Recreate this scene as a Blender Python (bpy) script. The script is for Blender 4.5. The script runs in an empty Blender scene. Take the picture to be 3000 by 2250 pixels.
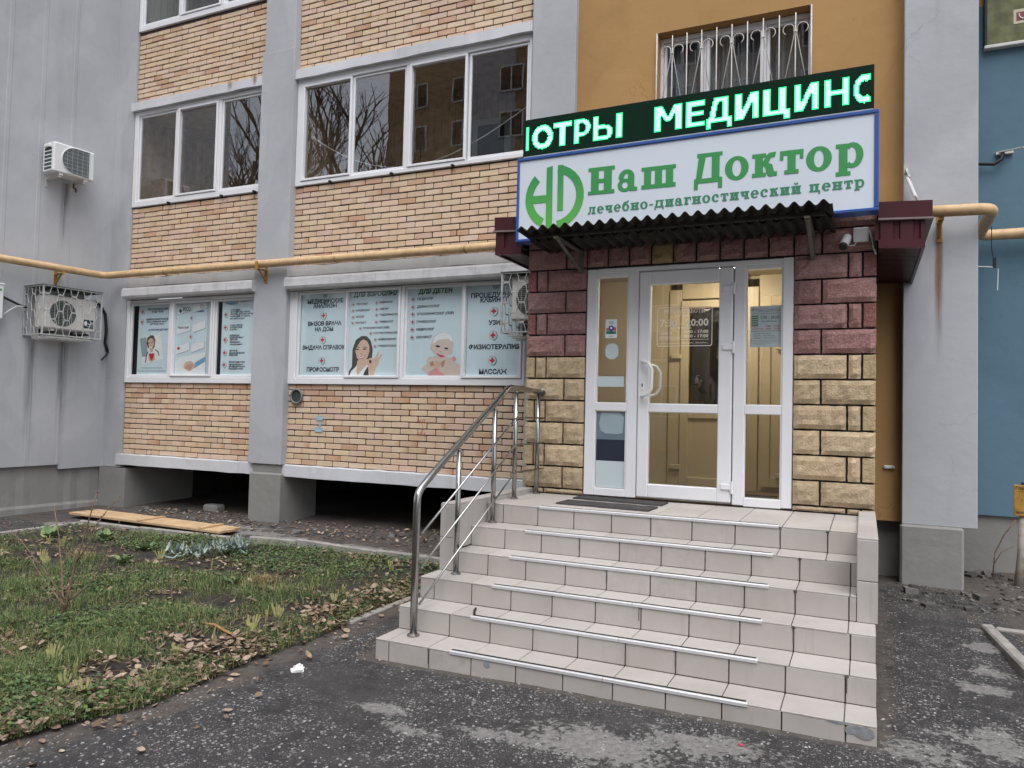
import bpy, bmesh, math, random
from mathutils import Vector, Matrix, noise as mnoise

sc = bpy.context.scene
col = sc.collection
rnd = random.Random(11)
rad = math.radians

# ---------------------------------------------------------------- camera
def look(yaw, pitch, roll):
    a, p, r = rad(yaw), rad(pitch), rad(roll)
    fwd = Vector((math.sin(a)*math.cos(p), math.cos(a)*math.cos(p), math.sin(p)))
    right = Vector((math.cos(a), -math.sin(a), 0))
    up = right.cross(fwd)
    r2 = math.cos(r)*right + math.sin(r)*up
    u2 = -math.sin(r)*right + math.cos(r)*up
    return Matrix((r2, u2, -fwd)).transposed().to_4x4()
cam_d = bpy.data.cameras.new("camera")
cam_d.sensor_width = 36.0
cam_d.lens = 2227.23/3000.0*36.0
cam_d.clip_start = 0.05
cam_d.clip_end = 1000.0
cam = bpy.data.objects.new("camera", cam_d)
cam.matrix_world = Matrix.Translation((-0.0843, -6.4712, 1.6869)) @ look(-24.9128, 2.0762, 1.4013)
col.objects.link(cam)
sc.camera = cam

# ---------------------------------------------------------------- sky, sun, exposure (overcast day)
SUN_EL, SUN_AZ = 62.0, 152.0          # azimuth clockwise from +Y
world = bpy.data.worlds.new("World")
sc.world = world
world.use_nodes = True
wn, wl = world.node_tree.nodes, world.node_tree.links
bg = wn["Background"]
sky = wn.new("ShaderNodeTexSky")
sky.sky_type = 'NISHITA'
sky.sun_disc = False
sky.sun_elevation = rad(SUN_EL)
sky.sun_rotation = rad(SUN_AZ)
sky.air_density = 1.0
sky.dust_density = 2.5
sky.ozone_density = 1.0
hs = wn.new("ShaderNodeHueSaturation")
hs.inputs["Saturation"].default_value = 0.42
wl.new(sky.outputs[0], hs.inputs["Color"])
wl.new(hs.outputs[0], bg.inputs["Color"])
bg.inputs["Strength"].default_value = 0.15
sun_d = bpy.data.lights.new("sun", 'SUN')
sun_d.energy = 1.4
sun_d.angle = rad(60)
sun_d.color = (1.0, 0.99, 0.975)
sun = bpy.data.objects.new("sun", sun_d)
sdir = Vector((math.sin(rad(SUN_AZ))*math.cos(rad(SUN_EL)), math.cos(rad(SUN_AZ))*math.cos(rad(SUN_EL)), math.sin(rad(SUN_EL))))
sun.rotation_euler = sdir.to_track_quat('Z', 'Y').to_euler()
sun.location = (0, -10, 20)
col.objects.link(sun)
vs = sc.view_settings
vs.view_transform = 'Standard'
vs.look = 'None'
vs.exposure = 0.70
vs.gamma = 1.0
vs.use_curve_mapping = False
sc.cycles.max_bounces = 8
sc.cycles.transparent_max_bounces = 16

# ---------------------------------------------------------------- mesh helpers
class MB:
    def __init__(self):
        self.v, self.f, self.m = [], [], []
    def face(self, pts, mi=0):
        b = len(self.v)
        self.v += [tuple(p) for p in pts]
        self.f.append(tuple(range(b, b+len(pts))))
        self.m.append(mi)
        return self
    def box(self, x0, x1, y0, y1, z0, z1, mi=0):
        b = len(self.v)
        self.v += [(x, y, z) for z in (z0, z1) for y in (y0, y1) for x in (x0, x1)]
        for q in ((0, 2, 3, 1), (4, 5, 7, 6), (0, 1, 5, 4), (2, 6, 7, 3), (0, 4, 6, 2), (1, 3, 7, 5)):
            self.f.append(tuple(b+i for i in q)); self.m.append(mi)
        return self
    def cbox(self, x0, x1, y0, y1, z0, z1, c=.004, mi=0):
        """box with chamfered edges"""
        c = min(c, (x1-x0)*.3, (y1-y0)*.3, (z1-z0)*.3)
        pts = []
        for (cx, cy, cz) in ((c, c, 0), (c, 0, c), (0, c, c)):
            for sx in (0, 1):
                for sy in (0, 1):
                    for sz in (0, 1):
                        pts.append(((x0+cx, x1-cx)[sx], (y0+cy, y1-cy)[sy], (z0+cz, z1-cz)[sz]))
        bm = bmesh.new()
        for p in pts: bm.verts.new(p)
        bmesh.ops.convex_hull(bm, input=bm.verts)
        bmesh.ops.dissolve_limit(bm, angle_limit=.01, verts=bm.verts, edges=bm.edges)
        b = len(self.v)
        bm.verts.index_update()
        self.v += [tuple(v.co) for v in bm.verts]
        for f in bm.faces:
            self.f.append(tuple(b+v.index for v in f.verts)); self.m.append(mi)
        bm.free()
        return self
    def tube(self, pts, r, seg=8, mi=0, caps=True, closed=False):
        pts = [Vector(p) for p in pts]
        n = len(pts)
        rs = r if isinstance(r, (list, tuple)) else [r]*n
        b = len(self.v)
        prev = None
        for i, p in enumerate(pts):
            if closed:
                t = (pts[(i+1) % n]-pts[i-1])
            elif i == 0: t = pts[1]-pts[0]
            elif i == n-1: t = pts[-1]-pts[-2]
            else: t = (pts[i+1]-p).normalized()+(p-pts[i-1]).normalized()
            t = t.normalized() if t.length > 1e-9 else Vector((0, 0, 1))
            if prev is None:
                u = t.orthogonal().normalized()
            else:
                u = prev-t*prev.dot(t)
                u = u.normalized() if u.length > 1e-6 else t.orthogonal().normalized()
            prev = u
            w = t.cross(u)
            for k in range(seg):
                a = 2*math.pi*k/seg
                self.v.append(tuple(p+rs[i]*(math.cos(a)*u+math.sin(a)*w)))
        for i in range(n if closed else n-1):
            j = (i+1) % n
            for k in range(seg):
                k2 = (k+1) % seg
                self.f.append((b+i*seg+k, b+i*seg+k2, b+j*seg+k2, b+j*seg+k)); self.m.append(mi)
        if caps and not closed:
            self.f.append(tuple(b+k for k in reversed(range(seg)))); self.m.append(mi)
            self.f.append(tuple(b+(n-1)*seg+k for k in range(seg))); self.m.append(mi)
        return self
    def ball(self, c, r, seg=10, rings=6, mi=0, sc=(1, 1, 1)):
        b = len(self.v)
        c = Vector(c)
        for i in range(rings+1):
            th = math.pi*i/rings
            for k in range(seg):
                a = 2*math.pi*k/seg
                self.v.append((c.x+r*sc[0]*math.sin(th)*math.cos(a), c.y+r*sc[1]*math.sin(th)*math.sin(a), c.z+r*sc[2]*math.cos(th)))
        for i in range(rings):
            for k in range(seg):
                k2 = (k+1) % seg
                self.f.append((b+i*seg+k, b+(i+1)*seg+k, b+(i+1)*seg+k2, b+i*seg+k2)); self.m.append(mi)
        return self
    def prism(self, prof, axis, a0, a1, mi=0):
        """extrude a closed 2-D profile along axis 'x' (prof=(y,z)), 'y' (prof=(x,z)) or 'z' (prof=(x,y))"""
        def P(q, a):
            return {'x': (a, q[0], q[1]), 'y': (q[0], a, q[1]), 'z': (q[0], q[1], a)}[axis]
        b = len(self.v); n = len(prof)
        self.v += [P(q, a0) for q in prof]+[P(q, a1) for q in prof]
        for i in range(n):
            j = (i+1) % n
            self.f.append((b+i, b+j, b+n+j, b+n+i)); self.m.append(mi)
        self.f.append(tuple(b+i for i in reversed(range(n)))); self.m.append(mi)
        self.f.append(tuple(b+n+i for i in range(n))); self.m.append(mi)
        return self
    def xf(self, M, start=0):
        self.v[start:] = [tuple(M @ Vector(p)) for p in self.v[start:]]
        return self
    def mesh(self, name, mats, smooth=False, fix=True):
        me = bpy.data.meshes.new(name)
        me.from_pydata(self.v, [], self.f)
        if not isinstance(mats, (list, tuple)): mats = [mats]
        for m in mats: me.materials.append(m)
        if len(mats) > 1: me.polygons.foreach_set("material_index", self.m)
        if fix and len(self.f) < 20000:
            bm = bmesh.new(); bm.from_mesh(me)
            bmesh.ops.recalc_face_normals(bm, faces=bm.faces)
            bm.to_mesh(me); bm.free()
        if smooth: me.polygons.foreach_set("use_smooth", [True]*len(me.polygons))
        me.update()
        return me
    def build(self, name, mats, parent=None, smooth=False, fix=True, loc=None):
        o = bpy.data.objects.new(name, self.mesh(name, mats, smooth, fix))
        return link(o, parent, loc)

LOC = {}
def link(o, parent=None, loc=None):
    col.objects.link(o)
    w = Vector(loc) if loc is not None else Vector((0, 0, 0))
    if parent is not None:
        o.parent = parent
        o.location = w-LOC[parent.name]
    else:
        o.location = w
    LOC[o.name] = w
    return o
def tag(o, label=None, cat=None, group=None, kind=None):
    if label: o["label"] = label
    if cat: o["category"] = cat
    if group: o["group"] = group
    if kind: o["kind"] = kind
    return o
def thing(name, label, cat, loc=(0, 0, 0), group=None):
    o = bpy.data.objects.new(name, None)
    o.empty_display_size = .2
    link(o, None, loc)
    return tag(o, label, cat, group)
def inst(name, me, parent, loc, rot=None, scale=None):
    o = link(bpy.data.objects.new(name, me), parent, loc)
    if rot: o.rotation_euler = rot
    if scale: o.scale = scale
    return o
# everything is laid out in metres: X along the facade, Y into the building, Z up
def G(x, y):
    """ground height"""
    return .1463+.0102*max(-14, min(6, x))+.0232*max(-7, min(4, y))
CO = Vector((-10.85, 1.66, 0)); _a = rad(85)
LD = -Vector((math.cos(_a), math.sin(_a), 0)); LN = Vector((math.sin(_a), -math.cos(_a), 0))
LM = Matrix(((LD.x, LN.x, 0, CO.x), (LD.y, LN.y, 0, CO.y), (0, 0, 1, 0), (0, 0, 0, 1)))   # (along left wall, out of it, up) -> world
def LW(s, o, z): return LM @ Vector((s, o, z))

# ---------------------------------------------------------------- material helpers
def srgb(r, g, b):
    f = lambda c: ((c/255+.055)/1.055)**2.4 if c > 10 else c/255/12.92
    return (f(r), f(g), f(b))
def new_mat(name):
    m = bpy.data.materials.new(name); m.use_nodes = True
    nt = m.node_tree
    return m, nt, nt.nodes, nt.links, nt.nodes["Principled BSDF"]
def nd(nt, typ, **kw):
    n = nt.nodes.new(typ)
    for k, v in kw.items():
        if k.startswith("i_"): n.inputs[k[2:].replace("_", " ")].default_value = v
        else: setattr(n, k, v)
    return n
def math_n(nt, op, a, b=None, clamp=False):
    n = nt.nodes.new("ShaderNodeMath"); n.operation = op; n.use_clamp = clamp
    for i, x in enumerate((a, b)):
        if x is None: continue
        if isinstance(x, (int, float)): n.inputs[i].default_value = x
        else: nt.links.new(x, n.inputs[i])
    return n.outputs[0]
def mix_n(nt, fac, a, b, blend='MIX'):
    n = nt.nodes.new("ShaderNodeMix"); n.data_type = 'RGBA'; n.blend_type = blend
    for i, x in ((0, fac), (6, a), (7, b)):
        if isinstance(x, (int, float)): n.inputs[i].default_value = x
        elif isinstance(x, tuple): n.inputs[i].default_value = (*x[:3], 1)
        else: nt.links.new(x, n.inputs[i])
    return n.outputs[2]
def ramp_n(nt, src, lo, hi):
    n = nt.nodes.new("ShaderNodeMapRange"); n.clamp = True
    n.inputs[1].default_value = lo; n.inputs[2].default_value = hi
    nt.links.new(src, n.inputs[0])
    return n.outputs[0]
def noise_n(nt, vec, scale, detail=4, rough=.55, w=None):
    n = nt.nodes.new("ShaderNodeTexNoise")
    n.inputs["Scale"].default_value = scale; n.inputs["Detail"].default_value = detail; n.inputs["Roughness"].default_value = rough
    nt.links.new(vec, n.inputs["Vector"])
    return n.outputs[0]
def pos_n(nt, scale=None):
    g = nt.nodes.new("ShaderNodeNewGeometry").outputs["Position"]
    if scale:
        m = nt.nodes.new("ShaderNodeMapping"); m.inputs["Scale"].default_value = scale
        nt.links.new(g, m.inputs["Vector"]); return m.outputs[0]
    return g
def bump_n(nt, h, strength, dist=.01):
    b = nt.nodes.new("ShaderNodeBump"); b.inputs["Strength"].default_value = strength; b.inputs["Distance"].default_value = dist
    nt.links.new(h, b.inputs["Height"]); return b.outputs[0]
def M(name, c, rough=.7, var=.12, scale=3.0, bump=0., bscale=60., metal=0., spec=.4, rand=0., dirt=None, dscale=1.5, island=False):
    m, nt, n, l, b = new_mat(name)
    p = pos_n(nt)
    n1 = noise_n(nt, p, scale, 5)
    lo = tuple(x*(1-var) for x in c); hi = tuple(min(1, x*(1+var)) for x in c)
    cc = mix_n(nt, ramp_n(nt, n1, .3, .7), lo, hi)
    if dirt:
        n3 = noise_n(nt, p, dscale, 6, .65)
        cc = mix_n(nt, math_n(nt, 'MULTIPLY', ramp_n(nt, n3, .5, .75), dirt[3]), cc, dirt[:3])
    if rand:
        if island: rv = nt.nodes.new("ShaderNodeNewGeometry").outputs["Random Per Island"]
        else: rv = nt.nodes.new("ShaderNodeObjectInfo").outputs["Random"]
        h = nt.nodes.new("ShaderNodeHueSaturation")
        l.new(cc, h.inputs["Color"])
        l.new(math_n(nt, 'ADD', math_n(nt, 'MULTIPLY', rv, 2*rand), 1-rand), h.inputs["Value"])
        cc = h.outputs[0]
    l.new(cc, b.inputs["Base Color"])
    b.inputs["Roughness"].default_value = rough
    b.inputs["Metallic"].default_value = metal
    b.inputs["Specular IOR Level"].default_value = spec
    if bump:
        l.new(bump_n(nt, noise_n(nt, p, bscale, 3), bump), b.inputs["Normal"])
    return m
def EM(name, c, s):
    m, nt, n, l, b = new_mat(name)
    b.inputs["Base Color"].default_value = (*c, 1)
    b.inputs["Emission Color"].default_value = (*c, 1)
    b.inputs["Emission Strength"].default_value = s
    return m
def glass_mat(name, tint=(.9, .93, .93), refl=.06):
    m, nt, n, l, b = new_mat(name)
    out = n["Material Output"]; n.remove(b)
    tr = n.new("ShaderNodeBsdfTransparent"); tr.inputs[0].default_value = (*tint, 1)
    gl = n.new("ShaderNodeBsdfGlossy"); gl.inputs["Roughness"].default_value = .0
    lw_ = n.new("ShaderNodeLayerWeight"); lw_.inputs[0].default_value = .5
    f5 = math_n(nt, 'POWER', lw_.outputs["Facing"], 4.0)
    g2 = noise_n(nt, pos_n(nt), 1.6, 1)
    bn = bump_n(nt, g2, .012, .05)
    l.new(bn, gl.inputs["Normal"])
    mx = n.new("ShaderNodeMixShader")
    l.new(math_n(nt, 'ADD', math_n(nt, 'MULTIPLY', f5, .6), refl, True), mx.inputs[0])
    l.new(tr.outputs[0], mx.inputs[1]); l.new(gl.outputs[0], mx.inputs[2]); l.new(mx.outputs[0], out.inputs[0])
    return m

# ---------------------------------------------------------------- materials
def plaster(name, c, streak=.5, stain=(.24, .23, .22), bump=.25):
    m, nt, n, l, b = new_mat(name)
    p = pos_n(nt)
    big = noise_n(nt, p, .9, 5, .6)
    fine = noise_n(nt, p, 9, 5, .6)
    st = noise_n(nt, pos_n(nt, (3.5, 3.5, .35)), 1.0, 4, .6)
    cc = mix_n(nt, ramp_n(nt, big, .3, .7), tuple(x*.88 for x in c), tuple(x*1.08 for x in c))
    cc = mix_n(nt, math_n(nt, 'MULTIPLY', ramp_n(nt, fine, .45, .75), .18), cc, tuple(x*.72 for x in c))
    cc = mix_n(nt, math_n(nt, 'MULTIPLY', ramp_n(nt, st, .56, .8), streak), cc, stain)
    # patch repairs and hairline cracks
    pa = noise_n(nt, pos_n(nt, (1, 1, .7)), .75, 2, .4)
    cc = mix_n(nt, math_n(nt, 'MULTIPLY', ramp_n(nt, math_n(nt, 'ADD', pa, math_n(nt, 'MULTIPLY', fine, .05)), .565, .58), .35), cc, tuple(x*1.13 for x in c))
    cc = mix_n(nt, math_n(nt, 'MULTIPLY', math_n(nt, 'SUBTRACT', 1.0, ramp_n(nt, math_n(nt, 'ADD', pa, math_n(nt, 'MULTIPLY', fine, .05)), .455, .468)), .30), cc, tuple(x*.82 for x in c))
    vc = n.new("ShaderNodeTexVoronoi"); vc.feature = 'DISTANCE_TO_EDGE'; vc.inputs["Scale"].default_value = .9
    wv = n.new("ShaderNodeVectorMath"); wv.operation = 'MULTIPLY_ADD'; wn_ = n.new("ShaderNodeTexNoise"); wn_.inputs["Scale"].default_value = 4; wn_.inputs["Detail"].default_value = 5
    l.new(p, wn_.inputs["Vector"]); l.new(wn_.outputs["Color"], wv.inputs[0]); wv.inputs[1].default_value = (.35, .35, .35); l.new(p, wv.inputs[2]); l.new(wv.outputs[0], vc.inputs["Vector"])
    ck = math_n(nt, 'MULTIPLY', math_n(nt, 'SUBTRACT', 1.0, ramp_n(nt, vc.outputs["Distance"], .0015, .006)), ramp_n(nt, big, .57, .68))
    cc = mix_n(nt, math_n(nt, 'MULTIPLY', ck, .32), cc, tuple(x*.35 for x in c))
    sp = noise_n(nt, p, 26, 2, .5)
    cc = mix_n(nt, math_n(nt, 'MULTIPLY', ramp_n(nt, sp, .7, .8), .35), cc, tuple(x*.5 for x in c))
    l.new(cc, b.inputs["Base Color"])
    b.inputs["Roughness"].default_value = .88
    b.inputs["Specular IOR Level"].default_value = .25
    h = math_n(nt, 'ADD', noise_n(nt, p, 3, 4), math_n(nt, 'MULTIPLY', noise_n(nt, p, 38, 2), .06))
    l.new(bump_n(nt, h, bump, .03), b.inputs["Normal"])
    return m
m_grey = plaster("grey_plaster", (.425, .437, .462), .3)
m_greyw = plaster("white_painted_concrete", (.56, .57, .60), .45)
m_slab = plaster("grey_concrete_beam", (.40, .40, .40), .6, (.16, .155, .15), .5)
m_conc = plaster("raw_concrete", (.255, .250, .240), .5, (.12, .115, .11), .6)
m_orange = plaster("ochre_plaster", (.40, .238, .098), .15, (.26, .15, .06))
m_blue = plaster("blue_plaster", (.105, .185, .245), .35, (.07, .12, .155))
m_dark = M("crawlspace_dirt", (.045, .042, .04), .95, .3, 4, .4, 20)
m_white = M("white_pvc", (.74, .745, .77), .32, .03, 2, 0, spec=.5)
m_whited = M("white_pvc_weathered", (.66, .66, .67), .4, .06, 4, 0, dirt=(.38, .37, .36, .35), dscale=6)
m_alu = M("shutter_box_enamel", (.60, .60, .61), .38, .08, 6, 0, dirt=(.34, .33, .33, .6), dscale=5)
m_black = M("black_rubber", (.012, .012, .013), .65, .2, 20, .2, 150)
m_steel = M("polished_steel", (.36, .352, .34), .26, .08, 30, 0, metal=1.0)
m_alum = M("brushed_aluminium", (.62, .62, .63), .38, .05, 40, 0, metal=.25)
m_maroon = M("maroon_sheet_metal", (.060, .012, .018), .38, .15, 3, 0, spec=.5)
m_bluefr = M("blue_sign_frame", (.035, .095, .33), .35, .1, 5, 0, spec=.5)
m_signw = M("sign_face_acrylic", (.64, .70, .77), .3, .02, 1, 0, spec=.5)
m_green = M("green_sign_film", (.045, .285, .082), .5, .03, 2, 0)
m_ondulin = M("weathered_corrugated_sheet", (.022, .020, .016), .85, .5, 5, .3, 60, dirt=(.06, .045, .035, .5), dscale=7)
m_yellowpipe = M("yellow_gas_pipe_paint", (.58, .40, .225), .5, .14, 9, .25, 30, dirt=(.36, .20, .09, .6), dscale=11)
m_yellowdk = M("weathered_yellow_paint", (.36, .20, .035), .6, .25, 9, .2, 50, dirt=(.12, .06, .03, .7), dscale=10)
m_iron = M("white_painted_iron", (.52, .51, .48), .5, .1, 12, .1, 90, dirt=(.30, .15, .07, .45), dscale=8)
m_cage = M("galvanised_grille", (.44, .45, .44), .5, .15, 10, 0, dirt=(.22, .2, .18, .5), dscale=8)
m_acw = M("aged_white_enamel", (.60, .59, .57), .4, .05, 4, 0, dirt=(.40, .38, .34, .5), dscale=5)
m_acnew = M("clean_white_enamel", (.72, .73, .74), .35, .03, 4, 0)
m_fin = M("dark_coil_fins", (.045, .06, .062), .6, .3, 30, .3, 120)
m_mesh = M("grey_grille_plastic", (.115, .135, .145), .55, .15, 12, .3, 180)
m_wire = M("black_cable", (.012, .012, .014), .55, .2, 10)
m_wirew = M("white_cable", (.62, .62, .62), .5, .05, 10)
m_mortar = M("dark_mortar", (.075, .058, .048), .95, .35, 12, .5, 80)
m_mortarb = M("dark_block_joint", (.028, .026, .026), .95, .3, 12, .5, 80)
m_void = M("dark_interior", (.02, .02, .022), .9, .2, 3)  # near-black colour stands in for unlit depth
m_tan = M("cream_interior_paint", (.52, .44, .30), .6, .05, 2)
m_tan2 = M("cream_interior_frame", (.62, .53, .37), .4, .04, 2)
m_roomw = M("pale_room_wall", (.42, .44, .38), .8, .05, 1)
m_woodin = M("loggia_wood_lining", (.46, .33, .22), .6, .25, 7, .2, 30, dirt=(.10, .05, .025, .7), dscale=9)
m_glass = glass_mat("window_glass", (.95, .96, .96), .13)
m_glassd = glass_mat("door_glass", (.95, .96, .95), .07)
m_glassp = glass_mat("poster_window_glass", (.97, .975, .975), .025)
m_rust = M("rust_stain_metal", (.20, .075, .03), .85, .35, 12, .3, 60)
m_wood = M("pale_pine_board", (.52, .365, .215), .7, .15, 5, .2, 60, dirt=(.28, .16, .08, .45), dscale=7)

def brick_mat():
    m, nt, n, l, b = new_mat("buff_facing_brick")
    oi = n.new("ShaderNodeObjectInfo")
    tc = n.new("ShaderNodeTexCoord")
    p = pos_n(nt)
    ns = noise_n(nt, p, 7, 5, .6)
    cc = mix_n(nt, ramp_n(nt, ns, .35, .7), oi.outputs["Color"], mix_n(nt, 1.0, oi.outputs["Color"], (.93, .86, .80), 'MULTIPLY'))
    # burnt orange flush running in from one end of some bricks
    sx = n.new("ShaderNodeSeparateXYZ"); l.new(tc.outputs["Object"], sx.inputs[0])
    end = ramp_n(nt, math_n(nt, 'ADD', sx.outputs[0], math_n(nt, 'MULTIPLY', ns, .12)), .09, .19)
    on = math_n(nt, 'GREATER_THAN', oi.outputs["Random"], .86)
    cc = mix_n(nt, math_n(nt, 'MULTIPLY', math_n(nt, 'MULTIPLY', end, on), .55), cc, (.44, .22, .10))
    gr = noise_n(nt, p, 60, 3, .6)
    cc = mix_n(nt, math_n(nt, 'MULTIPLY', ramp_n(nt, gr, .66, .8), .18), cc, (.22, .14, .10))
    pat = ramp_n(nt, noise_n(nt, p, 1.7, 4, .6), .58, .8)
    cc = mix_n(nt, math_n(nt, 'MULTIPLY', pat, .25), cc, (.42, .33, .26))
    l.new(cc, b.inputs["Base Color"])
    b.inputs["Roughness"].default_value = .8
    b.inputs["Specular IOR Level"].default_value = .3
    l.new(bump_n(nt, math_n(nt, 'ADD', gr, math_n(nt, 'MULTIPLY', ns, .8)), .25, .006), b.inputs["Normal"])
    return m
m_brick = brick_mat()
def block_mat(name):
    """split-faced concrete block, object colour gives red or yellow"""
    m, nt, n, l, b = new_mat(name)
    oi = n.new("ShaderNodeObjectInfo")
    p = pos_n(nt)
    n1 = noise_n(nt, p, 16, 5, .7); n2 = noise_n(nt, p, 62, 4, .7)
    dark = mix_n(nt, 1.0, oi.outputs["Color"], (.74, .70, .68), 'MULTIPLY')
    lite = mix_n(nt, .35, oi.outputs["Color"], (.72, .62, .58))
    cc = mix_n(nt, ramp_n(nt, n1, .35, .68), dark, oi.outputs["Color"])
    cc = mix_n(nt, math_n(nt, 'MULTIPLY', ramp_n(nt, n2, .52, .66), .6), cc, lite)
    l.new(cc, b.inputs["Base Color"])
    b.inputs["Roughness"].default_value = .72
    b.inputs["Specular IOR Level"].default_value = .35
    h = math_n(nt, 'ADD', n2, math_n(nt, 'MULTIPLY', n1, 1.2))
    l.new(bump_n(nt, h, .8, .016), b.inputs["Normal"])
    return m
m_block = block_mat("split_face_block")
m_blocks = M("smooth_block_red", (.24, .088, .078), .8, .15, 12, .2, 60)
m_blocksy = M("smooth_block_yellow", (.50, .38, .20), .8, .12, 12, .2, 60)
def tile_mat():
    m, nt, n, l, b = new_mat("beige_floor_tile")
    p = pos_n(nt)
    oi = n.new("ShaderNodeObjectInfo")
    v = math_n(nt, 'ADD', math_n(nt, 'MULTIPLY', oi.outputs["Random"], .10), .95)
    n1 = noise_n(nt, p, 2.2, 5, .6); n2 = noise_n(nt, p, 320, 2, .5)
    cc = mix_n(nt, ramp_n(nt, n1, .3, .75), (.385, .355, .33), (.47, .442, .42))
    cc = mix_n(nt, math_n(nt, 'MULTIPLY', ramp_n(nt, n2, .55, .75), .25), cc, (.30, .27, .24))
    dr = ramp_n(nt, noise_n(nt, p, 5.5, 6, .7), .60, .78)
    cc = mix_n(nt, math_n(nt, 'MULTIPLY', dr, .34), cc, (.28, .25, .225))
    dp = ramp_n(nt, noise_n(nt, pos_n(nt, (14, 14, 1.2)), 1.0, 5, .7), .58, .74)
    cc = mix_n(nt, math_n(nt, 'MULTIPLY', dp, .28), cc, (.20, .18, .16))
    sm = ramp_n(nt, noise_n(nt, p, 1.1, 4, .6), .48, .66)
    cc = mix_n(nt, math_n(nt, 'MULTIPLY', math_n(nt, 'MULTIPLY', sm, ramp_n(nt, noise_n(nt, p, 16, 4, .7), .42, .62)), .22), cc, (.19, .165, .14))
    h = n.new("ShaderNodeHueSaturation"); l.new(cc, h.inputs["Color"]); l.new(v, h.inputs["Value"])
    l.new(h.outputs[0], b.inputs["Base Color"])
    l.new(math_n(nt, 'ADD', math_n(nt, 'MULTIPLY', n1, .2), .42), b.inputs["Roughness"])
    b.inputs["Specular IOR Level"].default_value = .4
    l.new(bump_n(nt, n2, .04, .002), b.inputs["Normal"])
    return m
m_tile = tile_mat()
m_grout = M("dark_tile_grout", (.10, .09, .08), .95, .4, 15, .4, 90)

def asphalt_mat():
    m, nt, n, l, b = new_mat("worn_asphalt")
    p = pos_n(nt)
    at = n.new("ShaderNodeAttribute"); at.attribute_name = "wear"
    ad = n.new("ShaderNodeAttribute"); ad.attribute_name = "mud"
    big = noise_n(nt, p, 1.3, 5, .6); mid = noise_n(nt, p, 7, 5, .65); fin = noise_n(nt, p, 120, 3, .6)
    cc = mix_n(nt, ramp_n(nt, mid, .3, .72), (.018, .0175, .019), (.050, .047, .047))
    cc = mix_n(nt, math_n(nt, 'MULTIPLY', ramp_n(nt, fin, .45, .7), .5), cc, (.085, .080, .077))
    stone_h = None
    for scl, thr, rr in ((36, .55, .36), (70, .5, .36), (120, .5, .36), (22, .78, .26)):
        vo = n.new("ShaderNodeTexVoronoi"); vo.inputs["Scale"].default_value = scl; vo.feature = 'F1'
        wv = n.new("ShaderNodeVectorMath"); wv.operation = 'ADD'
        l.new(p, wv.inputs[0])
        nz = n.new("ShaderNodeTexNoise"); nz.inputs["Scale"].default_value = scl*.8; l.new(p, nz.inputs["Vector"])
        s3 = n.new("ShaderNodeVectorMath"); s3.operation = 'SCALE'; l.new(nz.outputs["Color"], s3.inputs[0]); s3.inputs["Scale"].default_value = .45/scl
        l.new(s3.outputs[0], wv.inputs[1]); l.new(wv.outputs[0], vo.inputs["Vector"])
        sp = n.new("ShaderNodeSeparateColor"); l.new(vo.outputs["Color"], sp.inputs[0])
        on = math_n(nt, 'GREATER_THAN', sp.outputs[0], thr)
        near = math_n(nt, 'SUBTRACT', 1.0, ramp_n(nt, vo.outputs["Distance"], rr*.75, rr))
        k = math_n(nt, 'MULTIPLY', on, near)
        dens = math_n(nt, 'MULTIPLY', ramp_n(nt, mid, .32, .55), ramp_n(nt, big, .34, .58))
        k = math_n(nt, 'MULTIPLY', k, dens)
        sc_ = mix_n(nt, sp.outputs[1], (.065, .063, .062), (.40, .39, .38))
        cc = mix_n(nt, k, cc, sc_)
        stone_h = k if stone_h is None else math_n(nt, 'MAXIMUM', stone_h, k)
    mm = ramp_n(nt, math_n(nt, 'ADD', ad.outputs["Fac"], math_n(nt, 'MULTIPLY', math_n(nt, 'SUBTRACT', mid, .5), .8)), .40, .62)
    mud = mix_n(nt, ramp_n(nt, noise_n(nt, p, 18, 5, .6), .3, .7), (.062, .052, .045), (.12, .105, .092))
    cc = mix_n(nt, math_n(nt, 'MULTIPLY', mm, .88), cc, mud)
    # pale worn patches (skim of old concrete showing)
    wmask = ramp_n(nt, math_n(nt, 'ADD', at.outputs["Fac"], math_n(nt, 'ADD', math_n(nt, 'MULTIPLY', math_n(nt, 'SUBTRACT', mid, .5), 1.0), math_n(nt, 'MULTIPLY', math_n(nt, 'SUBTRACT', noise_n(nt, p, 28, 4, .7), .5), .8))), .46, .58)
    pale = mix_n(nt, ramp_n(nt, noise_n(nt, p, 30, 5, .7), .35, .7), (.15, .143, .136), (.30, .288, .275))
    cc = mix_n(nt, math_n(nt, 'MULTIPLY', wmask, .85), cc, pale)
    l.new(cc, b.inputs["Base Color"])
    b.inputs["Roughness"].default_value = .82
    b.inputs["Specular IOR Level"].default_value = .35
    h = math_n(nt, 'ADD', math_n(nt, 'MULTIPLY', stone_h, .5), math_n(nt, 'ADD', math_n(nt, 'MULTIPLY', fin, .5), mid))
    l.new(bump_n(nt, h, .8, .012), b.inputs["Normal"])
    return m
m_asph = asphalt_mat()
m_soil = M("damp_black_soil", (.030, .025, .021), .95, .45, 9, .9, 45, dirt=(.085, .065, .045, .6), dscale=5)

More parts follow.
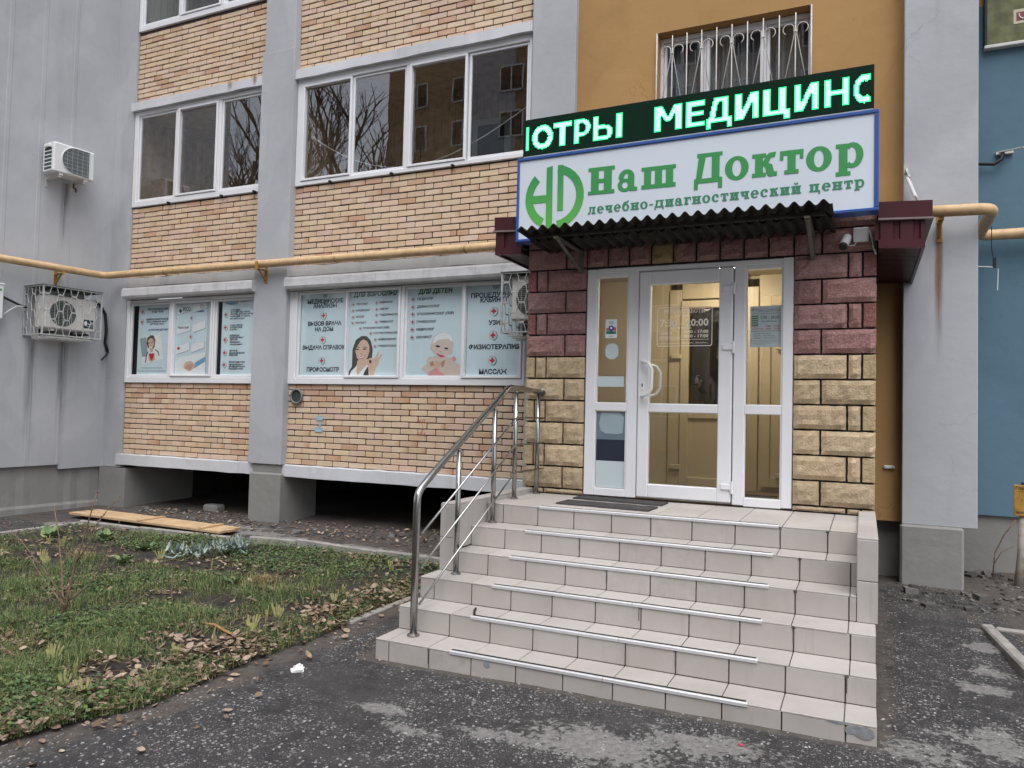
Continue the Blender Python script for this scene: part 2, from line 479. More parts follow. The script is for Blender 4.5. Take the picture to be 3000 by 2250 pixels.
# ---------------------------------------------------------------- ground
def axis(lo, hi, step, far):
    a = [lo+i*step for i in range(int((hi-lo)/step)+1)]
    ext = [step*2, .5, 2, 8, 30, 100, far]
    return [lo-e for e in reversed(ext)]+a+[hi+e for e in ext]
BED = [(-16, -7.5), (-6.2, -6.6), (-4.6, -4.9), (-3.87, -4.1), (-3.74, -3.75), (-3.61, -3.51), (-3.60, -3.02), (-3.62, -2.67), (-3.54, -2.2), (-3.56, -1.82), (-3.58, -1.39), (-3.56, -.88), (-3.5, -.3), (-3.46, .18), (-4.78, .28), (-5.93, .36), (-6.55, .28), (-8.27, .2), (-9.34, .21), (-9.36, -.75), (-9.6, -3), (-16, -3.2)]
def in_poly(x, y, P):
    c = False
    for i in range(len(P)):
        (x1, y1), (x2, y2) = P[i-1], P[i]
        if (y1 > y) != (y2 > y) and x < (x2-x1)*(y-y1)/(y2-y1)+x1: c = not c
    return c
def d_poly(x, y, P):
    d = 9
    for i in range(len(P)):
        (x1, y1), (x2, y2) = P[i-1], P[i]
        t = max(0, min(1, ((x-x1)*(x2-x1)+(y-y1)*(y2-y1))/((x2-x1)**2+(y2-y1)**2+1e-9)))
        d = min(d, math.hypot(x-x1-t*(x2-x1), y-y1-t*(y2-y1)))
    return d
SX_ = (-2.964, -.016)
WEAR = [(-1.25, -2.85, .55, .22, .9), (-.75, -2.62, .45, .16, .9), (-1.75, -2.95, .3, .12, .8), (-.4, -2.9, .5, .25, .65), (.2, -2.3, .3, .25, .7), (.5, -2.0, .35, .3, .75), (.55, -1.2, .17, .12, 1), (.63, -.83, .13, .13, 1), (.68, -.31, .16, .13, 1), (.70, .15, .10, .07, 1), (-2.2, -3.1, .35, .1, .6), (-2.45, -2.95, .18, .09, .9),
        (-9.6, .25, .55, .22, 1), (-6.9, .85, .55, .2, 1), (-6.3, .70, .6, .2, 1), (-5.3, .62, .7, .2, 1), (-4.7, .55, .6, .18, 1), (-7.4, 1.1, .6, .16, .9), (-3.9, .7, .5, .16, .8)]
def fbm(x, y, z=0, o=4): return mnoise.fractal(Vector((x, y, z)), 1.0, 2.0, o)
def gz(x, y):
    z = G(x, y)+.012*mnoise.noise(Vector((x*1.1, y*1.1, 3)))+.004*mnoise.noise(Vector((x*6, y*6, 1)))
    if y > 1.0:  # rubble under the overhanging slab
        z += .022*max(0, min(1, (y-1.2)/.5))*(.4+mnoise.noise(Vector((x*2.5, y*2.5, 9)))) if x < -3 else 0
    return z
gxs, gys = axis(-12.0, 3.0, .06, 250), axis(-5.2, 3.4, .06, 250)
gv, gw, gm = [], [], []
for y in gys:
    for x in gxs:
        near = -13 < x < 4 and -6 < y < 4
        gv.append((x, y, gz(x, y) if near else G(x, y)-.01))
        w = mu = 0.
        if near:
            for (cx, cy, rx, ry, s) in WEAR:
                d = math.hypot((x-cx)/rx, (y-cy)/ry)
                if d < 1.8: w = max(w, s*max(0, 1-d*.62))
            dd = d_poly(x, y, BED) if y < 0 and x > -5.5 else (9 if y < .1 else 2)
            mu = max(0, 1-dd/.42)*.95
            if y > .25 and x < -3.2: mu = max(mu, .55)
            if y > 1.35: mu = 1
            if SX_[0]-.1 < x < SX_[1]+.07 and y > -2.36: mu = max(mu, .85)
            if .35 < x and -.9 < y and x > .95: mu = max(mu, .75)
            if -.05 < x < .3 and -2.2 < y < 1.4: mu = max(mu, .62*(1-(x)/.3))
            if x > .2 and y > .35: mu = max(mu, .45)
        gw.append(w); gm.append(mu)
nx = len(gxs)
gf = [(j*nx+i, j*nx+i+1, (j+1)*nx+i+1, (j+1)*nx+i) for j in range(len(gys)-1) for i in range(nx-1)]
me = bpy.data.meshes.new("ground")
me.from_pydata(gv, [], gf)
me.materials.append(m_asph)
for nm, arr in (("wear", gw), ("mud", gm)):
    a = me.attributes.new(nm, 'FLOAT', 'POINT'); a.data.foreach_set("value", arr)
me.polygons.foreach_set("use_smooth", [True]*len(gf))
tag(link(bpy.data.objects.new("ground", me)), kind="structure")

# flower-bed soil, a low uneven mound inside its outline
def bz(x, y):
    d = d_poly(x, y, BED)
    return G(x, y)+.015+.045*min(1, d/.35)+.03*mnoise.noise(Vector((x*2.2, y*2.2, 0)))*min(1, d/.2)+.018*mnoise.noise(Vector((x*7, y*7, 5)))
bm_ = MB(); idx = {}
st = .07
x = -12.0
cells = []
for i in range(int(8.6/st)):
    for j in range(int(7.6/st)):
        cx, cy = -12.0+i*st, -7.2+j*st
        if in_poly(cx+st/2, cy+st/2, BED): cells.append((i, j))
for (i, j) in cells:
    q = []
    for (a, b_) in ((0, 0), (1, 0), (1, 1), (0, 1)):
        k = (i+a, j+b_)
        if k not in idx:
            idx[k] = len(bm_.v); X, Y = -12.0+k[0]*st, -7.2+k[1]*st
            bm_.v.append((X, Y, bz(X, Y)))
        q.append(idx[k])
    bm_.f.append(tuple(q)); bm_.m.append(0)
cnt = {}
for f in bm_.f:
    for a, b_ in zip(f, f[1:]+f[:1]):
        k = (min(a, b_), max(a, b_)); cnt[k] = cnt.get(k, 0)+1
for (a, b_), c_ in cnt.items():
    if c_ == 1:
        for v in (a, b_):
            X, Y, Z = bm_.v[v]; bm_.v[v] = (X, Y, G(X, Y)-.02)
tag(bm_.build("flower_bed_soil", m_soil, smooth=True, fix=False), kind="structure")

# ---------------------------------------------------------------- apartment building
bld = thing("apartment_building", "grey panel apartment block with brick balconies, ochre and blue wall bays", "building", (-5, 1.7, .1))
YF = 1.66
# left wing: wall running towards the camera, its plinth and pilaster strip
wl_ = MB()
wl_.prism([(0, .685), (.70, .672), (.705, .74), (2.5, .72), (2.5, 13), (0, 13)], 'y', -.35, 0)
wl_.xf(LM)
lw = wl_.build("grey_wing_wall", m_grey, bld)
rb = MB()
for s, w, d in ((.71, .055, .004), (1.16, .06, .003), (1.62, .06, .004)):
    rb.prism([(s-w, -.01), (s+w, -.01), (s+w*.4, d), (s-w*.4, d)], 'z', .75, 13)
rb.xf(LM); rb.build("joint_band", m_grey, bld)
pl = MB()
n = 26
prof = [(i*2.5/n, -.055-.02*mnoise.noise(Vector((i*.9, 0, 0)))) for i in range(n+1)]
for i in range(n):
    (s0, o0), (s1, o1) = prof[i], prof[i+1]
    zs = [-.1, .13, .17, .55, .75]; off = [.03, .02+.02*mnoise.noise(Vector((i*1.7, 4, 0))), 0, 0, 0]; off2 = [.03, .02+.02*mnoise.noise(Vector(((i+1)*1.7, 4, 0))), 0, 0, 0]
    for k in range(4):
        pl.face([(s0, o0+off[k], zs[k]), (s1, o1+off2[k], zs[k]), (s1, o1+off2[k+1], zs[k+1]), (s0, o0+off[k+1], zs[k+1])])
pl.xf(LM); pl.build("wing_plinth", m_conc, bld, smooth=False)
MB().box(-10.87, -10.445, 1.625, 2.2, .69, 13).build("corner_strip", m_grey, bld)
MB().box(-10.87, -10.29, 1.60, 2.9, -.1, .68).build("corner_plinth", m_conc, bld)
# pilasters
def pilaster(x0, x1, y0, z0, zledge=None, lw=.03):
    b = MB()
    if zledge:
        b.cbox(x0-lw, x1+.008, y0-.012, 2.2, z0, zledge, .006)
        b.cbox(x0, x1, y0, 2.2, zledge, 13, .006)
    else: b.cbox(x0, x1, y0, 2.2, z0, 13, .006)
    return b.build("pilaster", m_grey, bld)
pilaster(-7.765, -7.225, 1.555, .892, 6.62)
pilaster(-3.665, -3.12, 1.58, .75)
pilaster(.235, .84, 1.50, .735)
MB().cbox(-7.735, -7.245, 1.57, 2.2, .76, .893, .01).cbox(-7.75, -7.20, 1.52, 2.3, -.1, .775, .02).build("pilaster_plinth", m_conc, bld)
MB().cbox(.22, .735, 1.47, 2.6, -.1, .736, .02).build("pilaster_plinth", m_conc, bld)
MB().box(-3.62, -3.1, 1.62, 2.2, -.1, .75).build("pilaster_plinth", m_conc, bld)
# floor slabs seen as bands on the balcony fronts
def ragged_slab(name, x0, x1, y0, z0, z1, mat, jag=.006):
    b = MB(); n = int((x1-x0)/.12)
    P = []
    for i in range(n+1):
        x = x0+(x1-x0)*i/n
        P.append((x, z0+jag*mnoise.noise(Vector((x*3, z0, 1)))*2, z1+jag*mnoise.noise(Vector((x*5, z1, 7)))*2, y0+.004*mnoise.noise(Vector((x*4, 2, z0)))))
    for (xa, za, zb, ya), (xb, zc, zd, yb) in zip(P, P[1:]):
        b.face([(xa, ya, za), (xb, yb, zc), (xb, yb+.006, zd-.012), (xa, ya+.006, zb-.012)])
        b.face([(xa, ya+.006, zb-.012), (xb, yb+.006, zd-.012), (xb, yb+.05, zd), (xa, ya+.05, zb)])
        b.face([(xa, 3.0, za), (xb, 3.0, zc), (xb, yb, zc), (xa, ya, za)])
        b.face([(xa, ya+.05, zb), (xb, yb+.05, zd), (xb, 3.0, zd), (xa, 3.0, zb)])
    for q in (P[0], P[-1]): b.face([(q[0], q[3], q[1]), (q[0], 3, q[1]), (q[0], 3, q[2]), (q[0], q[3], q[2])])
    return b.build(name, mat, bld, fix=False)
ragged_slab("floor_slab", -10.52, -7.70, 1.60, .735, .898, m_greyw)
ragged_slab("floor_slab", -7.30, -3.1, 1.60, .735, .898, m_greyw)
ragged_slab("floor_slab", -10.445, -7.77, 1.605, 3.455, 3.60, m_slab)
ragged_slab("floor_slab", -7.225, -3.66, 1.605, 3.455, 3.60, m_slab)
ragged_slab("floor_slab", -10.46, -7.80, 1.57, 6.20, 6.345, m_greyw)
ragged_slab("floor_slab", -7.25, -3.668, 1.57, 6.18, 6.32, m_greyw)
rs = MB()
for x in (-8.40, -7.95):
    for k in range(3):
        rs.box(x+.02*k, x+.025+.02*k, 1.555, 1.58, 6.22-.01*k, 6.35-.02*k)
def stain_mat(name, c, dens=.8):
    m, nt, n_, l_, bs = new_mat(name)
    uv = n_.new("ShaderNodeTexCoord").outputs["Generated"]
    sx_ = n_.new("ShaderNodeSeparateXYZ"); l_.new(uv, sx_.inputs[0])
    ax = math_n(nt, 'SUBTRACT', 1.0, math_n(nt, 'MULTIPLY', math_n(nt, 'ABSOLUTE', math_n(nt, 'SUBTRACT', sx_.outputs[0], .5)), 2.0))
    az = ramp_n(nt, sx_.outputs[2], 0, .8)
    nn = noise_n(nt, pos_n(nt, (1, 1, .05)), 22, 3, .6)
    al = math_n(nt, 'MULTIPLY', math_n(nt, 'MULTIPLY', ax, az), math_n(nt, 'MULTIPLY', ramp_n(nt, nn, .3, .65), dens), True)
    bs.inputs["Base Color"].default_value = (*c, 1); bs.inputs["Roughness"].default_value = .9; l_.new(al, bs.inputs["Alpha"])
    return m
m_ruststain = stain_mat("rust_streak", (.28, .17, .10), .8); m_damp = stain_mat("damp_grey_streak", (.17, .17, .165), .42)
for (x, y, z0, z1, w) in ((-8.42, 1.560, 6.19, 6.36, .12), (-7.95, 1.560, 6.2, 6.36, .10)):
    MB().box(x-w/2, x+w/2, y, y+.003, z0, z1).build("rust_streak", m_ruststain, bld)
MB().box(.49, .57, 1.4965, 1.4985, 2.2, 3.37).build("rust_streak", m_ruststain, bld)
for (s_, w, z0, z1) in ((.78, .16, 3.9, 4.92), (.71, .16, .8, 2.58), (1.16, .18, .9, 2.6)):
    q = MB().box(s_-w/2, s_+w/2, .0045, .006, z0, z1); q.xf(LM); q.build("damp_streak", m_damp, bld)
# dark crawl space below the overhanging loggias
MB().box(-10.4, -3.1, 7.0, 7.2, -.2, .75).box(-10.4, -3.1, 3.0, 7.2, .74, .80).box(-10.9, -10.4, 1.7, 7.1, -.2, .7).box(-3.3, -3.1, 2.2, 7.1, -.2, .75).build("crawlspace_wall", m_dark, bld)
# ochre bay, with the openings of the upper window and the entrance left free
ob = MB()
ob.box(-3.12, -2.19, YF, 2.06, .735, 13).box(-.593, .25, YF, 2.06, .735, 13)
ob.box(-2.19, -.593, YF, 2.06, 5.905, 13).box(-2.19, -.593, YF, 2.06, 3.12, 4.45)
ob.box(-2.19, -2.02, YF+.002, 2.06, .735, 3.12).box(-.72, -.593, YF+.002, 2.06, .735, 3.12)
ob.build("ochre_wall", m_orange, bld)
MB().box(-3.1, .3, 1.80, 2.2, -.1, .735).build("ochre_wall_plinth", m_conc, bld)
MB().box(.80, 6, 2.40, 2.9, .775, 5.93).build("blue_wall", m_blue, bld)
MB().box(.80, 6, 2.40, 2.9, 5.93, 13).build("ochre_wall", m_orange, bld)
pm = MB().box(.7, 6, 2.44, 2.9, -.1, .776)
pm.build("blue_wall_plinth", m_conc, bld)
MB().box(-10.87, 6, 3.2, 3.4, .75, 13).build("rear_wall", m_void, bld)

# windows: frame, sashes, panes
def bar(b, x0, x1, z0, z1, y0, y1, c=.006): b.cbox(x0, x1, y0, y1, z0, z1, c)
def window(parent, x0, x1, z0, z1, panes, pz0, pz1, y=1.66, prof=.03, sill=True, glass=None, proud=(0, 1), label=None):
    f = MB()
    xs = [x0]+[v for p in panes for v in p]+[x1]
    bar(f, x0, panes[0][0]-.035, z0, z1, y-prof, y+.04)
    bar(f, panes[-1][1]+.035, x1, z0, z1, y-prof, y+.04)
    bar(f, panes[0][0]-.037, panes[-1][1]+.037, z0, pz0-.035, y-prof+.001, y+.04)
    bar(f, panes[0][0]-.037, panes[-1][1]+.037, pz1+.035, z1, y-prof+.001, y+.04)
    for (a, b_), (c, d) in zip(panes, panes[1:]):
        if c-b_ > .08: bar(f, b_+.034, c-.034, pz0-.036, pz1+.036, y-prof+.004, y+.04)
    fo = f.build("window", m_white, parent)
    if label: fo["label"] = label
    for i, (a, b_) in enumerate(panes):
        s = MB(); w = .032
        yy = y-prof-.012 if i % 2 == proud[1] % 2 else y-.008
        nxt = panes[i+1][0]-b_ if i+1 < len(panes) else 1
        prv = a-panes[i-1][1] if i else 1
        wl, wr = min(w, prv*.48), min(w, nxt*.48)
        bar(s, a-wl, a, pz0-w, pz1+w, yy, y+.03, .005); bar(s, b_, b_+wr, pz0-w, pz1+w, yy, y+.03, .005)
        bar(s, a, b_, pz0-w, pz0, yy+.001, y+.03, .005); bar(s, a, b_, pz1, pz1+w, yy+.001, y+.03, .005)
        s.build("sash", m_white, fo)
        g = MB().box(a-.005, b_+.005, y+.008, y+.013, pz0-.005, pz1+.005)
        g.build("pane", glass or m_glass, fo)
    return fo
w_ur = window(bld, -7.215, -3.69, 4.705, 6.185, [(-7.084, -6.322), (-6.262, -5.483), (-5.361, -4.587), (-4.51, -3.76)], 4.797, 6.065, proud=(0, 0))
w_ul = window(bld, -10.44, -7.86, 4.705, 6.20, [(-10.319, -9.581), (-9.464, -8.721), (-8.60, -7.90)], 4.825, 6.10, proud=(0, 1))
w_tl = window(bld, -10.44, -7.86, 7.48, 8.98, [(-10.344, -9.613), (-9.495, -8.755), (-8.62, -7.90)], 7.60, 8.88, proud=(0, 1))
w_lr = window(bld, -7.222, -3.69, 1.988, 3.25, [(-7.061, -6.303), (-6.253, -5.459), (-5.344, -4.562), (-4.494, -3.76)], 2.106, 3.20, y=1.655, proud=(0, 1), glass=m_glassp)
w_ll = window(bld, -10.435, -7.84, 1.988, 3.25, [(-10.334, -9.55), (-9.422, -8.676), (-8.579, -7.867)], 2.114, 3.17, y=1.655, proud=(0, 1), glass=m_glassp)
# window-sill clips
for x in (-9.62, -8.55, -7.93):
    MB().cbox(x-.02, x+.02, 1.59, 1.64, 4.69, 4.72, .008).build("drain_cap", m_black, bld)
for x in (-6.60, -5.62, -4.72):
    MB().cbox(x-.02, x+.02, 1.59, 1.64, 4.69, 4.72, .008).build("drain_cap", m_black, bld)
# loggia rooms behind the upper windows, lined with narrow boards
def loggia(x0, x1, z0, z1, mat):
    b = MB()
    n = int((x1-x0)/.11)
    for i in range(n):
        a = x0+(x1-x0)*i/n; e = x0+(x1-x0)*(i+1)/n
        b.box(a+.004, e-.004, 2.85, 2.89, z0, z1)
    for xx in (x0, x1):
        for k in range(9):
            b.box(min(xx, xx), xx+.02, 1.76+.12*k+.004, 1.76+.12*(k+1)-.004, z0, z1)
    b.box(x0, x1, 1.72, 2.95, z0-.05, z0); b.box(x0, x1, 1.72, 2.95, z1, z1+.04)
    b.box(x0, x1, 1.70, 1.78, z0, z0+1.08)
    return b.build("loggia_lining", mat, bld)
loggia(-7.22, -3.70, 3.62, 6.16, m_woodin)
loggia(-10.44, -7.86, 3.62, 6.16, m_woodin)
loggia(-10.44, -7.86, 6.36, 8.98, m_roomw)
# balcony door seen deep in the middle loggia
dd = MB(); dd.cbox(-5.1, -4.5, 2.80, 2.849, 3.62, 5.75, .01); dd.build("balcony_door", m_roomw, bld)
MB().box(-5.0, -4.6, 2.78, 2.801, 4.6, 5.65).build("balcony_door_pane", m_void, bld)
wr_ = MB()
pts = [(-7.05, 1.78, 5.42)]
for i in range(1, 15):
    t = i/14; pts.append((-7.05+3.3*t, 1.78+.25*t, 5.42-.62*math.sin(math.pi*(t**.92))+.15*t))
wr_.tube(pts, .006, 6); wr_.build("clothes_line", m_wirew, bld)
# near-black sheets standing in for the unlit room behind the lower poster windows
MB().box(-10.43, -7.87, 1.76, 1.80, 1.99, 3.24).box(-7.2, -3.7, 1.76, 1.80, 1.99, 3.24).build("dark_room_backing", m_void, bld)
# window in the ochre bay
w_or = window(bld, -2.19, -.593, 4.45, 5.90, [(-2.12, -1.74), (-1.645, -1.115), (-1.02, -.64)], 4.55, 5.815, y=1.83, prof=.03)
cu = MB()
N = 60
for i in range(N):
    xa, xb = -2.17+1.56*i/N, -2.17+1.56*(i+1)/N
    ya, yb = 1.98+.03*math.sin(i*.9)+.012*math.sin(i*2.3), 1.98+.03*math.sin((i+1)*.9)+.012*math.sin((i+1)*2.3)
    cu.face([(xa, ya, 4.4), (xb, yb, 4.4), (xb, yb, 5.9), (xa, ya, 5.9)])
m_curt = M("sheer_curtain", (.27, .285, .30), .9, .1, 4)
cu.build("curtain", m_curt, bld, smooth=True, fix=False)

# ---------------------------------------------------------------- brick balcony walls
BC, BL = .0778, .2599
def brick_mesh(k, L):
    r = random.Random(k*7+int(L*1000))
    h, d = BC-.0125, .10
    j = lambda s=.0025: r.uniform(-s, s)
    c = .006
    b = MB()
    x0, x1, z0, z1 = -L/2, L/2, -h/2, h/2
    # front octagon-ish outline with worn corners, rounded over
    def ring(ins, y):
        P = []
        for (sx, sz) in ((-1, -1), (1, -1), (1, 1), (-1, 1)):
            cr = c*(1+abs(j(.6)))+(.012 if r.random() < .06 else 0)
            X, Z = (x1 if sx > 0 else x0), (z1 if sz > 0 else z0)
            a = (X-sx*(ins+cr), y, Z-sz*ins); e = (X-sx*ins, y, Z-sz*(ins+cr))
            P += [a, e] if sx*sz > 0 and sx < 0 or (sx > 0 and sz < 0) else [e, a]
        return P
    r.seed(k*7+int(L*1000)); A = ring(0, d)
    r.seed(k*7+int(L*1000)); B_ = ring(0, .005)
    r.seed(k*7+int(L*1000)); C_ = ring(.004, 0)
    # order each ring by angle so the outline is simple
    key = lambda p: math.atan2(p[2]/h, p[0]/L)
    for R_ in (A, B_, C_): R_.sort(key=key)
    n = 8
    b.v = A+B_+C_
    for q in (0, 1):
        for i in range(n):
            i2 = (i+1) % n
            b.f.append((q*n+i, q*n+i2, (q+1)*n+i2, (q+1)*n+i)); b.m.append(0)
    b.f.append(tuple(2*n+i for i in range(n))); b.m.append(0)
    return b.mesh("brick", m_brick)
BM = {}
def get_brick(k, L):
    L = round(L, 2)
    if (k, L) not in BM: BM[(k, L)] = brick_mesh(k, L)
    return BM[(k, L)]
def pick_colour(r, orange):
    t = r.random()
    if t < orange: c = (.55, .365, .255)
    elif t < orange+.10: c = (.60, .46, .325)
    elif t < orange+.20: c = (.625, .475, .37)
    else: c = (.655, .51, .385)
    s = r.uniform(.93, 1.06)
    return (c[0]*s, c[1]*s*r.uniform(.97, 1.03), c[2]*s*r.uniform(.94, 1.06), 1)
def brick_wall(label, x0, x1, z0, z1, seed, off=0., top_orange=3, skip=()):
    r = random.Random(seed)
    t = thing("brick_wall", label, "brick wall", ((x0+x1)/2, YF, z0), "buff brick balcony walls")
    MB().box(x0, x1, YF+.009, YF+.16, z0, z1).build("mortar_bed", m_mortar, t)
    rows = int(round((z1-z0)/BC))
    for k in range(rows):
        zc = z0+(k+.5)*BC
        if zc+BC*.4 > z1+.02: break
        x = x0+off-(BL if off else 0)+(0 if k % 2 == 0 else -BL/2)
        while x < x1-.03:
            a, e = max(x, x0), min(x+BL, x1)
            x += BL
            if e-a < .022: continue
            cut = r.random() < .012 and e-a > .2
            segs = [(a, a+.09), (a+.09, e)] if cut else [(a, e)]
            for (sa, se) in segs:
                if any(math.hypot((sa+se)/2-px, zc-pz) < pr for (px, pz, pr) in skip): continue
                L = se-sa-.0105
                dz = r.uniform(-.0025, .0025); rz = r.uniform(-.006, .006)
                o = inst("brick", get_brick(r.randrange(4), L), t, ((sa+se)/2+r.uniform(-.003, .003), YF+r.uniform(-.004, .003), zc+dz), (0, rz, r.uniform(-.006, .006)))
                near_top = (rows-1-k) < top_orange
                o.color = pick_colour(r, .34 if near_top else .06)
    return t
bw = []
bw.append(brick_wall("buff brick wall under the left poster window, beside the grey wing", -10.44, -7.77, .897, 1.987, 1, .0, 2))
bw.append(brick_wall("buff brick wall under the right poster window, behind the handrail", -7.225, -3.665, .897, 1.987, 2, .0, 3))
bw.append(brick_wall("buff brick wall between the yellow gas pipe and the middle left window", -10.44, -7.77, 3.60, 4.705, 3, .0, 1))
bw.append(brick_wall("buff brick wall between the yellow gas pipe and the middle right window", -7.225, -3.665, 3.60, 4.705, 4, .0, 1))
bw.append(brick_wall("buff brick wall at top left, above the middle left window", -10.44, -7.80, 6.345, 7.48, 5, .0, 2))
bw.append(brick_wall("buff brick wall at top right, above the middle right window", -7.225, -3.665, 6.32, 7.48, 6, .0, 2))
# chalk and paint marks on the bricks
m_cblue = M("faded_blue_paint", (.30, .47, .58), .9, .2, 25)
m_cred = M("faded_red_marker", (.42, .13, .08), .9, .2, 25)

# ---------------------------------------------------------------- lettering helpers
TXC = {}
def tx(body, bold=.012):
    k = (body, bold)
    if k not in TXC:
        c = bpy.data.curves.new("t", 'FONT'); c.body = body; c.offset = bold; c.resolution_u = 2
        o = bpy.data.objects.new("t", c)
        m_ = bpy.data.meshes.new_from_object(o)
        vs_ = [(v.co.x, v.co.y) for v in m_.vertices]; fs = [tuple(p.vertices) for p in m_.polygons]
        bpy.data.objects.remove(o); bpy.data.curves.remove(c); bpy.data.meshes.remove(m_)
        xs = [v[0] for v in vs_] or [0, 1]
        TXC[k] = (vs_, fs, min(xs), max(xs))
    return TXC[k]
def put_text(b, body, x, z, y, size, mi=0, align='l', width=None, bold=.012, shear=0., rot=0., sx=1.):
    """flat letters in a plane facing -Y; size = height of a capital"""
    vs_, fs, xa, xb = tx(body, bold)
    s = size/.72
    kx = s*sx if width is None else width/(xb-xa)
    w = (xb-xa)*kx
    x0 = x if align == 'l' else (x-w/2 if align == 'c' else x-w)
    base = len(b.v)
    ca, sa = math.cos(rot), math.sin(rot)
    for (u, v) in vs_:
        U, V = (u-xa)*kx+shear*v*s, v*s
        dx = x0-x+U
        b.v.append((x+dx*ca-V*sa, y, z+dx*sa+V*ca))
    for f in fs:
        b.f.append(tuple(base+i for i in f)); b.m.append(mi)
    return w
# slab-serif letters, drawn from bars, polygons and arcs; x-height 1
S_, E_, T_ = .33, .12, .17
def _st(x, y0, y1, top=True, bot=True, l=True, r=True):
    q = [('r', x, y0, x+S_, y1)]
    if top: q.append(('r', x-(E_ if l else 0), y1-T_, x+S_+(E_ if r else 0), y1))
    if bot: q.append(('r', x-(E_ if l else 0), y0, x+S_+(E_ if r else 0), y0+T_))
    return q
def slab(ch, h=1.0):
    w = 1.12
    if ch in 'нН':
        return _st(E_, 0, h)+_st(w-E_-S_, 0, h)+[('r', E_+S_-.02, h*.42, w-E_-S_+.02, h*.42+.18)], w
    if ch == 'ш':
        w = 1.58
        return [('r', 0, 0, w, T_+.02)]+_st(E_, 0, h, bot=False)+_st(w/2-S_/2, 0, h, bot=False)+_st(w-E_-S_, 0, h, bot=False), w
    if ch == 'ц':
        return [('r', 0, 0, w+.06, T_+.02), ('r', w-.10, -.28, w+.10, .05)]+_st(E_, 0, h, bot=False)+_st(w-E_-S_, 0, h, bot=False), w+.1
    if ch in 'ий':
        q = _st(E_, 0, h)+_st(w-E_-S_, 0, h)+[('p', [(E_+S_-.04, .18), (E_+S_+.1, .12), (w-E_-S_+.04, h-.2), (w-E_-S_-.1, h-.12)])]
        if ch == 'й': q.append(('a', w/2, 1.42, .27, .25, .13, .10, 190, 350))
        return q, w
    if ch == 'т':
        w = .94
        return [('r', 0, h-.2, w, h), ('r', 0, h-.40, .14, h-.1), ('r', w-.14, h-.40, w, h-.1)]+_st(w/2-S_/2, 0, h, top=False), w
    if ch == 'г':
        w = .85
        return _st(E_, 0, h)+[('r', E_, h-.2, w, h), ('r', w-.15, h-.42, w, h-.05)], w
    if ch == 'о': return [('a', .5, .5, .5, .525, .19, .36, 0, 360)], 1.0
    if ch == 'с': return [('a', .5, .5, .48, .525, .17, .37, 50, 318), ('a', .72, .72, .17, .17, .01, .01, 0, 360)], .95
    if ch == 'е': return [('a', .5, .5, .48, .525, .17, .37, 0, 318), ('r', .25, .44, .93, .60)], .98
    if ch == 'р':
        return _st(E_, -.32, 1.0, top=False)+[('r', 0, 1-T_, E_+S_, 1.0), ('a', .62, .5, .43, .525, .16, .34, -130, 130)], 1.05
    if ch == 'а':
        return [('a', .37, .29, .37, .31, .15, .15, 0, 360), ('r', .50, .12, .83, .70), ('a', .44, .66, .39, .36, .10, .16, 0, 165), ('a', .18, .66, .14, .13, .005, .005, 0, 360), ('p', [(.50, .2), (.62, .0), (.98, 0), (.98, .15), (.83, .2)])], 1.0
    if ch == 'к':
        return _st(E_, 0, h)+[('p', [(E_+S_-.03, .44), (.62, .48), (.78, .80), (.92, .80), (.98, 1.02), (.70, 1.0), (.58, .9), (.44, .62)]), ('p', [(E_+S_-.03, .62), (.60, .58), (.82, .50), (.90, .17), (1.02, .19), (1.02, 0), (.70, -.02), (.60, .10), (.54, .38)])], 1.02
    if ch in 'дД':
        w = 1.20
        return [('r', .12, h-T_, w, h), ('p', [(.06, .05), (.30, .05), (.50, h-.1), (.20, h-.1)]), ('r', w-.12-S_, .05, w-.12, h-.05), ('r', 0, 0, w, T_+.03), ('r', 0, -.27, .17, .1), ('r', w-.17, -.27, w, .1)], w
    if ch == 'л':
        w = 1.08
        return [('r', .14, h-T_, w, h)]+_st(w-E_-S_, 0, h)+[('p', [(0, 0), (.24, -.01), (.40, .20), (.46, h-.1), (.24, h-.1), (.18, .3), (.1, .2), (0, .2)])], w
    if ch == 'ч':
        w = 1.05
        return _st(w-E_-S_, 0, h)+_st(E_, .5, h, bot=False)+[('p', [(E_, .55), (E_+.1, .36), (.5, .32), (w-E_-S_+.02, .40), (w-E_-S_+.02, .56), (.5, .50), (E_+S_, .6)])], w
    if ch == 'б': return [('a', .5, .46, .48, .49, .18, .32, 0, 360), ('p', [(.02, .5), (.04, .85), (.25, 1.22), (.62, 1.28), (.88, 1.42), (.94, 1.36), (.82, 1.12), (.5, 1.04), (.3, .9), (.2, .5)])], 1.0
    if ch == '-': return [('r', .05, .38, .55, .56)], .6
    return [], .5
def prim_pts(q):
    if q[0] == 'r': return [[(q[1], q[2]), (q[3], q[2]), (q[3], q[4]), (q[1], q[4])]]
    if q[0] == 'p': return [q[1]]
    _, cx, cy, rx, ry, ix, iy, a0, a1 = q
    n = max(6, int(abs(a1-a0)/12)); out = []
    for i in range(n):
        t0, t1 = rad(a0+(a1-a0)*i/n), rad(a0+(a1-a0)*(i+1)/n)
        out.append([(cx+rx*math.cos(t0), cy+ry*math.sin(t0)), (cx+rx*math.cos(t1), cy+ry*math.sin(t1)), (cx+ix*math.cos(t1), cy+iy*math.sin(t1)), (cx+ix*math.cos(t0), cy+iy*math.sin(t0))])
    return out
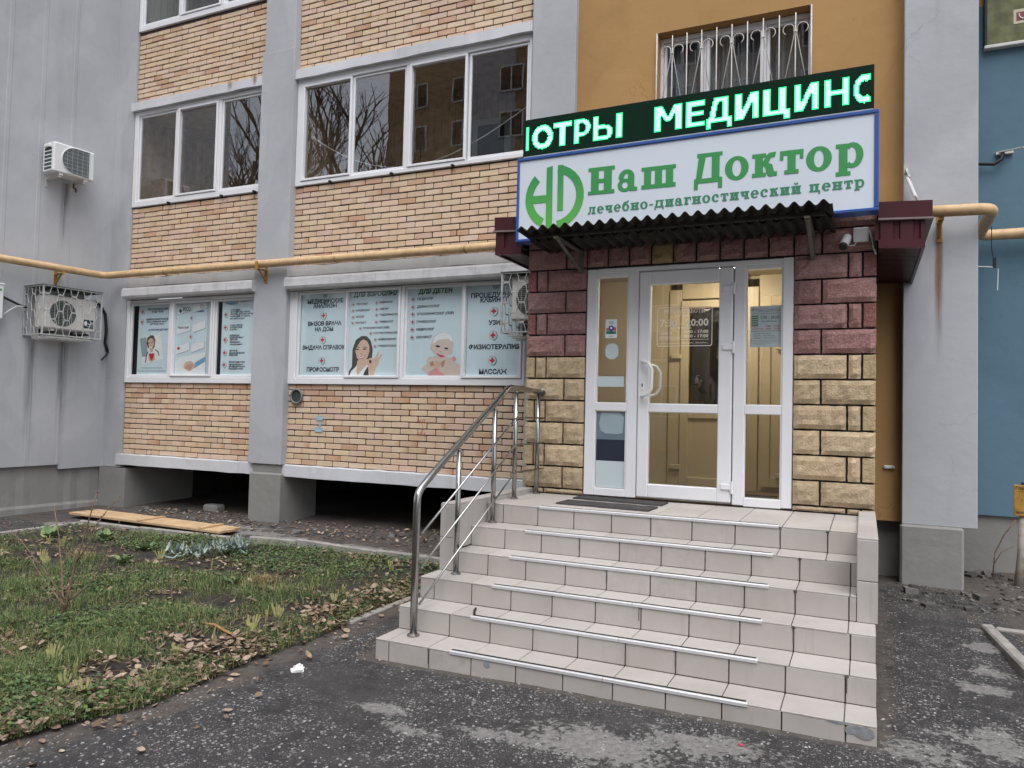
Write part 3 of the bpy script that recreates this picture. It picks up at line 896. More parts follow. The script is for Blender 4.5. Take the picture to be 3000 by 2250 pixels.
def tri_face(b, pts, y, mi=0):
    """polygon in an XZ plane, fan-safe via ear clipping of mathutils"""
    from mathutils.geometry import tessellate_polygon
    base = len(b.v)
    b.v += [(p[0], y, p[1]) for p in pts]
    if len(pts) <= 3:
        b.f.append(tuple(range(base, base+len(pts)))); b.m.append(mi); return
    for t in tessellate_polygon([[Vector((p[0], p[1], 0)) for p in pts]]):
        b.f.append(tuple(base+i for i in t)); b.m.append(mi)
def slab_glyph(b, ch, x0, x1, z0, xh, y, h=1.0, mi=0, slope=0.):
    prims, w = slab(ch, h)
    kx = (x1-x0)/w
    for i, q in enumerate(prims):
        for pts in prim_pts(q):
            tri_face(b, [(x0+u*kx, z0+v*xh+slope*(x0+u*kx)) for (u, v) in pts], y-i*.00025, mi)

# ---------------------------------------------------------------- entrance porch
por = thing("entrance_porch", "entrance porch of red and yellow split-face blocks with white glazed door", "porch", (-1.48, .8, .9))
PX0 = -2.957
core = MB()
core.box(PX0+.02, -2.372, .03, .22, .3, 3.45).box(-.606, -.02, .03, .22, .3, 3.45).box(-2.372, -.606, .03, .22, 2.99, 3.45)
core.box(PX0+.02, PX0+.2, .22, 1.65, .3, 3.45).box(-.2, -.02, .22, 1.65, .3, 3.45)
core.build("porch_wall", m_mortarb, por)
def block_mesh(k, L, H, rough=.011):
    r = random.Random(k*13+int(L*997))
    nx_, nz_ = max(3, int(L/.035)), max(4, int(H/.035))
    b = MB()
    for j in range(nz_+1):
        for i in range(nx_+1):
            u, v = i/nx_, j/nz_
            x, z = (u-.5)*L, (v-.5)*H
            e = min(u, 1-u)*L, min(v, 1-v)*H
            edge = min(1, min(e)/.022)
            y = .0-(.004+rough*edge*(.9+1.3*mnoise.noise(Vector((x*16+k*3, z*16, k*5.3)))+.8*mnoise.noise(Vector((x*45, z*45, k*2.1))))) 
            if min(e) < 1e-6:
                y = .006
                x += r.uniform(-.002, .002); z += r.uniform(-.002, .002)
            b.v.append((x, y, z))
    for j in range(nz_):
        for i in range(nx_):
            a = j*(nx_+1)+i
            b.f.append((a, a+1, a+nx_+2, a+nx_+1)); b.m.append(0)
    # sides going back
    rim = [i for i in range(nx_+1)]+[j*(nx_+1)+nx_ for j in range(1, nz_+1)]+[nz_*(nx_+1)+i for i in range(nx_-1, -1, -1)]+[j*(nx_+1) for j in range(nz_-1, 0, -1)]
    base = len(b.v)
    for q in rim:
        x, y, z = b.v[q]; b.v.append((x, .05, z))
    for i in range(len(rim)):
        i2 = (i+1) % len(rim)
        b.f.append((rim[i], base+i, base+i2, rim[i2])); b.m.append(0)
    return b.mesh("stone_block", m_block, smooth=False)
BKM = {}
def tint(c, lo, hi):
    k = rnd.uniform(lo, hi); return tuple(v*k for v in c)
RED = [(.36, .20, .19), (.385, .222, .21), (.335, .182, .172), (.37, .205, .19)]
YEL = [(.60, .475, .305), (.62, .49, .32), (.575, .45, .285), (.61, .48, .31)]
def stone(x0, x1, z0, z1, colr, smooth=False):
    L, H = round(x1-x0-.016, 3), round(z1-z0-.015, 3)
    c = ((x0+x1)/2, 0, (z0+z1)/2)
    if smooth:
        k = ('s', L, H)
        if k not in BKM: BKM[k] = MB().cbox(-L/2, L/2, .004, .05, -H/2, H/2, .004).mesh("stone_block", m_block)
        o = inst("stone_block", BKM[k], por, c)
    else:
        k = (rnd.randrange(5), L, H)
        if k not in BKM: BKM[k] = block_mesh(*k)
        o = inst("stone_block", BKM[k], por, c)
    o.color = (*colr, 1)
for c in range(-1, 11):
    z0, z1 = (1+.2*c, 1.2+.2*c) if c >= 0 else (.95, 1.0)
    pal = YEL if c <= 5 else RED
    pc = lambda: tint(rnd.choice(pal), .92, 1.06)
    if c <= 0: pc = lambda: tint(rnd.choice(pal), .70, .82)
    if c % 2 == 0:
        cols = [(PX0, PX0+.385), (PX0+.385, -2.37), (-.61, -.40), (-.40, 0)]; sm = ()
    else:
        cols = [(PX0, PX0+.098), (PX0+.098, PX0+.205), (PX0+.205, -2.37), (-.61, -.208), (-.208, -.105), (-.105, 0)]; sm = (0, 5)
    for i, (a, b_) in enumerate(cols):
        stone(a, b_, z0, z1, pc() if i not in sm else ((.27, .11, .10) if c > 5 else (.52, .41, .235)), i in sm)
for i in range(9):
    a = -2.37+i*1.76/9; b_ = -2.37+(i+1)*1.76/9
    stone(a, b_, 3.0, 3.2, (.36, .27, .13) if i == 3 else tint(rnd.choice(RED), .85, 1.0))
for i in range(7):
    a = PX0+i*2.957/7; stone(a, a+2.957/7, 3.2, 3.4, tint(rnd.choice(RED), .8, 1.))
# side faces of the piers that look out past the steps
# door unit
Y0 = .012
fr = MB()
bar(fr, -2.368, -2.275, .962, 2.985, Y0, Y0+.07); bar(fr, -.693, -.61, .962, 2.992, Y0, Y0+.07)
bar(fr, -2.276, -.692, 2.945, 2.988, Y0+.001, Y0+.07)
bar(fr, -1.985, -1.89, .962, 2.946, Y0+.002, Y0+.07); bar(fr, -1.075, -.985, .962, 2.946, Y0+.002, Y0+.07)
bar(fr, -2.276, -1.984, .962, 1.03, Y0+.001, Y0+.07); bar(fr, -.986, -.692, .954, 1.028, Y0+.001, Y0+.07)
bar(fr, -2.276, -1.984, 1.712, 1.79, Y0+.003, Y0+.065); bar(fr, -.986, -.692, 1.711, 1.792, Y0+.003, Y0+.065)
bar(fr, -2.276, -1.984, 2.905, 2.947, Y0+.003, Y0+.066); bar(fr, -.986, -.692, 2.909, 2.947, Y0+.003, Y0+.066)
fr.box(-1.89, -1.075, Y0+.055, Y0+.066, .962, .975).box(-1.095, -1.068, Y0+.061, Y0+.0695, .965, 2.944).box(-1.897, -1.872, Y0+.061, Y0+.0695, .965, 2.944).box(-1.88, -1.09, Y0+.061, Y0+.0695, 2.925, 2.944)  # side and top strips added behind the sash gaps to stop lamp light leaking
fo = fr.build("door_frame", m_white, por)
for (a, b_) in ((-2.276, -2.266), (-1.995, -1.985), (-.985, -.975), (-.703, -.693)):
    for (za, zb) in ((1.03, 1.712), (1.79, 2.905)): MB().box(a, b_, Y0+.012, Y0+.05, za, zb).build("glazing_bead", m_white, fo)
for (a, b_) in ((-2.27, -1.99), (-.98, -.695)):
    for (za, zb) in ((1.025, 1.715), (1.785, 2.91)):
        MB().box(a, b_, Y0+.03, Y0+.036, za, zb).build("side_pane", m_glassd, fo)
dr = MB(); yd = Y0-.008
bar(dr, -1.882, -1.784, .976, 2.938, yd, Y0+.06, .008); bar(dr, -1.197, -1.084, .976, 2.938, yd, Y0+.06, .008)
bar(dr, -1.785, -1.196, .976, 1.092, yd+.001, Y0+.06, .008); bar(dr, -1.785, -1.196, 2.82, 2.938, yd+.001, Y0+.06, .008)
bar(dr, -1.785, -1.196, 1.71, 1.788, yd+.003, Y0+.055, .008)
do = dr.build("door", m_white, por)
for (za, zb) in ((1.088, 1.714), (1.784, 2.824)):
    MB().box(-1.788, -1.193, Y0+.025, Y0+.031, za, zb).build("pane", m_glassd, do)
def hoop(x, y0, out, za, zb):
    return [(x, y0, zb), (x, y0-out*.6, zb), (x+.06, y0-out*.95, zb-.015), (x+.095, y0-out, zb-.07), (x+.095, y0-out, za+.07), (x+.06, y0-out*.95, za+.015), (x, y0-out*.6, za), (x, y0, za)]
MB().tube(hoop(-1.835, yd, .075, 1.845, 2.15), .014, 10).build("handle", m_white, do, smooth=True)
MB().tube([(p[0]+.015, 2*(Y0+.02)-p[1]+.04, p[2]) for p in hoop(-1.835, yd, .07, 1.855, 2.13)], .014, 10).build("handle", m_white, do, smooth=True)
MB().cbox(-1.853, -1.829, yd-.006, yd+.002, 1.90, 1.975, .006).build("lock_plate", m_white, do)
MB().box(-1.845, -1.837, yd-.0085, yd-.0062, 1.93, 1.957).build("keyhole", m_black, do)
for z in (2.755, 2.265, 1.105):
    h = MB(); h.cbox(-1.165, -1.078, yd-.016, yd+.001, z-.022, z+.028, .006); h.tube([(-1.072, yd-.012, z-.05), (-1.072, yd-.012, z+.05)], .011, 10)
    h.build("hinge", m_white, do)
# vestibule inside: side walls, ceiling, inner partition with its own doors, reception room beyond
ins = MB()
ins.box(-2.77, -2.75, .23, 1.5, .93, 3.3).box(-.22, -.205, .23, 1.5, .93, 3.3).box(-2.77, -.205, .23, 1.5, 3.12, 3.15)
ins.build("vestibule_wall", m_tan, por)
MB().box(-2.75, -.2, .1, 1.6, .92, .955).build("vestibule_floor", M("brown_entrance_floor", (.20, .15, .10), .6, .15, 5), por)
MB().cbox(-2.3, -.8, .2, .9, .955, .972, .004).build("vestibule_mat", M("dark_brown_mat", (.05, .04, .035), .95, .3, 30, .5, 120), por)
ip = MB()
ip.cbox(-2.75, -1.95, 1.44, 1.50, .95, 3.12, .004)
bar(ip, -1.95, -1.82, .95, 3.0, 1.42, 1.50); bar(ip, -1.16, -1.05, .95, 3.0, 1.42, 1.50); bar(ip, -1.82, -1.16, 2.90, 3.12, 1.425, 1.50)
bar(ip, -1.05, -.21, .95, 3.12, 1.45, 1.50)
ip.build("inner_partition", m_tan2, por)
idr = MB()
bar(idr, -1.825, -1.74, .97, 2.88, 1.40, 1.46); bar(idr, -1.24, -1.16, .97, 2.88, 1.40, 1.46); bar(idr, -1.74, -1.24, .97, 1.06, 1.401, 1.46); bar(idr, -1.74, -1.24, 2.80, 2.88, 1.401, 1.46); bar(idr, -1.74, -1.24, 1.66, 1.75, 1.401, 1.46)
idr.cbox(-1.745, -1.235, 1.42, 1.44, 1.05, 1.67, .003)
bar(idr, -1.02, -.93, 1.0, 2.9, 1.41, 1.46); bar(idr, -.40, -.32, 1.0, 2.9, 1.41, 1.46); bar(idr, -.93, -.40, 1.0, 1.1, 1.411, 1.46); bar(idr, -.93, -.40, 2.8, 2.9, 1.411, 1.46)
idr.cbox(-.935, -.395, 1.43, 1.445, 1.09, 2.81, .003)
for (x, z) in ((-1.90, 2.30), (-1.90, 1.16), (-.86, 2.38), (-.86, 1.12)):
    idr.cbox(x-.02, x+.09, 1.385, 1.41, z-.025, z+.025, .008)
idr.build("inner_door", m_tan2, por)
MB().box(-1.742, -1.238, 1.43, 1.436, 1.74, 2.81).build("inner_pane", m_glassd, por)
rm = MB()
rm.box(-3.6, -.1, 4.9, 5.0, .95, 3.5).box(-3.7, -3.6, 2.07, 5, .95, 3.5).box(-.1, 0, 2.07, 5, .95, 3.5).box(-3.6, -.1, 2.07, 5, 3.4, 3.5).box(-3.6, -.1, 2.07, 5, .9, .95)
rm.box(-3.6, -2.03, 2.061, 2.08, .95, 3.5).box(-.73, -.1, 2.061, 2.08, .95, 3.5).box(-2.03, -.73, 2.061, 2.08, 3.12, 3.5)
rm.build("reception_room", m_roomw, por)
MB().box(-2.02, -1.99, 1.50, 2.06, .95, 3.12).box(-.76, -.73, 1.50, 2.06, .95, 3.12).box(-2.02, -.73, 1.50, 2.06, 3.09, 3.12).box(-2.02, -.73, 1.50, 2.06, .93, .95).build("door_reveal", m_tan, por)
# maroon sheet-metal canopy
KS = -.0492
def canopy_shear(b):
    b.v = [(x, y, z+KS*(x-.312)) for (x, y, z) in b.v]; return b
cp = MB()
cp.box(PX0, 0, .1, 1.60, 3.25, 3.322)
canopy_shear(cp); co_ = cp.build("canopy", m_maroon, por)
for (a, b_) in ((-3.235, PX0-.001), (.001, .36)): canopy_shear(MB().box(a, b_, -.16, 1.60, 3.197, 3.322)).build("canopy_band", m_maroon, co_)
m_flash = M("pale_flashing_edge", (.22, .17, .17), .5, .1, 5)
for (a, b_) in ((-3.245, PX0), (.0, .366)): canopy_shear(MB().box(a, b_, -.172, 1.6, 3.182, 3.196)).build("flashing", m_flash, co_)
fp = MB(); fp2 = MB()
xs_ = [-3.225]
x = -3.225
prof = []
while x < .312:
    for (dx, dy) in ((0, 0), (.085, 0), (.095, .016), (.125, .016), (.135, 0)):
        if x+dx <= .312: prof.append((x+dx, -.148+dy))
    x += .135
prof.append((.312, -.148))
for (xa, ya), (xb, yb) in zip(prof, prof[1:]):
    if PX0-.01 < xa and xb < .0: continue
    (fp if xa < -1 else fp2).face([(xa, ya, 3.035), (xb, yb, 3.035), (xb, yb, 3.183), (xa, ya, 3.183)])
fp.box(-3.225, PX0-.002, -.158, -.13, 2.971, 3.036).box(-3.225, -3.2, -.13, 1.58, 2.971, 3.183)
fp2.box(.002, .312, -.158, -.13, 2.971, 3.036).box(.29, .312, -.13, 1.58, 2.971, 3.183)
for q in (fp, fp2): canopy_shear(q); q.build("fascia", m_maroon, co_, fix=False)
for y in [-.12+.055*i for i in range(31)]:
    for (a, b_) in ((-3.2, PX0-.005), (.005, .29)): canopy_shear(MB().box(a, b_, y, y+.035, 2.985, 2.995)).build("soffit_slat", m_maroon, co_)
for (a, b_) in ((-3.2, PX0-.005), (.005, .29)): canopy_shear(MB().box(a, b_, -.12, 1.58, 3.03, 3.05)).build("soffit_back", m_void, co_)

# ---------------------------------------------------------------- corrugated awning over the door
aw = thing("corrugated_awning", "dark weathered corrugated awning sheet bracketed above the glass door", "awning", (-1.5, -.4, 3.2))
ax0, ax1 = -2.745, -.30
def corrugated(y0, y1, z0, z1, ph):
    sh = MB(); nxw = 25*8; nyw = 4
    for j in range(nyw+1):
        v = j/nyw
        for i in range(nxw+1):
            u = i/nxw
            x = ax0+(ax1-ax0)*u; y = y0+(y1-y0)*v
            z = z0+(z1-z0)*v+.008*u+.020*math.sin(2*math.pi*u*25-.9+ph)+.004*mnoise.noise(Vector((x*3, y*3, 0)))
            sh.v.append((x, y-.012*mnoise.noise(Vector((x*2.2, ph, 4)))*(1-v), z))
    for j in range(nyw):
        for i in range(nxw):
            a = j*(nxw+1)+i
            sh.f.append((a, a+1, a+nxw+2, a+nxw+1)); sh.m.append(0)
    so = sh.build("corrugated_sheet", m_ondulin, aw, smooth=True, fix=False)
    sm_ = so.modifiers.new("thick", 'SOLIDIFY'); sm_.thickness = .005
corrugated(-.72, -.33, 3.220, 3.198, 0)
corrugated(-.45, -.004, 3.186, 3.172, 0)
for x in (-2.42, -.47):
    k = MB(); k.box(x-.02, x+.02, -.66, -.02, 3.135, 3.15); k.box(x-.02, x+.02, -.022, 0, 2.95, 3.15)
    k.tube([(x, -.62, 3.14), (x, -.02, 2.97)], .016, 6); k.build("bracket", M("grey_bracket_steel", (.13, .12, .10), .6, .2, 10), aw)
k = MB().box(-2.7, -.35, -.60, -.56, 3.165, 3.19); k.build("batten", m_ondulin, aw)

# ---------------------------------------------------------------- white clinic sign
SL = .0095
def shear_sign(b): b.v = [(x, y, z+SL*(x+2.95)) for (x, y, z) in b.v]; return b
sg = thing("clinic_sign", "white light-box sign in a blue frame with green clinic name", "sign", (-1.475, -.2, 3.2))
b = MB().box(-2.925, -.025, -.292, -.17, 3.235, 3.945); shear_sign(b).build("sign_face", m_signw, sg)
b = MB()
b.cbox(-2.95, -.0, -.305, -.16, 3.945, 3.972, .004).cbox(-2.95, -.0, -.305, -.16, 3.212, 3.236, .004).cbox(-2.95, -2.925, -.304, -.16, 3.236, 3.945, .004).cbox(-.032, -.0, -.304, -.16, 3.236, 3.945, .004)
shear_sign(b).build("sign_frame", m_bluefr, sg)
ye = -.2945
lt = MB()
B0 = 3.575; XH = .185
for ch, xa, xb, h in (('Н', -2.272, -2.034, 1.276), ('а', -2.007, -1.831, 1), ('ш', -1.80, -1.51, 1), ('Д', -1.36, -1.135, 1.32), ('о', -1.115, -.931, 1), ('к', -.905, -.717, 1), ('т', -.697, -.525, 1), ('о', -.506, -.323, 1), ('р', -.296, -.105, 1)):
    lt2 = MB(); slab_glyph(lt2, ch, xa, xb, B0+.004*(xa+2.27), XH, ye, h)
    lt2.build("letter", m_green, sg, fix=False)
m_teal = M("teal_green_sign_film", (.045, .23, .12), .5, .03, 2)
words = "лечебно-диагностический центр"
adv = []
for ch in words: adv.append(slab(ch)[1]+.16 if ch != ' ' else .75)
tot = sum(adv)-.16; kx = (2.268-.098)/tot; xx = -2.268
for ch, a in zip(words, adv):
    w_ = slab(ch)[1]
    if ch != ' ':
        sub = MB(); slab_glyph(sub, ch, xx, xx+w_*kx, 3.402+.016*(xx+2.27)/2.17+.006, .062, ye, slope=0); sub.build("small_letter", m_teal, sg, fix=False)
    xx += a*kx
m_logo, nt, n_, l_, b_p = new_mat("green_gradient_film")
sxz = n_.new("ShaderNodeSeparateXYZ"); l_.new(pos_n(nt), sxz.inputs[0])
l_.new(mix_n(nt, ramp_n(nt, sxz.outputs[2], 3.4, 3.75), (.10, .43, .075), (.042, .29, .085)), b_p.inputs["Base Color"]); b_p.inputs["Roughness"].default_value = .5
lg = MB(); cx, cz = -2.587, 3.590
def arc(a0, a1, rx, ry, ix, iy, y, cxx=cx):
    for pts in prim_pts(('a', cxx, cz, rx, ry, ix, iy, a0, a1)): tri_face(lg, pts, y)
arc(133, 243, .278, .285, .205, .205, ye)
tri_face(lg, [(-2.776, 3.69), (-2.776, 3.80), (-2.80, 3.775), (-2.80, 3.66)], ye-.0003)
tri_face(lg, [(-2.663, 3.315), (-2.601, 3.308), (-2.606, 3.873), (-2.663, 3.860)], ye-.0006)
tri_face(lg, [(-2.80, 3.550), (-2.655, 3.549), (-2.655, 3.616), (-2.80, 3.618)], ye-.0009)
tri_face(lg, [(-2.556, 3.465), (-2.501, 3.464), (-2.503, 3.870), (-2.557, 3.873)], ye-.0006)
arc(83, -83, .278, .285, .207, .215, ye-.0003)
lg.build("emblem", m_logo, sg, fix=False)

# ---------------------------------------------------------------- running-text LED display
led = thing("led_display", "long black LED running-text display with bright green letters above the sign", "LED sign", (-1.47, -.15, 3.98))
b = MB().cbox(-2.91, -.035, -.275, -.12, 3.978, 4.328, .004); shear_sign(b).build("display_case", M("black_led_case", (.008, .012, .010), .7, .1, 5, spec=.15), led)
b = MB().box(-2.895, -.05, -.2755, -.274, 3.99, 4.315); shear_sign(b).build("display_screen", M("dark_green_led_panel", (.006, .024, .015), .85, .1, 30, spec=.08), led)
b = MB().box(-2.90, -.04, -.2785, -.2745, 3.982, 3.989); shear_sign(b).build("trim", m_cage, led)
q_ = .24
LEDG = {
 'І': ([('r', .55, 0, .95, 1)], 1), 'О': ([('a', .5, .5, .5, .52, .24, .27, 0, 360)], 1), 'Т': ([('r', 0, .8, 1, 1), ('r', .35, 0, .66, 1)], 1),
 'Р': ([('r', 0, 0, .32, 1), ('r', 0, .82, .6, 1), ('r', 0, .30, .6, .48), ('a', .55, .65, .43, .35, .14, .17, -95, 95)], 1),
 'Ы': ([('r', 0, 0, .20, 1), ('r', 0, 0, .42, .17), ('r', 0, .46, .42, .63), ('a', .40, .315, .28, .315, .10, .145, -95, 95), ('r', .78, 0, .99, 1)], 1),
 'М': ([('r', 0, 0, .23, 1), ('r', .77, 0, 1, 1), ('p', [(.05, 1), (.30, 1), (.58, .36), (.42, .36)]), ('p', [(.95, 1), (.70, 1), (.42, .36), (.58, .36)])], 1),
 'Е': ([('r', 0, 0, .32, 1), ('r', 0, 0, 1, .19), ('r', 0, .41, .9, .59), ('r', 0, .81, 1, 1)], 1),
 'Д': ([('r', 0, .05, 1, .22), ('r', 0, -.17, .20, .2), ('r', .80, -.17, 1, .2), ('r', .30, .82, .86, 1), ('r', .62, .1, .86, 1), ('p', [(.10, .15), (.34, .15), (.50, .9), (.28, .9)])], 1),
 'И': ([('r', 0, 0, .28, 1), ('r', .72, 0, 1, 1), ('p', [(.1, 0), (.36, 0), (.9, 1), (.64, 1)])], 1),
 'Ц': ([('r', 0, .0, .27, 1), ('r', .60, 0, .86, 1), ('r', 0, 0, 1, .19), ('r', .76, -.2, 1, .19)], 1),
 'Н': ([('r', 0, 0, .29, 1), ('r', .71, 0, 1, 1), ('r', 0, .40, 1, .60)], 1),
 'С': ([('a', .62, .5, .62, .52, .32, .27, 55, 305), ('r', .75, .80, 1, 1.0), ('r', .75, 0, 1, .2)], 1)}
def inside(q, u, v):
    if q[0] == 'r': return q[1] <= u <= q[3] and q[2] <= v <= q[4]
    if q[0] == 'p': return in_poly(u, v, q[1])
    _, cx_, cy_, rx, ry, ix, iy, a0, a1 = q
    du, dv = u-cx_, v-cy_
    if (du/rx)**2+(dv/ry)**2 > 1 or (du/ix)**2+(dv/iy)**2 < 1: return False
    a = math.degrees(math.atan2(dv/ry, du/rx))
    lo, hi = min(a0, a1), max(a0, a1)
    return any(lo <= a+k <= hi for k in (-360, 0, 360))
m_ledw = EM("lit_led_core", (.36, 1.0, .62), 1.2)  # core whitened to imitate glare; the LEDs themselves are all green
m_ledg = EM("lit_led_edge", (.03, .80, .28), .9)  # rim dimmer and greener, painting the glare's falloff
P_ = .0098
for ch, xa, xb in (('І', -2.925, -2.845), ('О', -2.821, -2.617), ('Т', -2.612, -2.445), ('Р', -2.423, -2.262), ('Ы', -2.243, -1.981), ('М', -1.702, -1.474), ('Е', -1.443, -1.281), ('Д', -1.278, -1.070), ('И', -1.045, -.861), ('Ц', -.829, -.632), ('И', -.601, -.417), ('Н', -.383, -.202), ('С', -.178, -.055)):
    prims = LEDG[ch][0]
    on = set()
    i0, i1 = int(math.floor(xa/P_))-1, int(math.ceil(xb/P_))+1
    zb = 4.043; zh = .212
    for i in range(i0, i1+1):
        for j in range(0, 33):
            X, Z = (i+.5)*P_, 3.995+(j+.5)*P_
            u, v = (X-xa)/(xb-xa), (Z-zb)/zh
            if X < -2.89 or X > -.055: continue
            if any(inside(q, u, v) for q in prims): on.add((i, j))
    lb = MB()
    for (i, j) in on:
        edge = any((i+a, j+c) not in on for a, c in ((1, 0), (-1, 0), (0, 1), (0, -1)))
        X, Z, r_ = (i+.5)*P_, 3.995+(j+.5)*P_, P_*.43
        lb.face([(X-r_, -.2772, Z-r_), (X+r_, -.2772, Z-r_), (X+r_, -.2772, Z+r_), (X-r_, -.2772, Z+r_)], 1 if edge else 0)
    shear_sign(lb).build("lit_letter", [m_ledw, m_ledg], led, fix=False)

# ---------------------------------------------------------------- entrance steps
st_ = thing("entrance_steps", "beige tiled entrance steps with aluminium anti-slip nosings and low side walls", "steps", (-1.48, -1.2, .08))
SX0, SX1 = -2.964, -.016
RZ, TD = .1511, .2686
ST = [.948-RZ*(6-k) for k in range(0, 7)]            # ST[k] = top of step k
SF = [-.9446-TD*(6-k) for k in range(0, 7)]          # SF[k] = front of step k
core = MB()
for k in range(1, 7):
    core.box(SX0+.012, SX1-.012, SF[k]+.012, .02 if k == 6 else SF[k+1]+.05, -.1, ST[k]-.011)
core.box(SX0+.012, -2.848, SF[4]+.012, -.0, .3, .978).box(-.112, SX1-.002, SF[4]+.012, -.0, .3, .974)
core.build("concrete_core", m_grout, st_)
TM = {}
def tile(x0, x1, y0, y1, z0, z1):
    d = (round(x1-x0, 3), round(y1-y0, 3), round(z1-z0, 3))
    if d not in TM: TM[d] = MB().cbox(-d[0]/2, d[0]/2, -d[1]/2, d[1]/2, -d[2]/2, d[2]/2, .0025).mesh("tile", m_tile)
    j = rnd.uniform(-.0012, .0012)
    inst("tile", TM[d], st_, ((x0+x1)/2, (y0+y1)/2+j, (z0+z1)/2+rnd.uniform(-.0006, .0006)), (rnd.uniform(-.0015, .0015), rnd.uniform(-.0015, .0015), 0))
JO = {6: -.302, 5: -.156, 4: -.161, 3: -.148, 2: -.167, 1: -.16}
g_ = .0026
def xcuts(a, b_, off):
    c = [a]; x = off-math.ceil((off-a)/.3)*.3
    while x < b_-.02:
        if x > a+.02: c.append(x)
        x += .3
    c.append(b_); return list(zip(c, c[1:]))
for k in range(1, 7):
    xa, xb = (SX0, SX1) if k <= 3 else (-2.844, -.118)
    for (a, b_) in xcuts(xa, xb, JO[k]):                                   # risers
        z0 = ST[k-1]+.001 if k > 1 else G((a+b_)/2, SF[1])-.012
        tile(a+g_+.0008, b_-g_-.0008, SF[k], SF[k]+.011, z0, ST[k]-.0105)
    if k < 6:                                                              # treads
        for (a, b_) in xcuts(xa, xb, JO[k+1]): tile(a+g_, b_-g_, SF[k]-.001, SF[k+1]-.0015, ST[k]-.010, ST[k])
for ya, yb in ((SF[6]-.001, -.672), (-.668, -.372), (-.368, -.072), (-.068, .008)):
    for (a, b_) in xcuts(-2.844, -.118, JO[6]+.012): tile(a+g_, b_-g_, ya, yb, ST[6]-.010, ST[6])
for (xa, xb, xi) in ((SX0, -2.848, -2.848), (-.118, -.006, -.118)):        # side walls
    for (za, zb) in ((ST[3]+.001, .735), (.739, .979)): tile(xa, xb, SF[4]-.002, SF[4]+.009, za, zb)
    ys = [SF[4]+.001, -1.18, -.88, -.58, -.28, -.012]
    for ya, yb in zip(ys, ys[1:]):
        tile(xa-.001, xb+.001, ya+g_, yb-g_, .980, .990)
        x0, x1 = (xi-.006, xi+.003) if xi < -1 else (xi-.003, xi+.006)
        tile(x0, x1, ya+g_, yb-g_, .80 if ya > -.95 else .655, .979)
for k in (1, 2, 3):                                                        # right flank
    MB().box(SX1-.012, SX1-.003, SF[k]+.012, 0, ST[k]-RZ, ST[k]-.01).build("flank_mortar", m_mortarb, st_)
for k, (xa, xb) in {6: (-2.387, -.613), 5: (-2.387, -.621), 4: (-2.39, -.615), 3: (-2.39, -.621), 2: (-2.406, -.613), 1: (-2.408, -.628)}.items():
    nb = MB()
    y, z = SF[k], ST[k]
    split = [(xa, (xa+xb)/2+.1), ((xa+xb)/2+.103, xb)] if k <= 3 else [(xa, xb)]
    for (a, b_) in split:
        nb.prism([(y-.007, z-.015), (y-.0035, z-.015), (y-.0035, z+.0005), (y+.036, z+.0005), (y+.036, z+.0035), (y+.008, z+.006), (y-.004, z+.005), (y-.007, z+.001)], 'x', a, b_)
    no = nb.build("nosing_strip", m_alum, st_)
    MB().box(xa+.004, xb-.01, y+.0085, y+.032, z+.0036, z+.0066).build("rubber_insert", m_black, no)
# patches of mortar and small chips on the tile edges
m_smear = M("grey_mortar_smear", (.23, .235, .25), .9, .2, 25, .3, 60)
def blob(x, z, rx, rz, y, seed, name, mat):
    r = random.Random(seed); b = MB()
    tri_face(b, [(x+rx*r.uniform(.55, 1.1)*math.cos(rad(a)), z+rz*r.uniform(.5, 1.1)*math.sin(rad(a))) for a in range(0, 360, 20)], y)
    b.build(name, mat, st_, fix=False)
blob(-.09, .155, .085, .035, SF[1]-.0025, 3, "mortar_smear", m_smear); blob(-.19, .182, .06, .010, SF[1]-.0028, 4, "mortar_smear", m_smear)
blob(-2.15, .16, .03, .03, SF[1]-.0025, 8, "mortar_smear", m_smear)
for i, (x, k) in enumerate(((-.456, 5), (-.302, 6), (-.461, 4), (-1.661, 4), (-1.956, 5), (-.16, 2), (-.448, 3), (-1.067, 2), (-2.56, 1), (-1.36, 3), (-.602, 6), (-1.502, 6))):
    blob(x, ST[k]-.014, .012, .012, SF[k]-.0026, 20+i, "edge_chip", m_grout)
    MB().box(x-.003, x+.003, SF[k]-.0024, SF[k]-.0015, ST[k]-.10, ST[k]-.012).build("open_joint", m_grout, st_)
# a strip of insert that has come loose on the second step
MB().tube([(-2.39, SF[2]+.02, ST[2]+.008), (-2.43, SF[2]+.09, ST[2]+.012), (-2.455, SF[2]+.16, ST[2]+.010)], .008, 6).build("loose_insert", m_black, st_)

# ---------------------------------------------------------------- rubber strips in front of the door
def mat_strip(x0, x1, y0, y1, skew, label):
    b = MB(); n = 28
    for i in range(n+1):
        u = i/n; x = x0+(x1-x0)*u
        wob = .004*math.sin(u*21)+.008*mnoise.noise(Vector((u*7, y0*5, 0)))
        dy = skew*u
        for yy, zz in ((y0, .001), (y0+.006, .012), (y1-.006, .012), (y1, .001)):
            b.v.append((x+.02*(yy-y0), yy+dy+(wob if yy < (y0+y1)/2 else wob*.6), ST[6]+zz+.003*mnoise.noise(Vector((u*9, yy*4, 2)))+.001))
    for i in range(n):
        for k in range(3):
            a = i*4+k; b.f.append((a, a+1, a+5, a+4)); b.m.append(0)
        b.f.append((i*4, i*4+4, i*4+7, i*4+3)); b.m.append(0)
    b.f.append((0, 1, 2, 3)); b.m.append(0); b.f.append((n*4+3, n*4+2, n*4+1, n*4)); b.m.append(0)
    tag(b.build("rubber_mat", M("grey_rubber_mat", (.045, .042, .042), .9, .2, 20, .5, 140), None, loc=(0, 0, 0)), label, "mat", "rubber mat strips")
mat_strip(-2.36, -1.575, -.27, -.03, -.07, "dark rubber mat strip lying nearer the door sill")
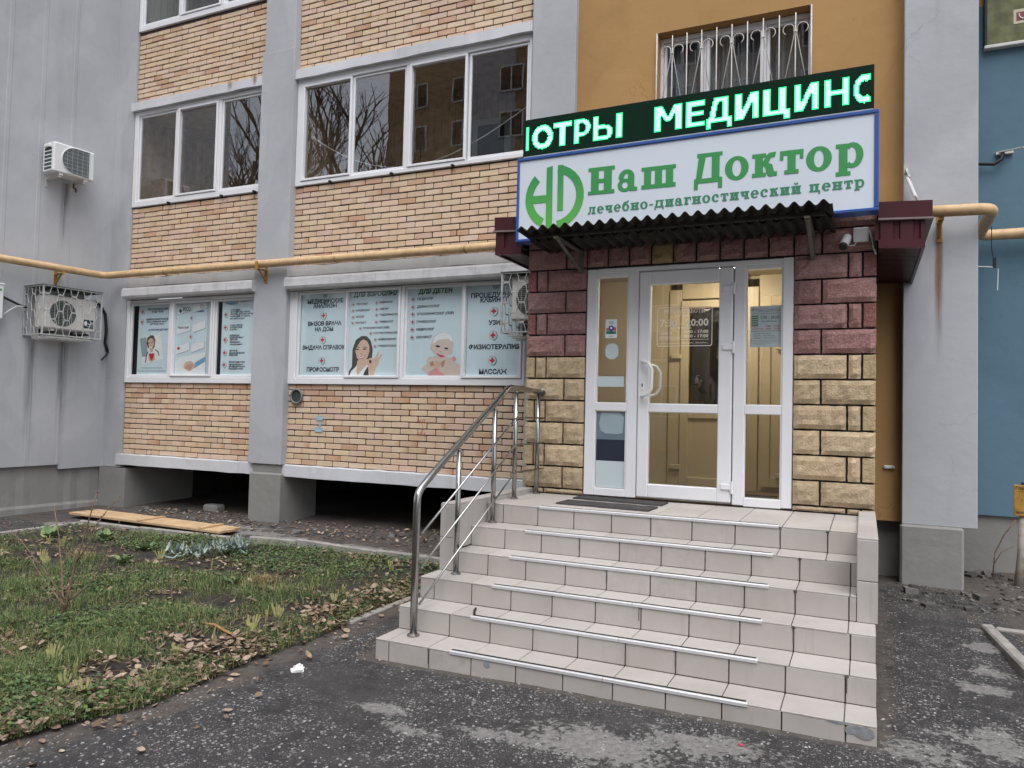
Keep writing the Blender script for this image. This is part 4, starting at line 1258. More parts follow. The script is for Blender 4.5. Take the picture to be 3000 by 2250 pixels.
mat_strip(-2.345, -1.575, -.71, -.43, -.03, "dark rubber mat strip lying nearer the top step edge")

# ---------------------------------------------------------------- stainless handrail
hr = thing("stair_handrail", "polished stainless steel handrail along the left side of the steps", "handrail", (-2.775, -1.1, .2))
HX = -2.775
def post(y, z0, z1):
    p = MB().tube([(HX, y, z0+.001), (HX, y, z1)], .0195, 14).build("post", m_steel, hr, smooth=True)
    fl_ = MB(); fl_.tube([(HX, y, z0+.0005), (HX, y, z0+.008), (HX, y, z0+.018)], [.037, .037, .022], 16); fl_.build("base_flange", m_steel, p)
    bl = MB(); bl.ball((HX, y, z1+.010), .017, 12, 8); bl.build("ball_joint", m_steel, p, smooth=True)
post(-1.566, ST[3], 1.385); post(-.985, ST[5], 1.695); post(-.585, ST[6], 1.845); post(-.10, ST[6], 1.85)
yA = -2.128
sl = (1.885-1.143)/(-.713+2.105)
top = [(HX, yA, ST[1]+.002), (HX, yA, 1.06), (HX, yA+.004, 1.10), (HX, yA+.016, 1.130), (HX, yA+.045, 1.158)]
top += [(HX, y, 1.143+sl*(y+2.105)+.014) for y in (-1.9, -1.6, -1.2, -.9, -.75)]
top += [(HX, -.70, 1.888), (HX, -.62, 1.886), (HX, -.3, 1.878), (HX, -.002, 1.872)]
to = MB().tube(top, .0245, 16).build("handrail", m_steel, hr, smooth=True)
f_ = MB().tube([(HX, yA, ST[1]+.001), (HX, yA, ST[1]+.009), (HX, yA, ST[1]+.02)], [.043, .043, .026], 16); f_.build("base_flange", m_steel, to)
f_ = MB().tube([(HX, -.016, 1.872), (HX, -.010, 1.872), (HX, -.001, 1.872)], [.028, .042, .042], 16); f_.build("wall_flange", m_steel, to)
for (za, zb) in ((.858, 1.623), (.633, 1.396), (.399, 1.164)):
    ya, yb = -2.10, -.655
    MB().tube([(HX+.028, ya-.01, za), (HX+.028, yb, zb+.004), (HX+.028, yb+.05, zb+.012), (HX+.028, -.02, zb+.012)], .008, 10).build("lower_rail", m_steel, hr, smooth=True)

# ---------------------------------------------------------------- roller-shutter boxes
def shutter(x0, x1, label):
    t = thing("shutter_box", label, "shutter box", ((x0+x1)/2, 1.55, 3.25), "roller shutter boxes")
    prof = [(1.64, 3.445), (1.50, 3.425), (1.472, 3.395), (1.47, 3.30), (1.488, 3.268), (1.64, 3.258)]
    MB().prism(prof, 'x', x0+.012, x1-.012).build("housing", m_alu, t)
    for x in (x0, x1-.012):
        pr = [(y-.004 if y < 1.6 else y, z+(.004 if z > 3.35 else -.004)) for (y, z) in prof]
        MB().prism(pr, 'x', x, x+.012).build("end_cap", m_alu, t)
    for k in range(1, 5):
        x = x0+(x1-x0)*k/5+.05
        MB().box(x, x+.004, 1.468, 1.49, 3.30, 3.398).build("seam", m_cage, t)
shutter(-10.37, -7.765, "white roller-shutter box above the left poster window")
shutter(-7.20, -3.62, "white roller-shutter box above the right poster window, long one")

# ---------------------------------------------------------------- gas pipe
gp = thing("gas_pipe", "yellow gas pipe running along the facade at first-floor level", "pipe", (-5, 1.45, 3.6))
def smooth_path(pts, rr=.11, n=6):
    out = [Vector(pts[0])]
    for a, b_, c in zip(pts, pts[1:], pts[2:]):
        a, b_, c = Vector(a), Vector(b_), Vector(c)
        p0 = b_+(a-b_).normalized()*rr; p1 = b_+(c-b_).normalized()*rr
        for i in range(n+1):
            t = i/n; out.append((1-t)**2*p0+2*t*(1-t)*b_+t*t*p1)
    out.append(Vector(pts[-1])); return out
pL = LW(6.0, .14, 3.60)
corner = Vector((-10.70, 1.43, 3.622))
path = smooth_path([pL, corner, (-3.3, 1.43, 3.61), (-3.1, 1.43, 3.61)], .14)
MB().tube(path, .053, 16).build("pipe_run", m_yellowpipe, gp, smooth=True)
path = smooth_path([(.2, 1.30, 3.597), (.93, 1.30, 3.575), (.93, 2.26, 3.545), (6, 2.26, 3.52)], .12)
MB().tube(path, .053, 16).build("pipe_run", m_yellowpipe, gp, smooth=True)
for x in (-9.4, -6.3, -4.4): MB().tube([(x-.008, 1.43, 3.6165-.0015*(x+10.7)), (x+.008, 1.43, 3.6165-.0015*(x+10.7))], .0545, 16).build("weld_seam", m_yellowdk, gp, smooth=True)
def bracket(M_, name="pipe_bracket"):
    b = MB(); b.box(-.022, .022, 0, .012, -.24, .02).box(-.022, .022, .012, .21, -.075, -.06).box(-.022, .022, .19, .205, -.06, .03)
    b.tube([(0, .012, -.20), (0, .15, -.075)], .014, 6); b.xf(M_); b.build(name, m_yellowdk, gp)
bracket(Matrix.Translation((-7.58, 1.545, 3.61)) @ Matrix.Rotation(math.pi, 4, 'Z'))
bracket(Matrix.Translation((.53, 1.50, 3.585)) @ Matrix.Rotation(math.pi, 4, 'Z'))
bracket(LM @ Matrix.Translation((.87, 0, 3.61)))
MB().box(1.05, 1.25, 2.23, 2.29, 3.585, 3.592).build("pipe_clip", m_yellowpipe, gp)
rsn = MB()
for i in range(5): rsn.box(.515+.006*i, .525+.006*i, 1.496, 1.4985, 3.36-.16-.10*((i*7) % 3), 3.36)

# ---------------------------------------------------------------- air conditioners
def ac_unit(name, label, Mx, w=.72, h=.45, d=.26, mat=None, modern=False, group="air conditioner outdoor units"):
    """local: x along, y = depth (front at y=0 facing -y), z up from base"""
    base = Mx @ Vector((w/2, d/2, 0))
    t = thing(name, label, "air conditioner", base, group)
    def bld_(b, nm, m_, par=t, smooth=False):
        b.xf(Mx); return b.build(nm, m_, par, smooth=smooth)
    body = bld_(MB().cbox(0, w, 0, d, .02, h, .018), "casing", mat)
    if modern:
        # half-round mesh panel
        g = MB(); cxx, czz, rr = .31, .235, .195
        P = [(cxx+rr*math.cos(rad(a)), czz+rr*math.sin(rad(a))) for a in range(90, 271, 9)]+[(.52, czz-rr), (.52, czz+rr)]
        tri = MB(); tri_face(tri, P, -.004); bld_(tri, "fan_grille", m_mesh)
        rim = MB(); rim.tube([(p[0], -.005, p[1]) for p in P], .007, 6, closed=True); bld_(rim, "grille_rim", mat)
        wr = MB()
        for k in range(7):
            z = czz-rr+.03+k*.055
            hw = math.sqrt(max(0, rr*rr-(z-czz)**2)); wr.tube([(cxx-hw, -.007, z), (.52, -.007, z)], .0025, 4)
        for k in range(5):
            x = .19+k*.075; hh = rr if x > cxx else math.sqrt(max(0, rr*rr-(x-cxx)**2)); wr.tube([(x, -.007, czz-hh), (x, -.007, czz+hh)], .0025, 4)
        bld_(wr, "grille_wires", m_cage)
        sv = MB()
        for k in range(6): sv.box(-.002, .001, .05, d-.05, .06+k*.055, .095+k*.055)
        bld_(sv, "side_louvre", m_fin)
        pipe = MB(); pipe.cbox(-.03, .002, .07, d-.07, h-.08, h-.03, .01); bld_(pipe, "valve_cover", mat)
    else:
        cxx, czz, rr = .25, .25, .185
        dk = MB(); tri_face(dk, [(cxx+rr*math.cos(rad(a)), czz+rr*math.sin(rad(a))) for a in range(0, 360, 10)], -.003); bld_(dk, "fan_opening", m_fin)
        fb = MB()
        for k in range(5):
            a = rad(k*72+20)
            pts = [(cxx+.03*math.cos(a), czz+.03*math.sin(a)), (cxx+.16*math.cos(a-.25), czz+.16*math.sin(a-.25)), (cxx+.165*math.cos(a+.35), czz+.165*math.sin(a+.35)), (cxx+.04*math.cos(a+.6), czz+.04*math.sin(a+.6))]
            tri_face(fb, pts, -.0045)
        bld_(fb, "fan_blade", M("teal_grey_fan", (.028, .042, .042), .5, .1, 5))
        wr = MB()
        for k in range(17):
            z = czz-rr+.012+k*(2*rr-.024)/16; hw = math.sqrt(max(0, rr*rr-(z-czz)**2)); wr.tube([(cxx-hw, -.007, z), (cxx+hw, -.007, z)], .0013, 4)
        for k in range(5):
            x = cxx-rr*.66+k*rr*.33; hh = math.sqrt(max(0, rr*rr-(x-cxx)**2)); wr.tube([(x, -.010, czz-hh), (x, -.010, czz+hh)], .0025, 4)
        bld_(wr, "fan_guard", mat)
        bld_(MB().box(.53, .533, -.002, .001, .03, h-.02), "panel_seam", m_cage)
        bd = MB().cbox(.555, .70, -.004, .002, .075, .20, .004); bo = bld_(bd, "badge", M("dark_teal_badge", (.02, .045, .05), .4, .1, 5))
        bt = MB()
        for k in range(4): bt.tube([(.622+.018*k, -.0048, .125), (.626+.018*k, -.0048, .155-.01*(k % 2)), (.634+.018*k, -.0048, .128)], .0035, 4)
        bt.tube([(.60, -.0048, .10), (.69, -.0048, .105)], .004, 4); tri_pts = [(.585+.024*math.cos(rad(a)), .145+.036*math.sin(rad(a))) for a in range(0, 360, 24)]
        tri_face(bt, tri_pts, -.0046); bld_(bt, "badge_print", m_acnew, bo)
        bld_(MB().cbox(.735, .76, .03, d-.05, .16, h-.06, .01), "side_cover", mat)
    ft = MB()
    for x in (.10, w-.14): ft.box(x, x+.05, .02, d-.02, -.01, .02)
    bld_(ft, "foot", mat)
    return t
# unit high on the wing wall, its front facing right
Ma = Matrix(((LD.x*-1, LN.x*-1, 0, 0), (LD.y*-1, LN.y*-1, 0, 0), (0, 0, 1, 0), (0, 0, 0, 1)))   # local x runs away from camera, local -y faces out of the wall
def on_wing(s, out, z): return Matrix.Translation(LW(s, out, z)) @ Ma
ac1 = ac_unit("air_conditioner", "clean white air conditioner high on the grey wing wall, uncaged", on_wing(1.175, .37, 4.935), .60, .45, .28, m_acnew, True)
br = MB()
for s in (1.06, .70): br.box(s-.02, s+.02, 0, .34, 4.895, 4.925).box(s-.02, s+.02, 0, .012, 4.80, 4.93)
br.xf(LM); br.build("wall_bracket", m_iron, ac1)
br = MB().tube([LW(.72, .1, 4.92), LW(.72, .1, 4.86), LW(.70, .13, 4.84), LW(.69, .11, 4.80)], .012, 6); br.build("drain_hose", m_wire, ac1)
ac2 = ac_unit("air_conditioner", "old white air conditioner inside the cage on the grey wing wall", on_wing(1.21, .40, 2.685), .74, .50, .26, m_acw)
br = MB()
for s in (1.05, .60): br.box(s-.02, s+.02, 0, .42, 2.65, 2.675).box(s-.02, s+.02, 0, .012, 2.60, 2.9)
br.xf(LM); br.build("wall_bracket", m_black, ac2)
ac3 = ac_unit("air_conditioner", "old white air conditioner in a cage beside the porch wall", Matrix.Translation((-3.67, 1.17, 2.68)), .68, .52, .27, m_acw)
MB().box(-3.52, -3.48, 1.2, 1.64, 2.62, 2.65).box(-3.1, -3.06, 1.2, 1.64, 2.62, 2.65).box(-3.52, -3.48, 1.17, 1.2, 2.53, 2.65).build("wall_bracket", m_black, ac3)

def hex_panel(b, w, h, cell=.095, r=.005, y=0.):
    """bent-rod trapezoid mesh in the local XZ plane"""
    rows = int(round(h/.115))
    ch = h/rows
    for k in range(rows):
        off = (k % 2)*cell
        x = -cell*2+off
        z0, z1 = k*ch+.005, (k+1)*ch-.005
        pts = []
        while x < w+cell*2:
            pts += [(x, z0), (x+cell*.3, z1), (x+cell*1.0, z1), (x+cell*1.3, z0)]
            x += cell*2.0
        # clip to the panel
        for (xa, za), (xb, zb) in zip(pts, pts[1:]):
            if xb < 0 or xa > w: continue
            if xa < 0: za += (zb-za)*(0-xa)/(xb-xa+1e-9); xa = 0
            if xb > w: zb = za+(zb-za)*(w-xa)/(xb-xa+1e-9); xb = w
            b.tube([(xa, y, za), (xb, y, zb)], r, 5, caps=False)
def cage(label, Mx, w, h, d, sides=(1, 0)):
    t = thing("security_cage", label, "cage", Mx @ Vector((w/2, d/2, 0)), "bent-rod air conditioner cages")
    f = MB(); a = .018
    for x in (0, w-a):
        for y in (0, d-a): f.box(x, x+a, y, y+a, 0, h)
    for z in (0, h-a):
        for y in (0, d-a): f.box(a, w-a, y+.001, y+a-.001, z+.001, z+a-.001)
        for x in (0, w-a): f.box(x+.001, x+a-.001, a, d-a, z+.001, z+a-.001)
    f.xf(Mx); f.build("cage_frame", m_cage, t)
    p = MB(); hex_panel(p, w, h, y=.009); p.xf(Mx); p.build("front_mesh", m_cage, t)
    for i, s in enumerate(sides):
        if s:
            p = MB(); hex_panel(p, d, h); p.xf(Mx @ Matrix.Translation(((.009 if i == 0 else w-.009), 0, 0)) @ Matrix.Rotation(math.pi/2, 4, 'Z')); p.build("side_mesh", m_cage, t)
    tp = MB().box(-.01, w+.01, -.01, d, h+.001, h+.006); tp.xf(Mx); tp.build("cage_lid", M("dark_sheet_lid", (.10, .105, .105), .6, .2, 6), t)
    sk = MB()
    for k in range(3): sk.box(.05, w-.1-.05*k, .08+.12*k, .11+.12*k, -.03-.012*k, -.004)
    sk.xf(Mx); sk.build("support_rail", m_cage, t)
cage("bent-rod security cage on the grey wing wall", on_wing(1.30, .50, 2.60), .86, .70, .49)
cage("bent-rod security cage beside the porch wall, under the canopy", Matrix.Translation((-3.765, 1.10, 2.555)), .80, .675, .50)

# conduit beside the caged unit, electric box, cables
cd = MB(); cd.tube([LW(*q) for q in ((.30, .05, 3.22), (.19, .03, 3.18), (.10, .03, 3.05), (.075, .03, 2.80), (.085, .03, 2.60), (.03, .035, 2.45))], .022, 8)
t = thing("cable_conduit", "black corrugated conduit hanging beside the caged unit on the wing wall", "conduit", LW(.08, .03, 2.4))
cd.build("conduit_tube", m_wire, t, smooth=True)
MB().tube([LW(.035, .04, 2.46), LW(.08, .05, 2.40), LW(.15, .06, 2.33)], .014, 6).build("conduit_tail", m_wire, t)
t = thing("electric_box", "white electric box on the wing wall at the left picture edge", "electric box", LW(1.80, .08, 2.78))
b = MB().cbox(1.63, 2.05, 0, .15, 2.785, 3.27, .012); b.xf(LM); b.build("box_body", m_acnew, t)
b = MB().cbox(1.625, 2.055, .0, .16, 3.255, 3.28, .006); b.xf(LM); b.build("box_lid", m_acnew, t)
b = MB().cbox(1.66, 1.80, .150, .1515, 3.17, 3.20, .0005); b.xf(LM); b.build("green_label", m_green, t)
MB().tube([LW(1.63, .05, 3.12), LW(1.5, .08, 3.06), LW(1.38, .06, 3.02), LW(1.30, .1, 2.99)], .018, 6).build("black_lead", m_wire, t, smooth=True)
MB().tube([LW(1.63, .10, 2.83), LW(1.54, .12, 2.92), LW(1.42, .08, 3.0), LW(1.30, .1, 3.0)], .009, 6).build("white_lead", m_wirew, t, smooth=True)

# round vent in the lower brick wall
t = thing("wall_vent", "small round grey vent in the brick wall by the pilaster", "vent", (-7.058, 1.62, 1.73))
vb = MB(); ring = [(-7.058+.093*math.cos(rad(a)), 1.63, 1.822+.093*math.sin(rad(a))) for a in range(0, 360, 15)]
vb.tube(ring, .014, 6, closed=True); vb.build("vent_rim", M("grey_vent_plastic", (.17, .19, .20), .5, .1, 8), t, smooth=True)
vb = MB().tube([(-7.058, 1.64, 1.822), (-7.058, 1.76, 1.822)], .092, 24); vb.build("vent_disc", M("dark_vent_mesh", (.045, .05, .055), .8, .3, 60, .4, 200), t)

# wrought window grille
t = thing("window_grille", "white iron window grille with scrolls above the LED display", "window grille", (-1.4, 1.62, 4.4))
def rod(pts, nm="bar", r=.0065): MB().tube(pts, r, 6).build(nm, m_iron, t, smooth=True)
xs_ = [-2.014+.158*i for i in range(9)]
for i, x in enumerate(xs_): rod([(x, 1.62, 4.46), (x, 1.62, 5.83)])
rod([(-2.19, 1.625, 4.48), (-.593, 1.625, 4.48)], "cross_bar"); rod([(-2.185, 1.62, 4.45), (-2.185, 1.62, 5.88)], "frame_bar", .009); rod([(-.60, 1.62, 4.45), (-.60, 1.62, 5.88)], "frame_bar", .009)
for i in range(0, 9, 2):
    x, zn = xs_[i], 5.635
    for s in (-1, 1):
        P = [(x+s*.16, 1.612, 4.80), (x+s*.012, 1.612, zn-.03), (x+s*.012, 1.612, zn)]
        for k in range(1, 10):
            a = rad(180-k*27)
            P.append((x+s*(.012+.055+.055*math.cos(a)), 1.612, zn+.025+.055*math.sin(a)))
        rod(P, "scroll", .0055)
    MB().cbox(x-.02, x+.02, 1.605, 1.63, zn-.012, zn+.004, .004).build("collar", m_iron, t)

# ---------------------------------------------------------------- small fixtures
t = thing("security_camera", "small white bullet camera under the canopy by the right pier", "camera", (-.225, -.06, 3.05))
b = MB(); b.tube([(-.215, -.045, 3.11), (-.225, -.09, 3.075), (-.24, -.13, 3.03)], [.03, .034, .031], 14); b.build("camera_body", m_acnew, t, smooth=True)
b = MB(); b.tube([(-.24, -.131, 3.029), (-.246, -.148, 3.011)], [.031, .028], 14); b.build("camera_lens", m_black, t)
MB().tube([(-.21, .0, 3.12), (-.213, -.05, 3.115)], .018, 10).build("camera_mount", m_acnew, t)
t = thing("junction_box", "white square junction box on the right pier under the canopy", "junction box", (-.12, -.02, 3.07))
MB().cbox(-.175, -.065, -.045, -.004, 3.07, 3.182, .008).build("box_body", m_acnew, t)
MB().tube([(-.064, -.02, 3.16), (-.045, -.02, 3.10), (-.03, -.01, 3.02), (-.012, -.012, 2.97)], .007, 6).build("supply_cable", m_wirew, t, smooth=True)
MB().tube([(-.15, -.02, 3.068), (-.17, -.03, 3.045), (-.205, -.05, 3.04)], .005, 6).build("camera_cable", m_wirew, t, smooth=True)
t = thing("flood_light", "thin white flood light on the right grey pilaster above the canopy", "flood light", (.28, 1.45, 3.75))
b = MB().cbox(-.075, .075, -.012, .012, -.10, .10, .006); b.xf(Matrix.Translation((.30, 1.36, 3.83)) @ Matrix.Rotation(rad(78), 4, 'Z') @ Matrix.Rotation(rad(-20), 4, 'X')); b.build("lamp_panel", m_acnew, t)
MB().box(.235, .275, 1.488, 1.498, 4.02, 4.10).tube([(.255, 1.49, 4.06), (.28, 1.40, 3.95)], .01, 6).build("lamp_bracket", m_cage, t)
t = thing("doorbell_box", "tiny white box on the ochre wall right of the porch", "box", (.13, 1.65, 1.23))
MB().cbox(.085, .18, 1.63, 1.659, 1.228, 1.262, .008).build("box_body", m_acnew, t)
MB().tube([(.158, 1.628, 1.245), (.158, 1.631, 1.245)], .011, 10).build("button", m_cage, t)
t = thing("cable_hook", "black cable and hook on the blue wall below the wall poster", "cable", (1.1, 2.35, 4.3))
MB().tube([(.80, 2.35, 4.33), (.95, 2.34, 4.29), (1.07, 2.33, 4.27), (1.13, 2.33, 4.31), (1.15, 2.35, 4.38)], .017, 8).build("cable_loop", m_wire, t, smooth=True)
MB().box(1.09, 1.24, 2.36, 2.40, 4.375, 4.40).tube([(1.12, 2.36, 4.395), (1.3, 2.2, 4.37)], .008, 6).build("hook_plate", m_iron, t)
t = thing("hanging_antenna", "thin white rod antenna hanging from a wire by the blue wall", "antenna", (1.03, 2.1, 3.0))
MB().tube([(.90, 2.15, 3.22), (1.04, 2.1, 3.195)], .006, 6).tube([(1.075, 2.1, 3.18), (1.07, 2.1, 2.97)], .004, 6).build("rod", m_acnew, t)
MB().tube([(1.02, 2.1, 3.60), (1.02, 2.1, 3.38), (1.035, 2.1, 3.28), (1.05, 2.1, 3.19)], .004, 6).cbox(1.03, 1.06, 2.09, 2.11, 3.19, 3.29, .005).build("lead", m_wire, t)

# framed wall poster, upper right
t = thing("wall_poster", "framed dark green wall poster with phone icon at the top right", "poster", (1.6, 2.36, 5.48))
b = MB().cbox(1.0, 3.0, 2.345, 2.40, 5.475, 6.9, .006); b.build("poster_board", M("blurred_foliage_print", (.12, .125, .055), .35, .5, 7, 0, dirt=(.035, .03, .025, .8), dscale=3), t)
MB().cbox(.985, 3.0, 2.33, 2.40, 5.455, 5.49, .006).build("bottom_rail", m_acw, t)
MB().cbox(.985, 1.012, 2.335, 2.40, 5.475, 6.9, .005).build("side_rail", m_black, t)
MB().box(1.235, 1.6, 2.341, 2.3445, 5.665, 5.81).build("phone_card", M("pale_card_print", (.50, .47, .33), .5, .03, 5), t)
MB().cbox(1.26, 1.335, 2.3385, 2.3408, 5.695, 5.78, .001).build("phone_icon", M("maroon_icon", (.20, .04, .05), .5, .03, 5), t)
b = MB(); b.tube([(1.28, 2.338, 5.765), (1.285, 2.338, 5.735), (1.30, 2.338, 5.715), (1.322, 2.338, 5.708)], .006, 6); b.build("handset", m_acnew, t)

# gas marker on its post at the right edge
t = thing("gas_marker", "yellow gas marker plate on a rusty white post at the right edge", "marker post", (1.21, 1.87, .18))
MB().tube([(1.20, 1.88, .15), (1.235, 1.89, .5), (1.25, 1.90, .95)], .036, 14).build("post", M("rusty_white_paint", (.36, .33, .28), .75, .15, 12, .3, 50, dirt=(.20, .085, .03, .85), dscale=14), t, smooth=True)
MB().cbox(1.165, 1.36, 1.845, 1.862, .842, 1.128, .015).build("plate", m_yellowdk, t)
MB().cbox(1.23, 1.28, 1.86, 1.91, 1.12, 1.15, .004).build("cap", m_black, t)
for (s_, x, z, h) in (("Гпа", 1.18, 1.085, .028), ("1", 1.225, .98, .025), ("тр34", 1.178, .868, .022)):
    b = MB(); put_text(b, s_, x, z, 1.8435, h); b.build("plate_lettering", m_black, t, fix=False)
MB().box(1.20, 1.25, 1.8432, 1.844, 1.066, 1.069).build("plate_rule", m_black, t)

# ---------------------------------------------------------------- printed window films
m_film = M("pale_blue_window_film", (.62, .75, .80), .5, .03, 1.5)
m_filmg = M("paler_window_film", (.52, .60, .62), .5, .03, 1.5)
m_ink = M("black_navy_ink", (.018, .025, .045), .5, .05, 5)
m_inkg = M("dark_green_ink", (.025, .14, .075), .5, .05, 5)
m_inkb = M("blue_ink", (.03, .08, .30), .5, .05, 5)
m_inkgr = M("grey_ink", (.30, .38, .42), .5, .05, 5)
m_red = M("red_ink", (.55, .03, .04), .5, .03, 5)
m_redor = M("orange_red_ink", (.60, .12, .06), .5, .03, 5)
m_pw = M("white_ink", (.78, .82, .84), .5, .03, 5)
m_skin = M("printed_skin", (.66, .45, .34), .5, .06, 20)
m_skin2 = M("printed_skin_shade", (.46, .27, .19), .5, .05, 20)
m_skinp = M("printed_pale_skin", (.66, .55, .50), .5, .05, 12)
m_hair = M("printed_dark_hair", (.035, .022, .02), .5, .2, 20)
m_hairb = M("printed_brown_hair", (.13, .08, .05), .5, .2, 20)
m_pink = M("printed_pink", (.70, .32, .32), .5, .05, 12)
m_sleeve = M("printed_blue_sleeve", (.18, .38, .56), .5, .15, 8)
m_steth = M("printed_navy", (.02, .04, .10), .5, .05, 5)
m_leaf = M("printed_leaf_green", (.05, .22, .10), .5, .05, 5)
INK = [m_ink, m_inkg, m_inkb, m_red, m_pw, m_leaf, m_inkgr, m_redor]
PIC = [m_skin, m_skin2, m_hair, m_hairb, m_pw, m_pink, m_sleeve, m_steth, m_red, m_skinp, m_inkgr, m_ink]
class Poster:
    def __init__(s, label, x0, x1, z0, z1, px, y=1.676, film=None, back=None):
        """px = (left_top, left_bottom, right_top, right_bottom, top, bottom) of the sheet in the photograph crop"""
        s.x0, s.x1, s.z0, s.z1, s.px, s.y = x0, x1, z0, z1, px, y
        s.t = thing("window_poster", label, "poster", ((x0+x1)/2, y, z0), "printed window films")
        MB().box(x0, x1, y, y+.002, z0, z1).build("film_sheet", film or m_film, s.t)
        s.ink, s.pic, s.n = MB(), MB(), 0
    def P(s, px, py):
        lt, lb, rt, rb, tp, bt = s.px
        v = (py-tp)/(bt-tp); l = lt+(lb-lt)*v; r = rt+(rb-rt)*v
        return s.x0+(px-l)/(r-l)*(s.x1-s.x0), s.z1-v*(s.z1-s.z0)
    def H(s, h): return h/(s.px[5]-s.px[4])*(s.z1-s.z0)
    def text(s, body, px0, px1, py, h, mi=0, bold=.02, shear=0.):
        bold = bold*1.4+.012
        (xa, z), (xb, _) = s.P(px0, py), s.P(px1, py)
        put_text(s.ink, body, xa, z, s.y-.0022, s.H(h), mi, 'l', xb-xa, bold, shear)
    def emblem(s, px, py, h):
        x, z = s.P(px, py); r = s.H(h)/2
        y = s.y-.0016
        for pts in prim_pts(('a', x, z, r, r, r*.9, r*.9, 0, 360)): tri_face(s.ink, pts, y-.0002, 6)
        tri_face(s.ink, [(x-r*.22, z-r*.62), (x+r*.22, z-r*.62), (x+r*.22, z+r*.62), (x-r*.22, z+r*.62)], y-.0006, 3)
        tri_face(s.ink, [(x-r*.62, z-r*.22), (x+r*.62, z-r*.22), (x+r*.62, z+r*.22), (x-r*.62, z+r*.22)], y-.0009, 3)
        for k in range(6):
            a = rad(-75+k*22); cx_, cz_ = x+r*1.05*math.cos(a), z+r*1.05*math.sin(a)-r*.1
            d = rad(30+k*14); L = r*.55
            tri_face(s.ink, [(cx_-L*.5*math.cos(d), cz_-L*.5*math.sin(d)), (cx_+L*.16*math.sin(d), cz_-L*.16*math.cos(d)), (cx_+L*.6*math.cos(d), cz_+L*.6*math.sin(d)), (cx_-L*.16*math.sin(d), cz_+L*.16*math.cos(d))], y-.0012-.0001*k, 5)
    def shape(s, pts, mi):
        s.n += 1
        tri_face(s.pic, [s.P(*p) for p in pts], s.y-.0012-.00022*s.n, mi)
    def oval(s, cx_, cy_, rx, ry, mi, rot=0):
        ca, sa = math.cos(rad(rot)), math.sin(rad(rot))
        s.shape([(cx_+rx*math.cos(rad(a))*ca-ry*math.sin(rad(a))*sa, cy_+rx*math.cos(rad(a))*sa+ry*math.sin(rad(a))*ca) for a in range(0, 360, 20)], mi)
    def done(s):
        if s.ink.f: s.ink.build("lettering", INK, s.t, fix=False)
        if s.pic.f: s.pic.build("picture", PIC, s.t, fix=False)
# right window, pane 1 (crop 800,700)
p = Poster("pale blue window film reading МЕДИЦИНСКИЕ АНАЛИЗЫ, leftmost in the right window", -7.055, -6.305, 2.106, 3.20, (220, 205, 590, 578, 450, 1105))
p.shape([(392, 450), (432, 450), (425, 475), (400, 478)], 10)
p.text("МЕДИЦИНСКИЕ", 268, 562, 522, 33); p.text("АНАЛИЗЫ", 315, 508, 560, 33)
p.emblem(400, 622, 62); p.text("ВЫЗОВ ВРАЧА", 272, 548, 702, 33); p.text("НА ДОМ", 333, 482, 747, 33)
p.emblem(395, 817, 62); p.text("ВЫДАЧА СПРАВОК", 229, 580, 895, 33); p.emblem(390, 985, 62); p.text("ПРОФОСМОТР", 266, 534, 1072, 33)
p.done()
# pane 2: adults (crop 1010,840)
p = Poster("window film for adult specialists with a smiling dark-haired woman", -6.253, -5.459, 2.106, 3.20, (85, 45, 965, 925, 95, 1560))
p.text("ДЛЯ ВЗРОСЛЫХ", 145, 925, 172, 78, 1, .03, .12)
for s_, a, b_, y in (("ТЕРАПЕВТ", 188, 402, 318), ("НЕВРОЛОГ", 596, 828, 305), ("КАРДИОЛОГ", 185, 438, 430), ("ХИРУРГ", 598, 762, 422), ("УРОЛОГ", 186, 340, 542), ("ЭНДОКРИНОЛОГ", 594, 944, 522), ("ОКУЛИСТ", 178, 370, 648), ("ГИНЕКОЛОГ", 590, 840, 642), ("ОТОЛАРИНГОЛОГ (ЛОР)", 312, 768, 745), ("ГАСТРОЭНТЕРОЛОГ", 498, 916, 838), ("НЕЙРОХИРУРГ", 575, 886, 948), ("ЭПИЛЕПТОЛОГ", 570, 888, 1062)):
    p.text(s_, a, b_, y, 34, 0, .012); p.emblem(a-50, y-12, 62)
p.shape([(60, 1555), (70, 1480), (120, 1400), (130, 1100), (190, 930), (290, 865), (380, 870), (450, 950), (485, 1100), (470, 1260), (430, 1330), (400, 1480), (420, 1555)], 2)
p.shape([(75, 1560), (110, 1480), (190, 1400), (230, 1330), (390, 1350), (420, 1480), (445, 1560)], 4)
p.shape([(200, 1500), (215, 1300), (300, 1260), (400, 1270), (395, 1350), (290, 1470), (225, 1560)], 0)
p.shape([(180, 1120), (205, 1060), (270, 960), (320, 925), (390, 960), (425, 1040), (428, 1140), (395, 1240), (330, 1310), (270, 1310), (210, 1250)], 0)
p.shape([(175, 1075), (215, 1050), (260, 1065), (255, 1075), (215, 1062)], 2); p.shape([(305, 1070), (345, 1050), (385, 1070), (385, 1082), (345, 1064)], 2)
p.oval(215, 1100, 28, 13, 2); p.oval(345, 1095, 28, 13, 2)
p.shape([(225, 1215), (290, 1228), (352, 1205), (330, 1255), (280, 1270), (240, 1250)], 8); p.shape([(232, 1222), (290, 1234), (346, 1213), (325, 1245), (280, 1256), (245, 1242)], 4)
p.shape([(262, 1170), (290, 1195), (300, 1175), (285, 1165)], 1)
p.shape([(390, 1290), (440, 1245), (490, 1270), (520, 1250), (590, 1130), (600, 1140), (555, 1270), (640, 1180), (645, 1200), (580, 1310), (590, 1330), (530, 1440), (500, 1560), (440, 1560), (405, 1420)], 0)
p.oval(445, 1315, 22, 34, 2, -15)
p.shape([(320, 1555), (350, 1480), (400, 1400), (415, 1470), (420, 1555)], 2)
p.done()
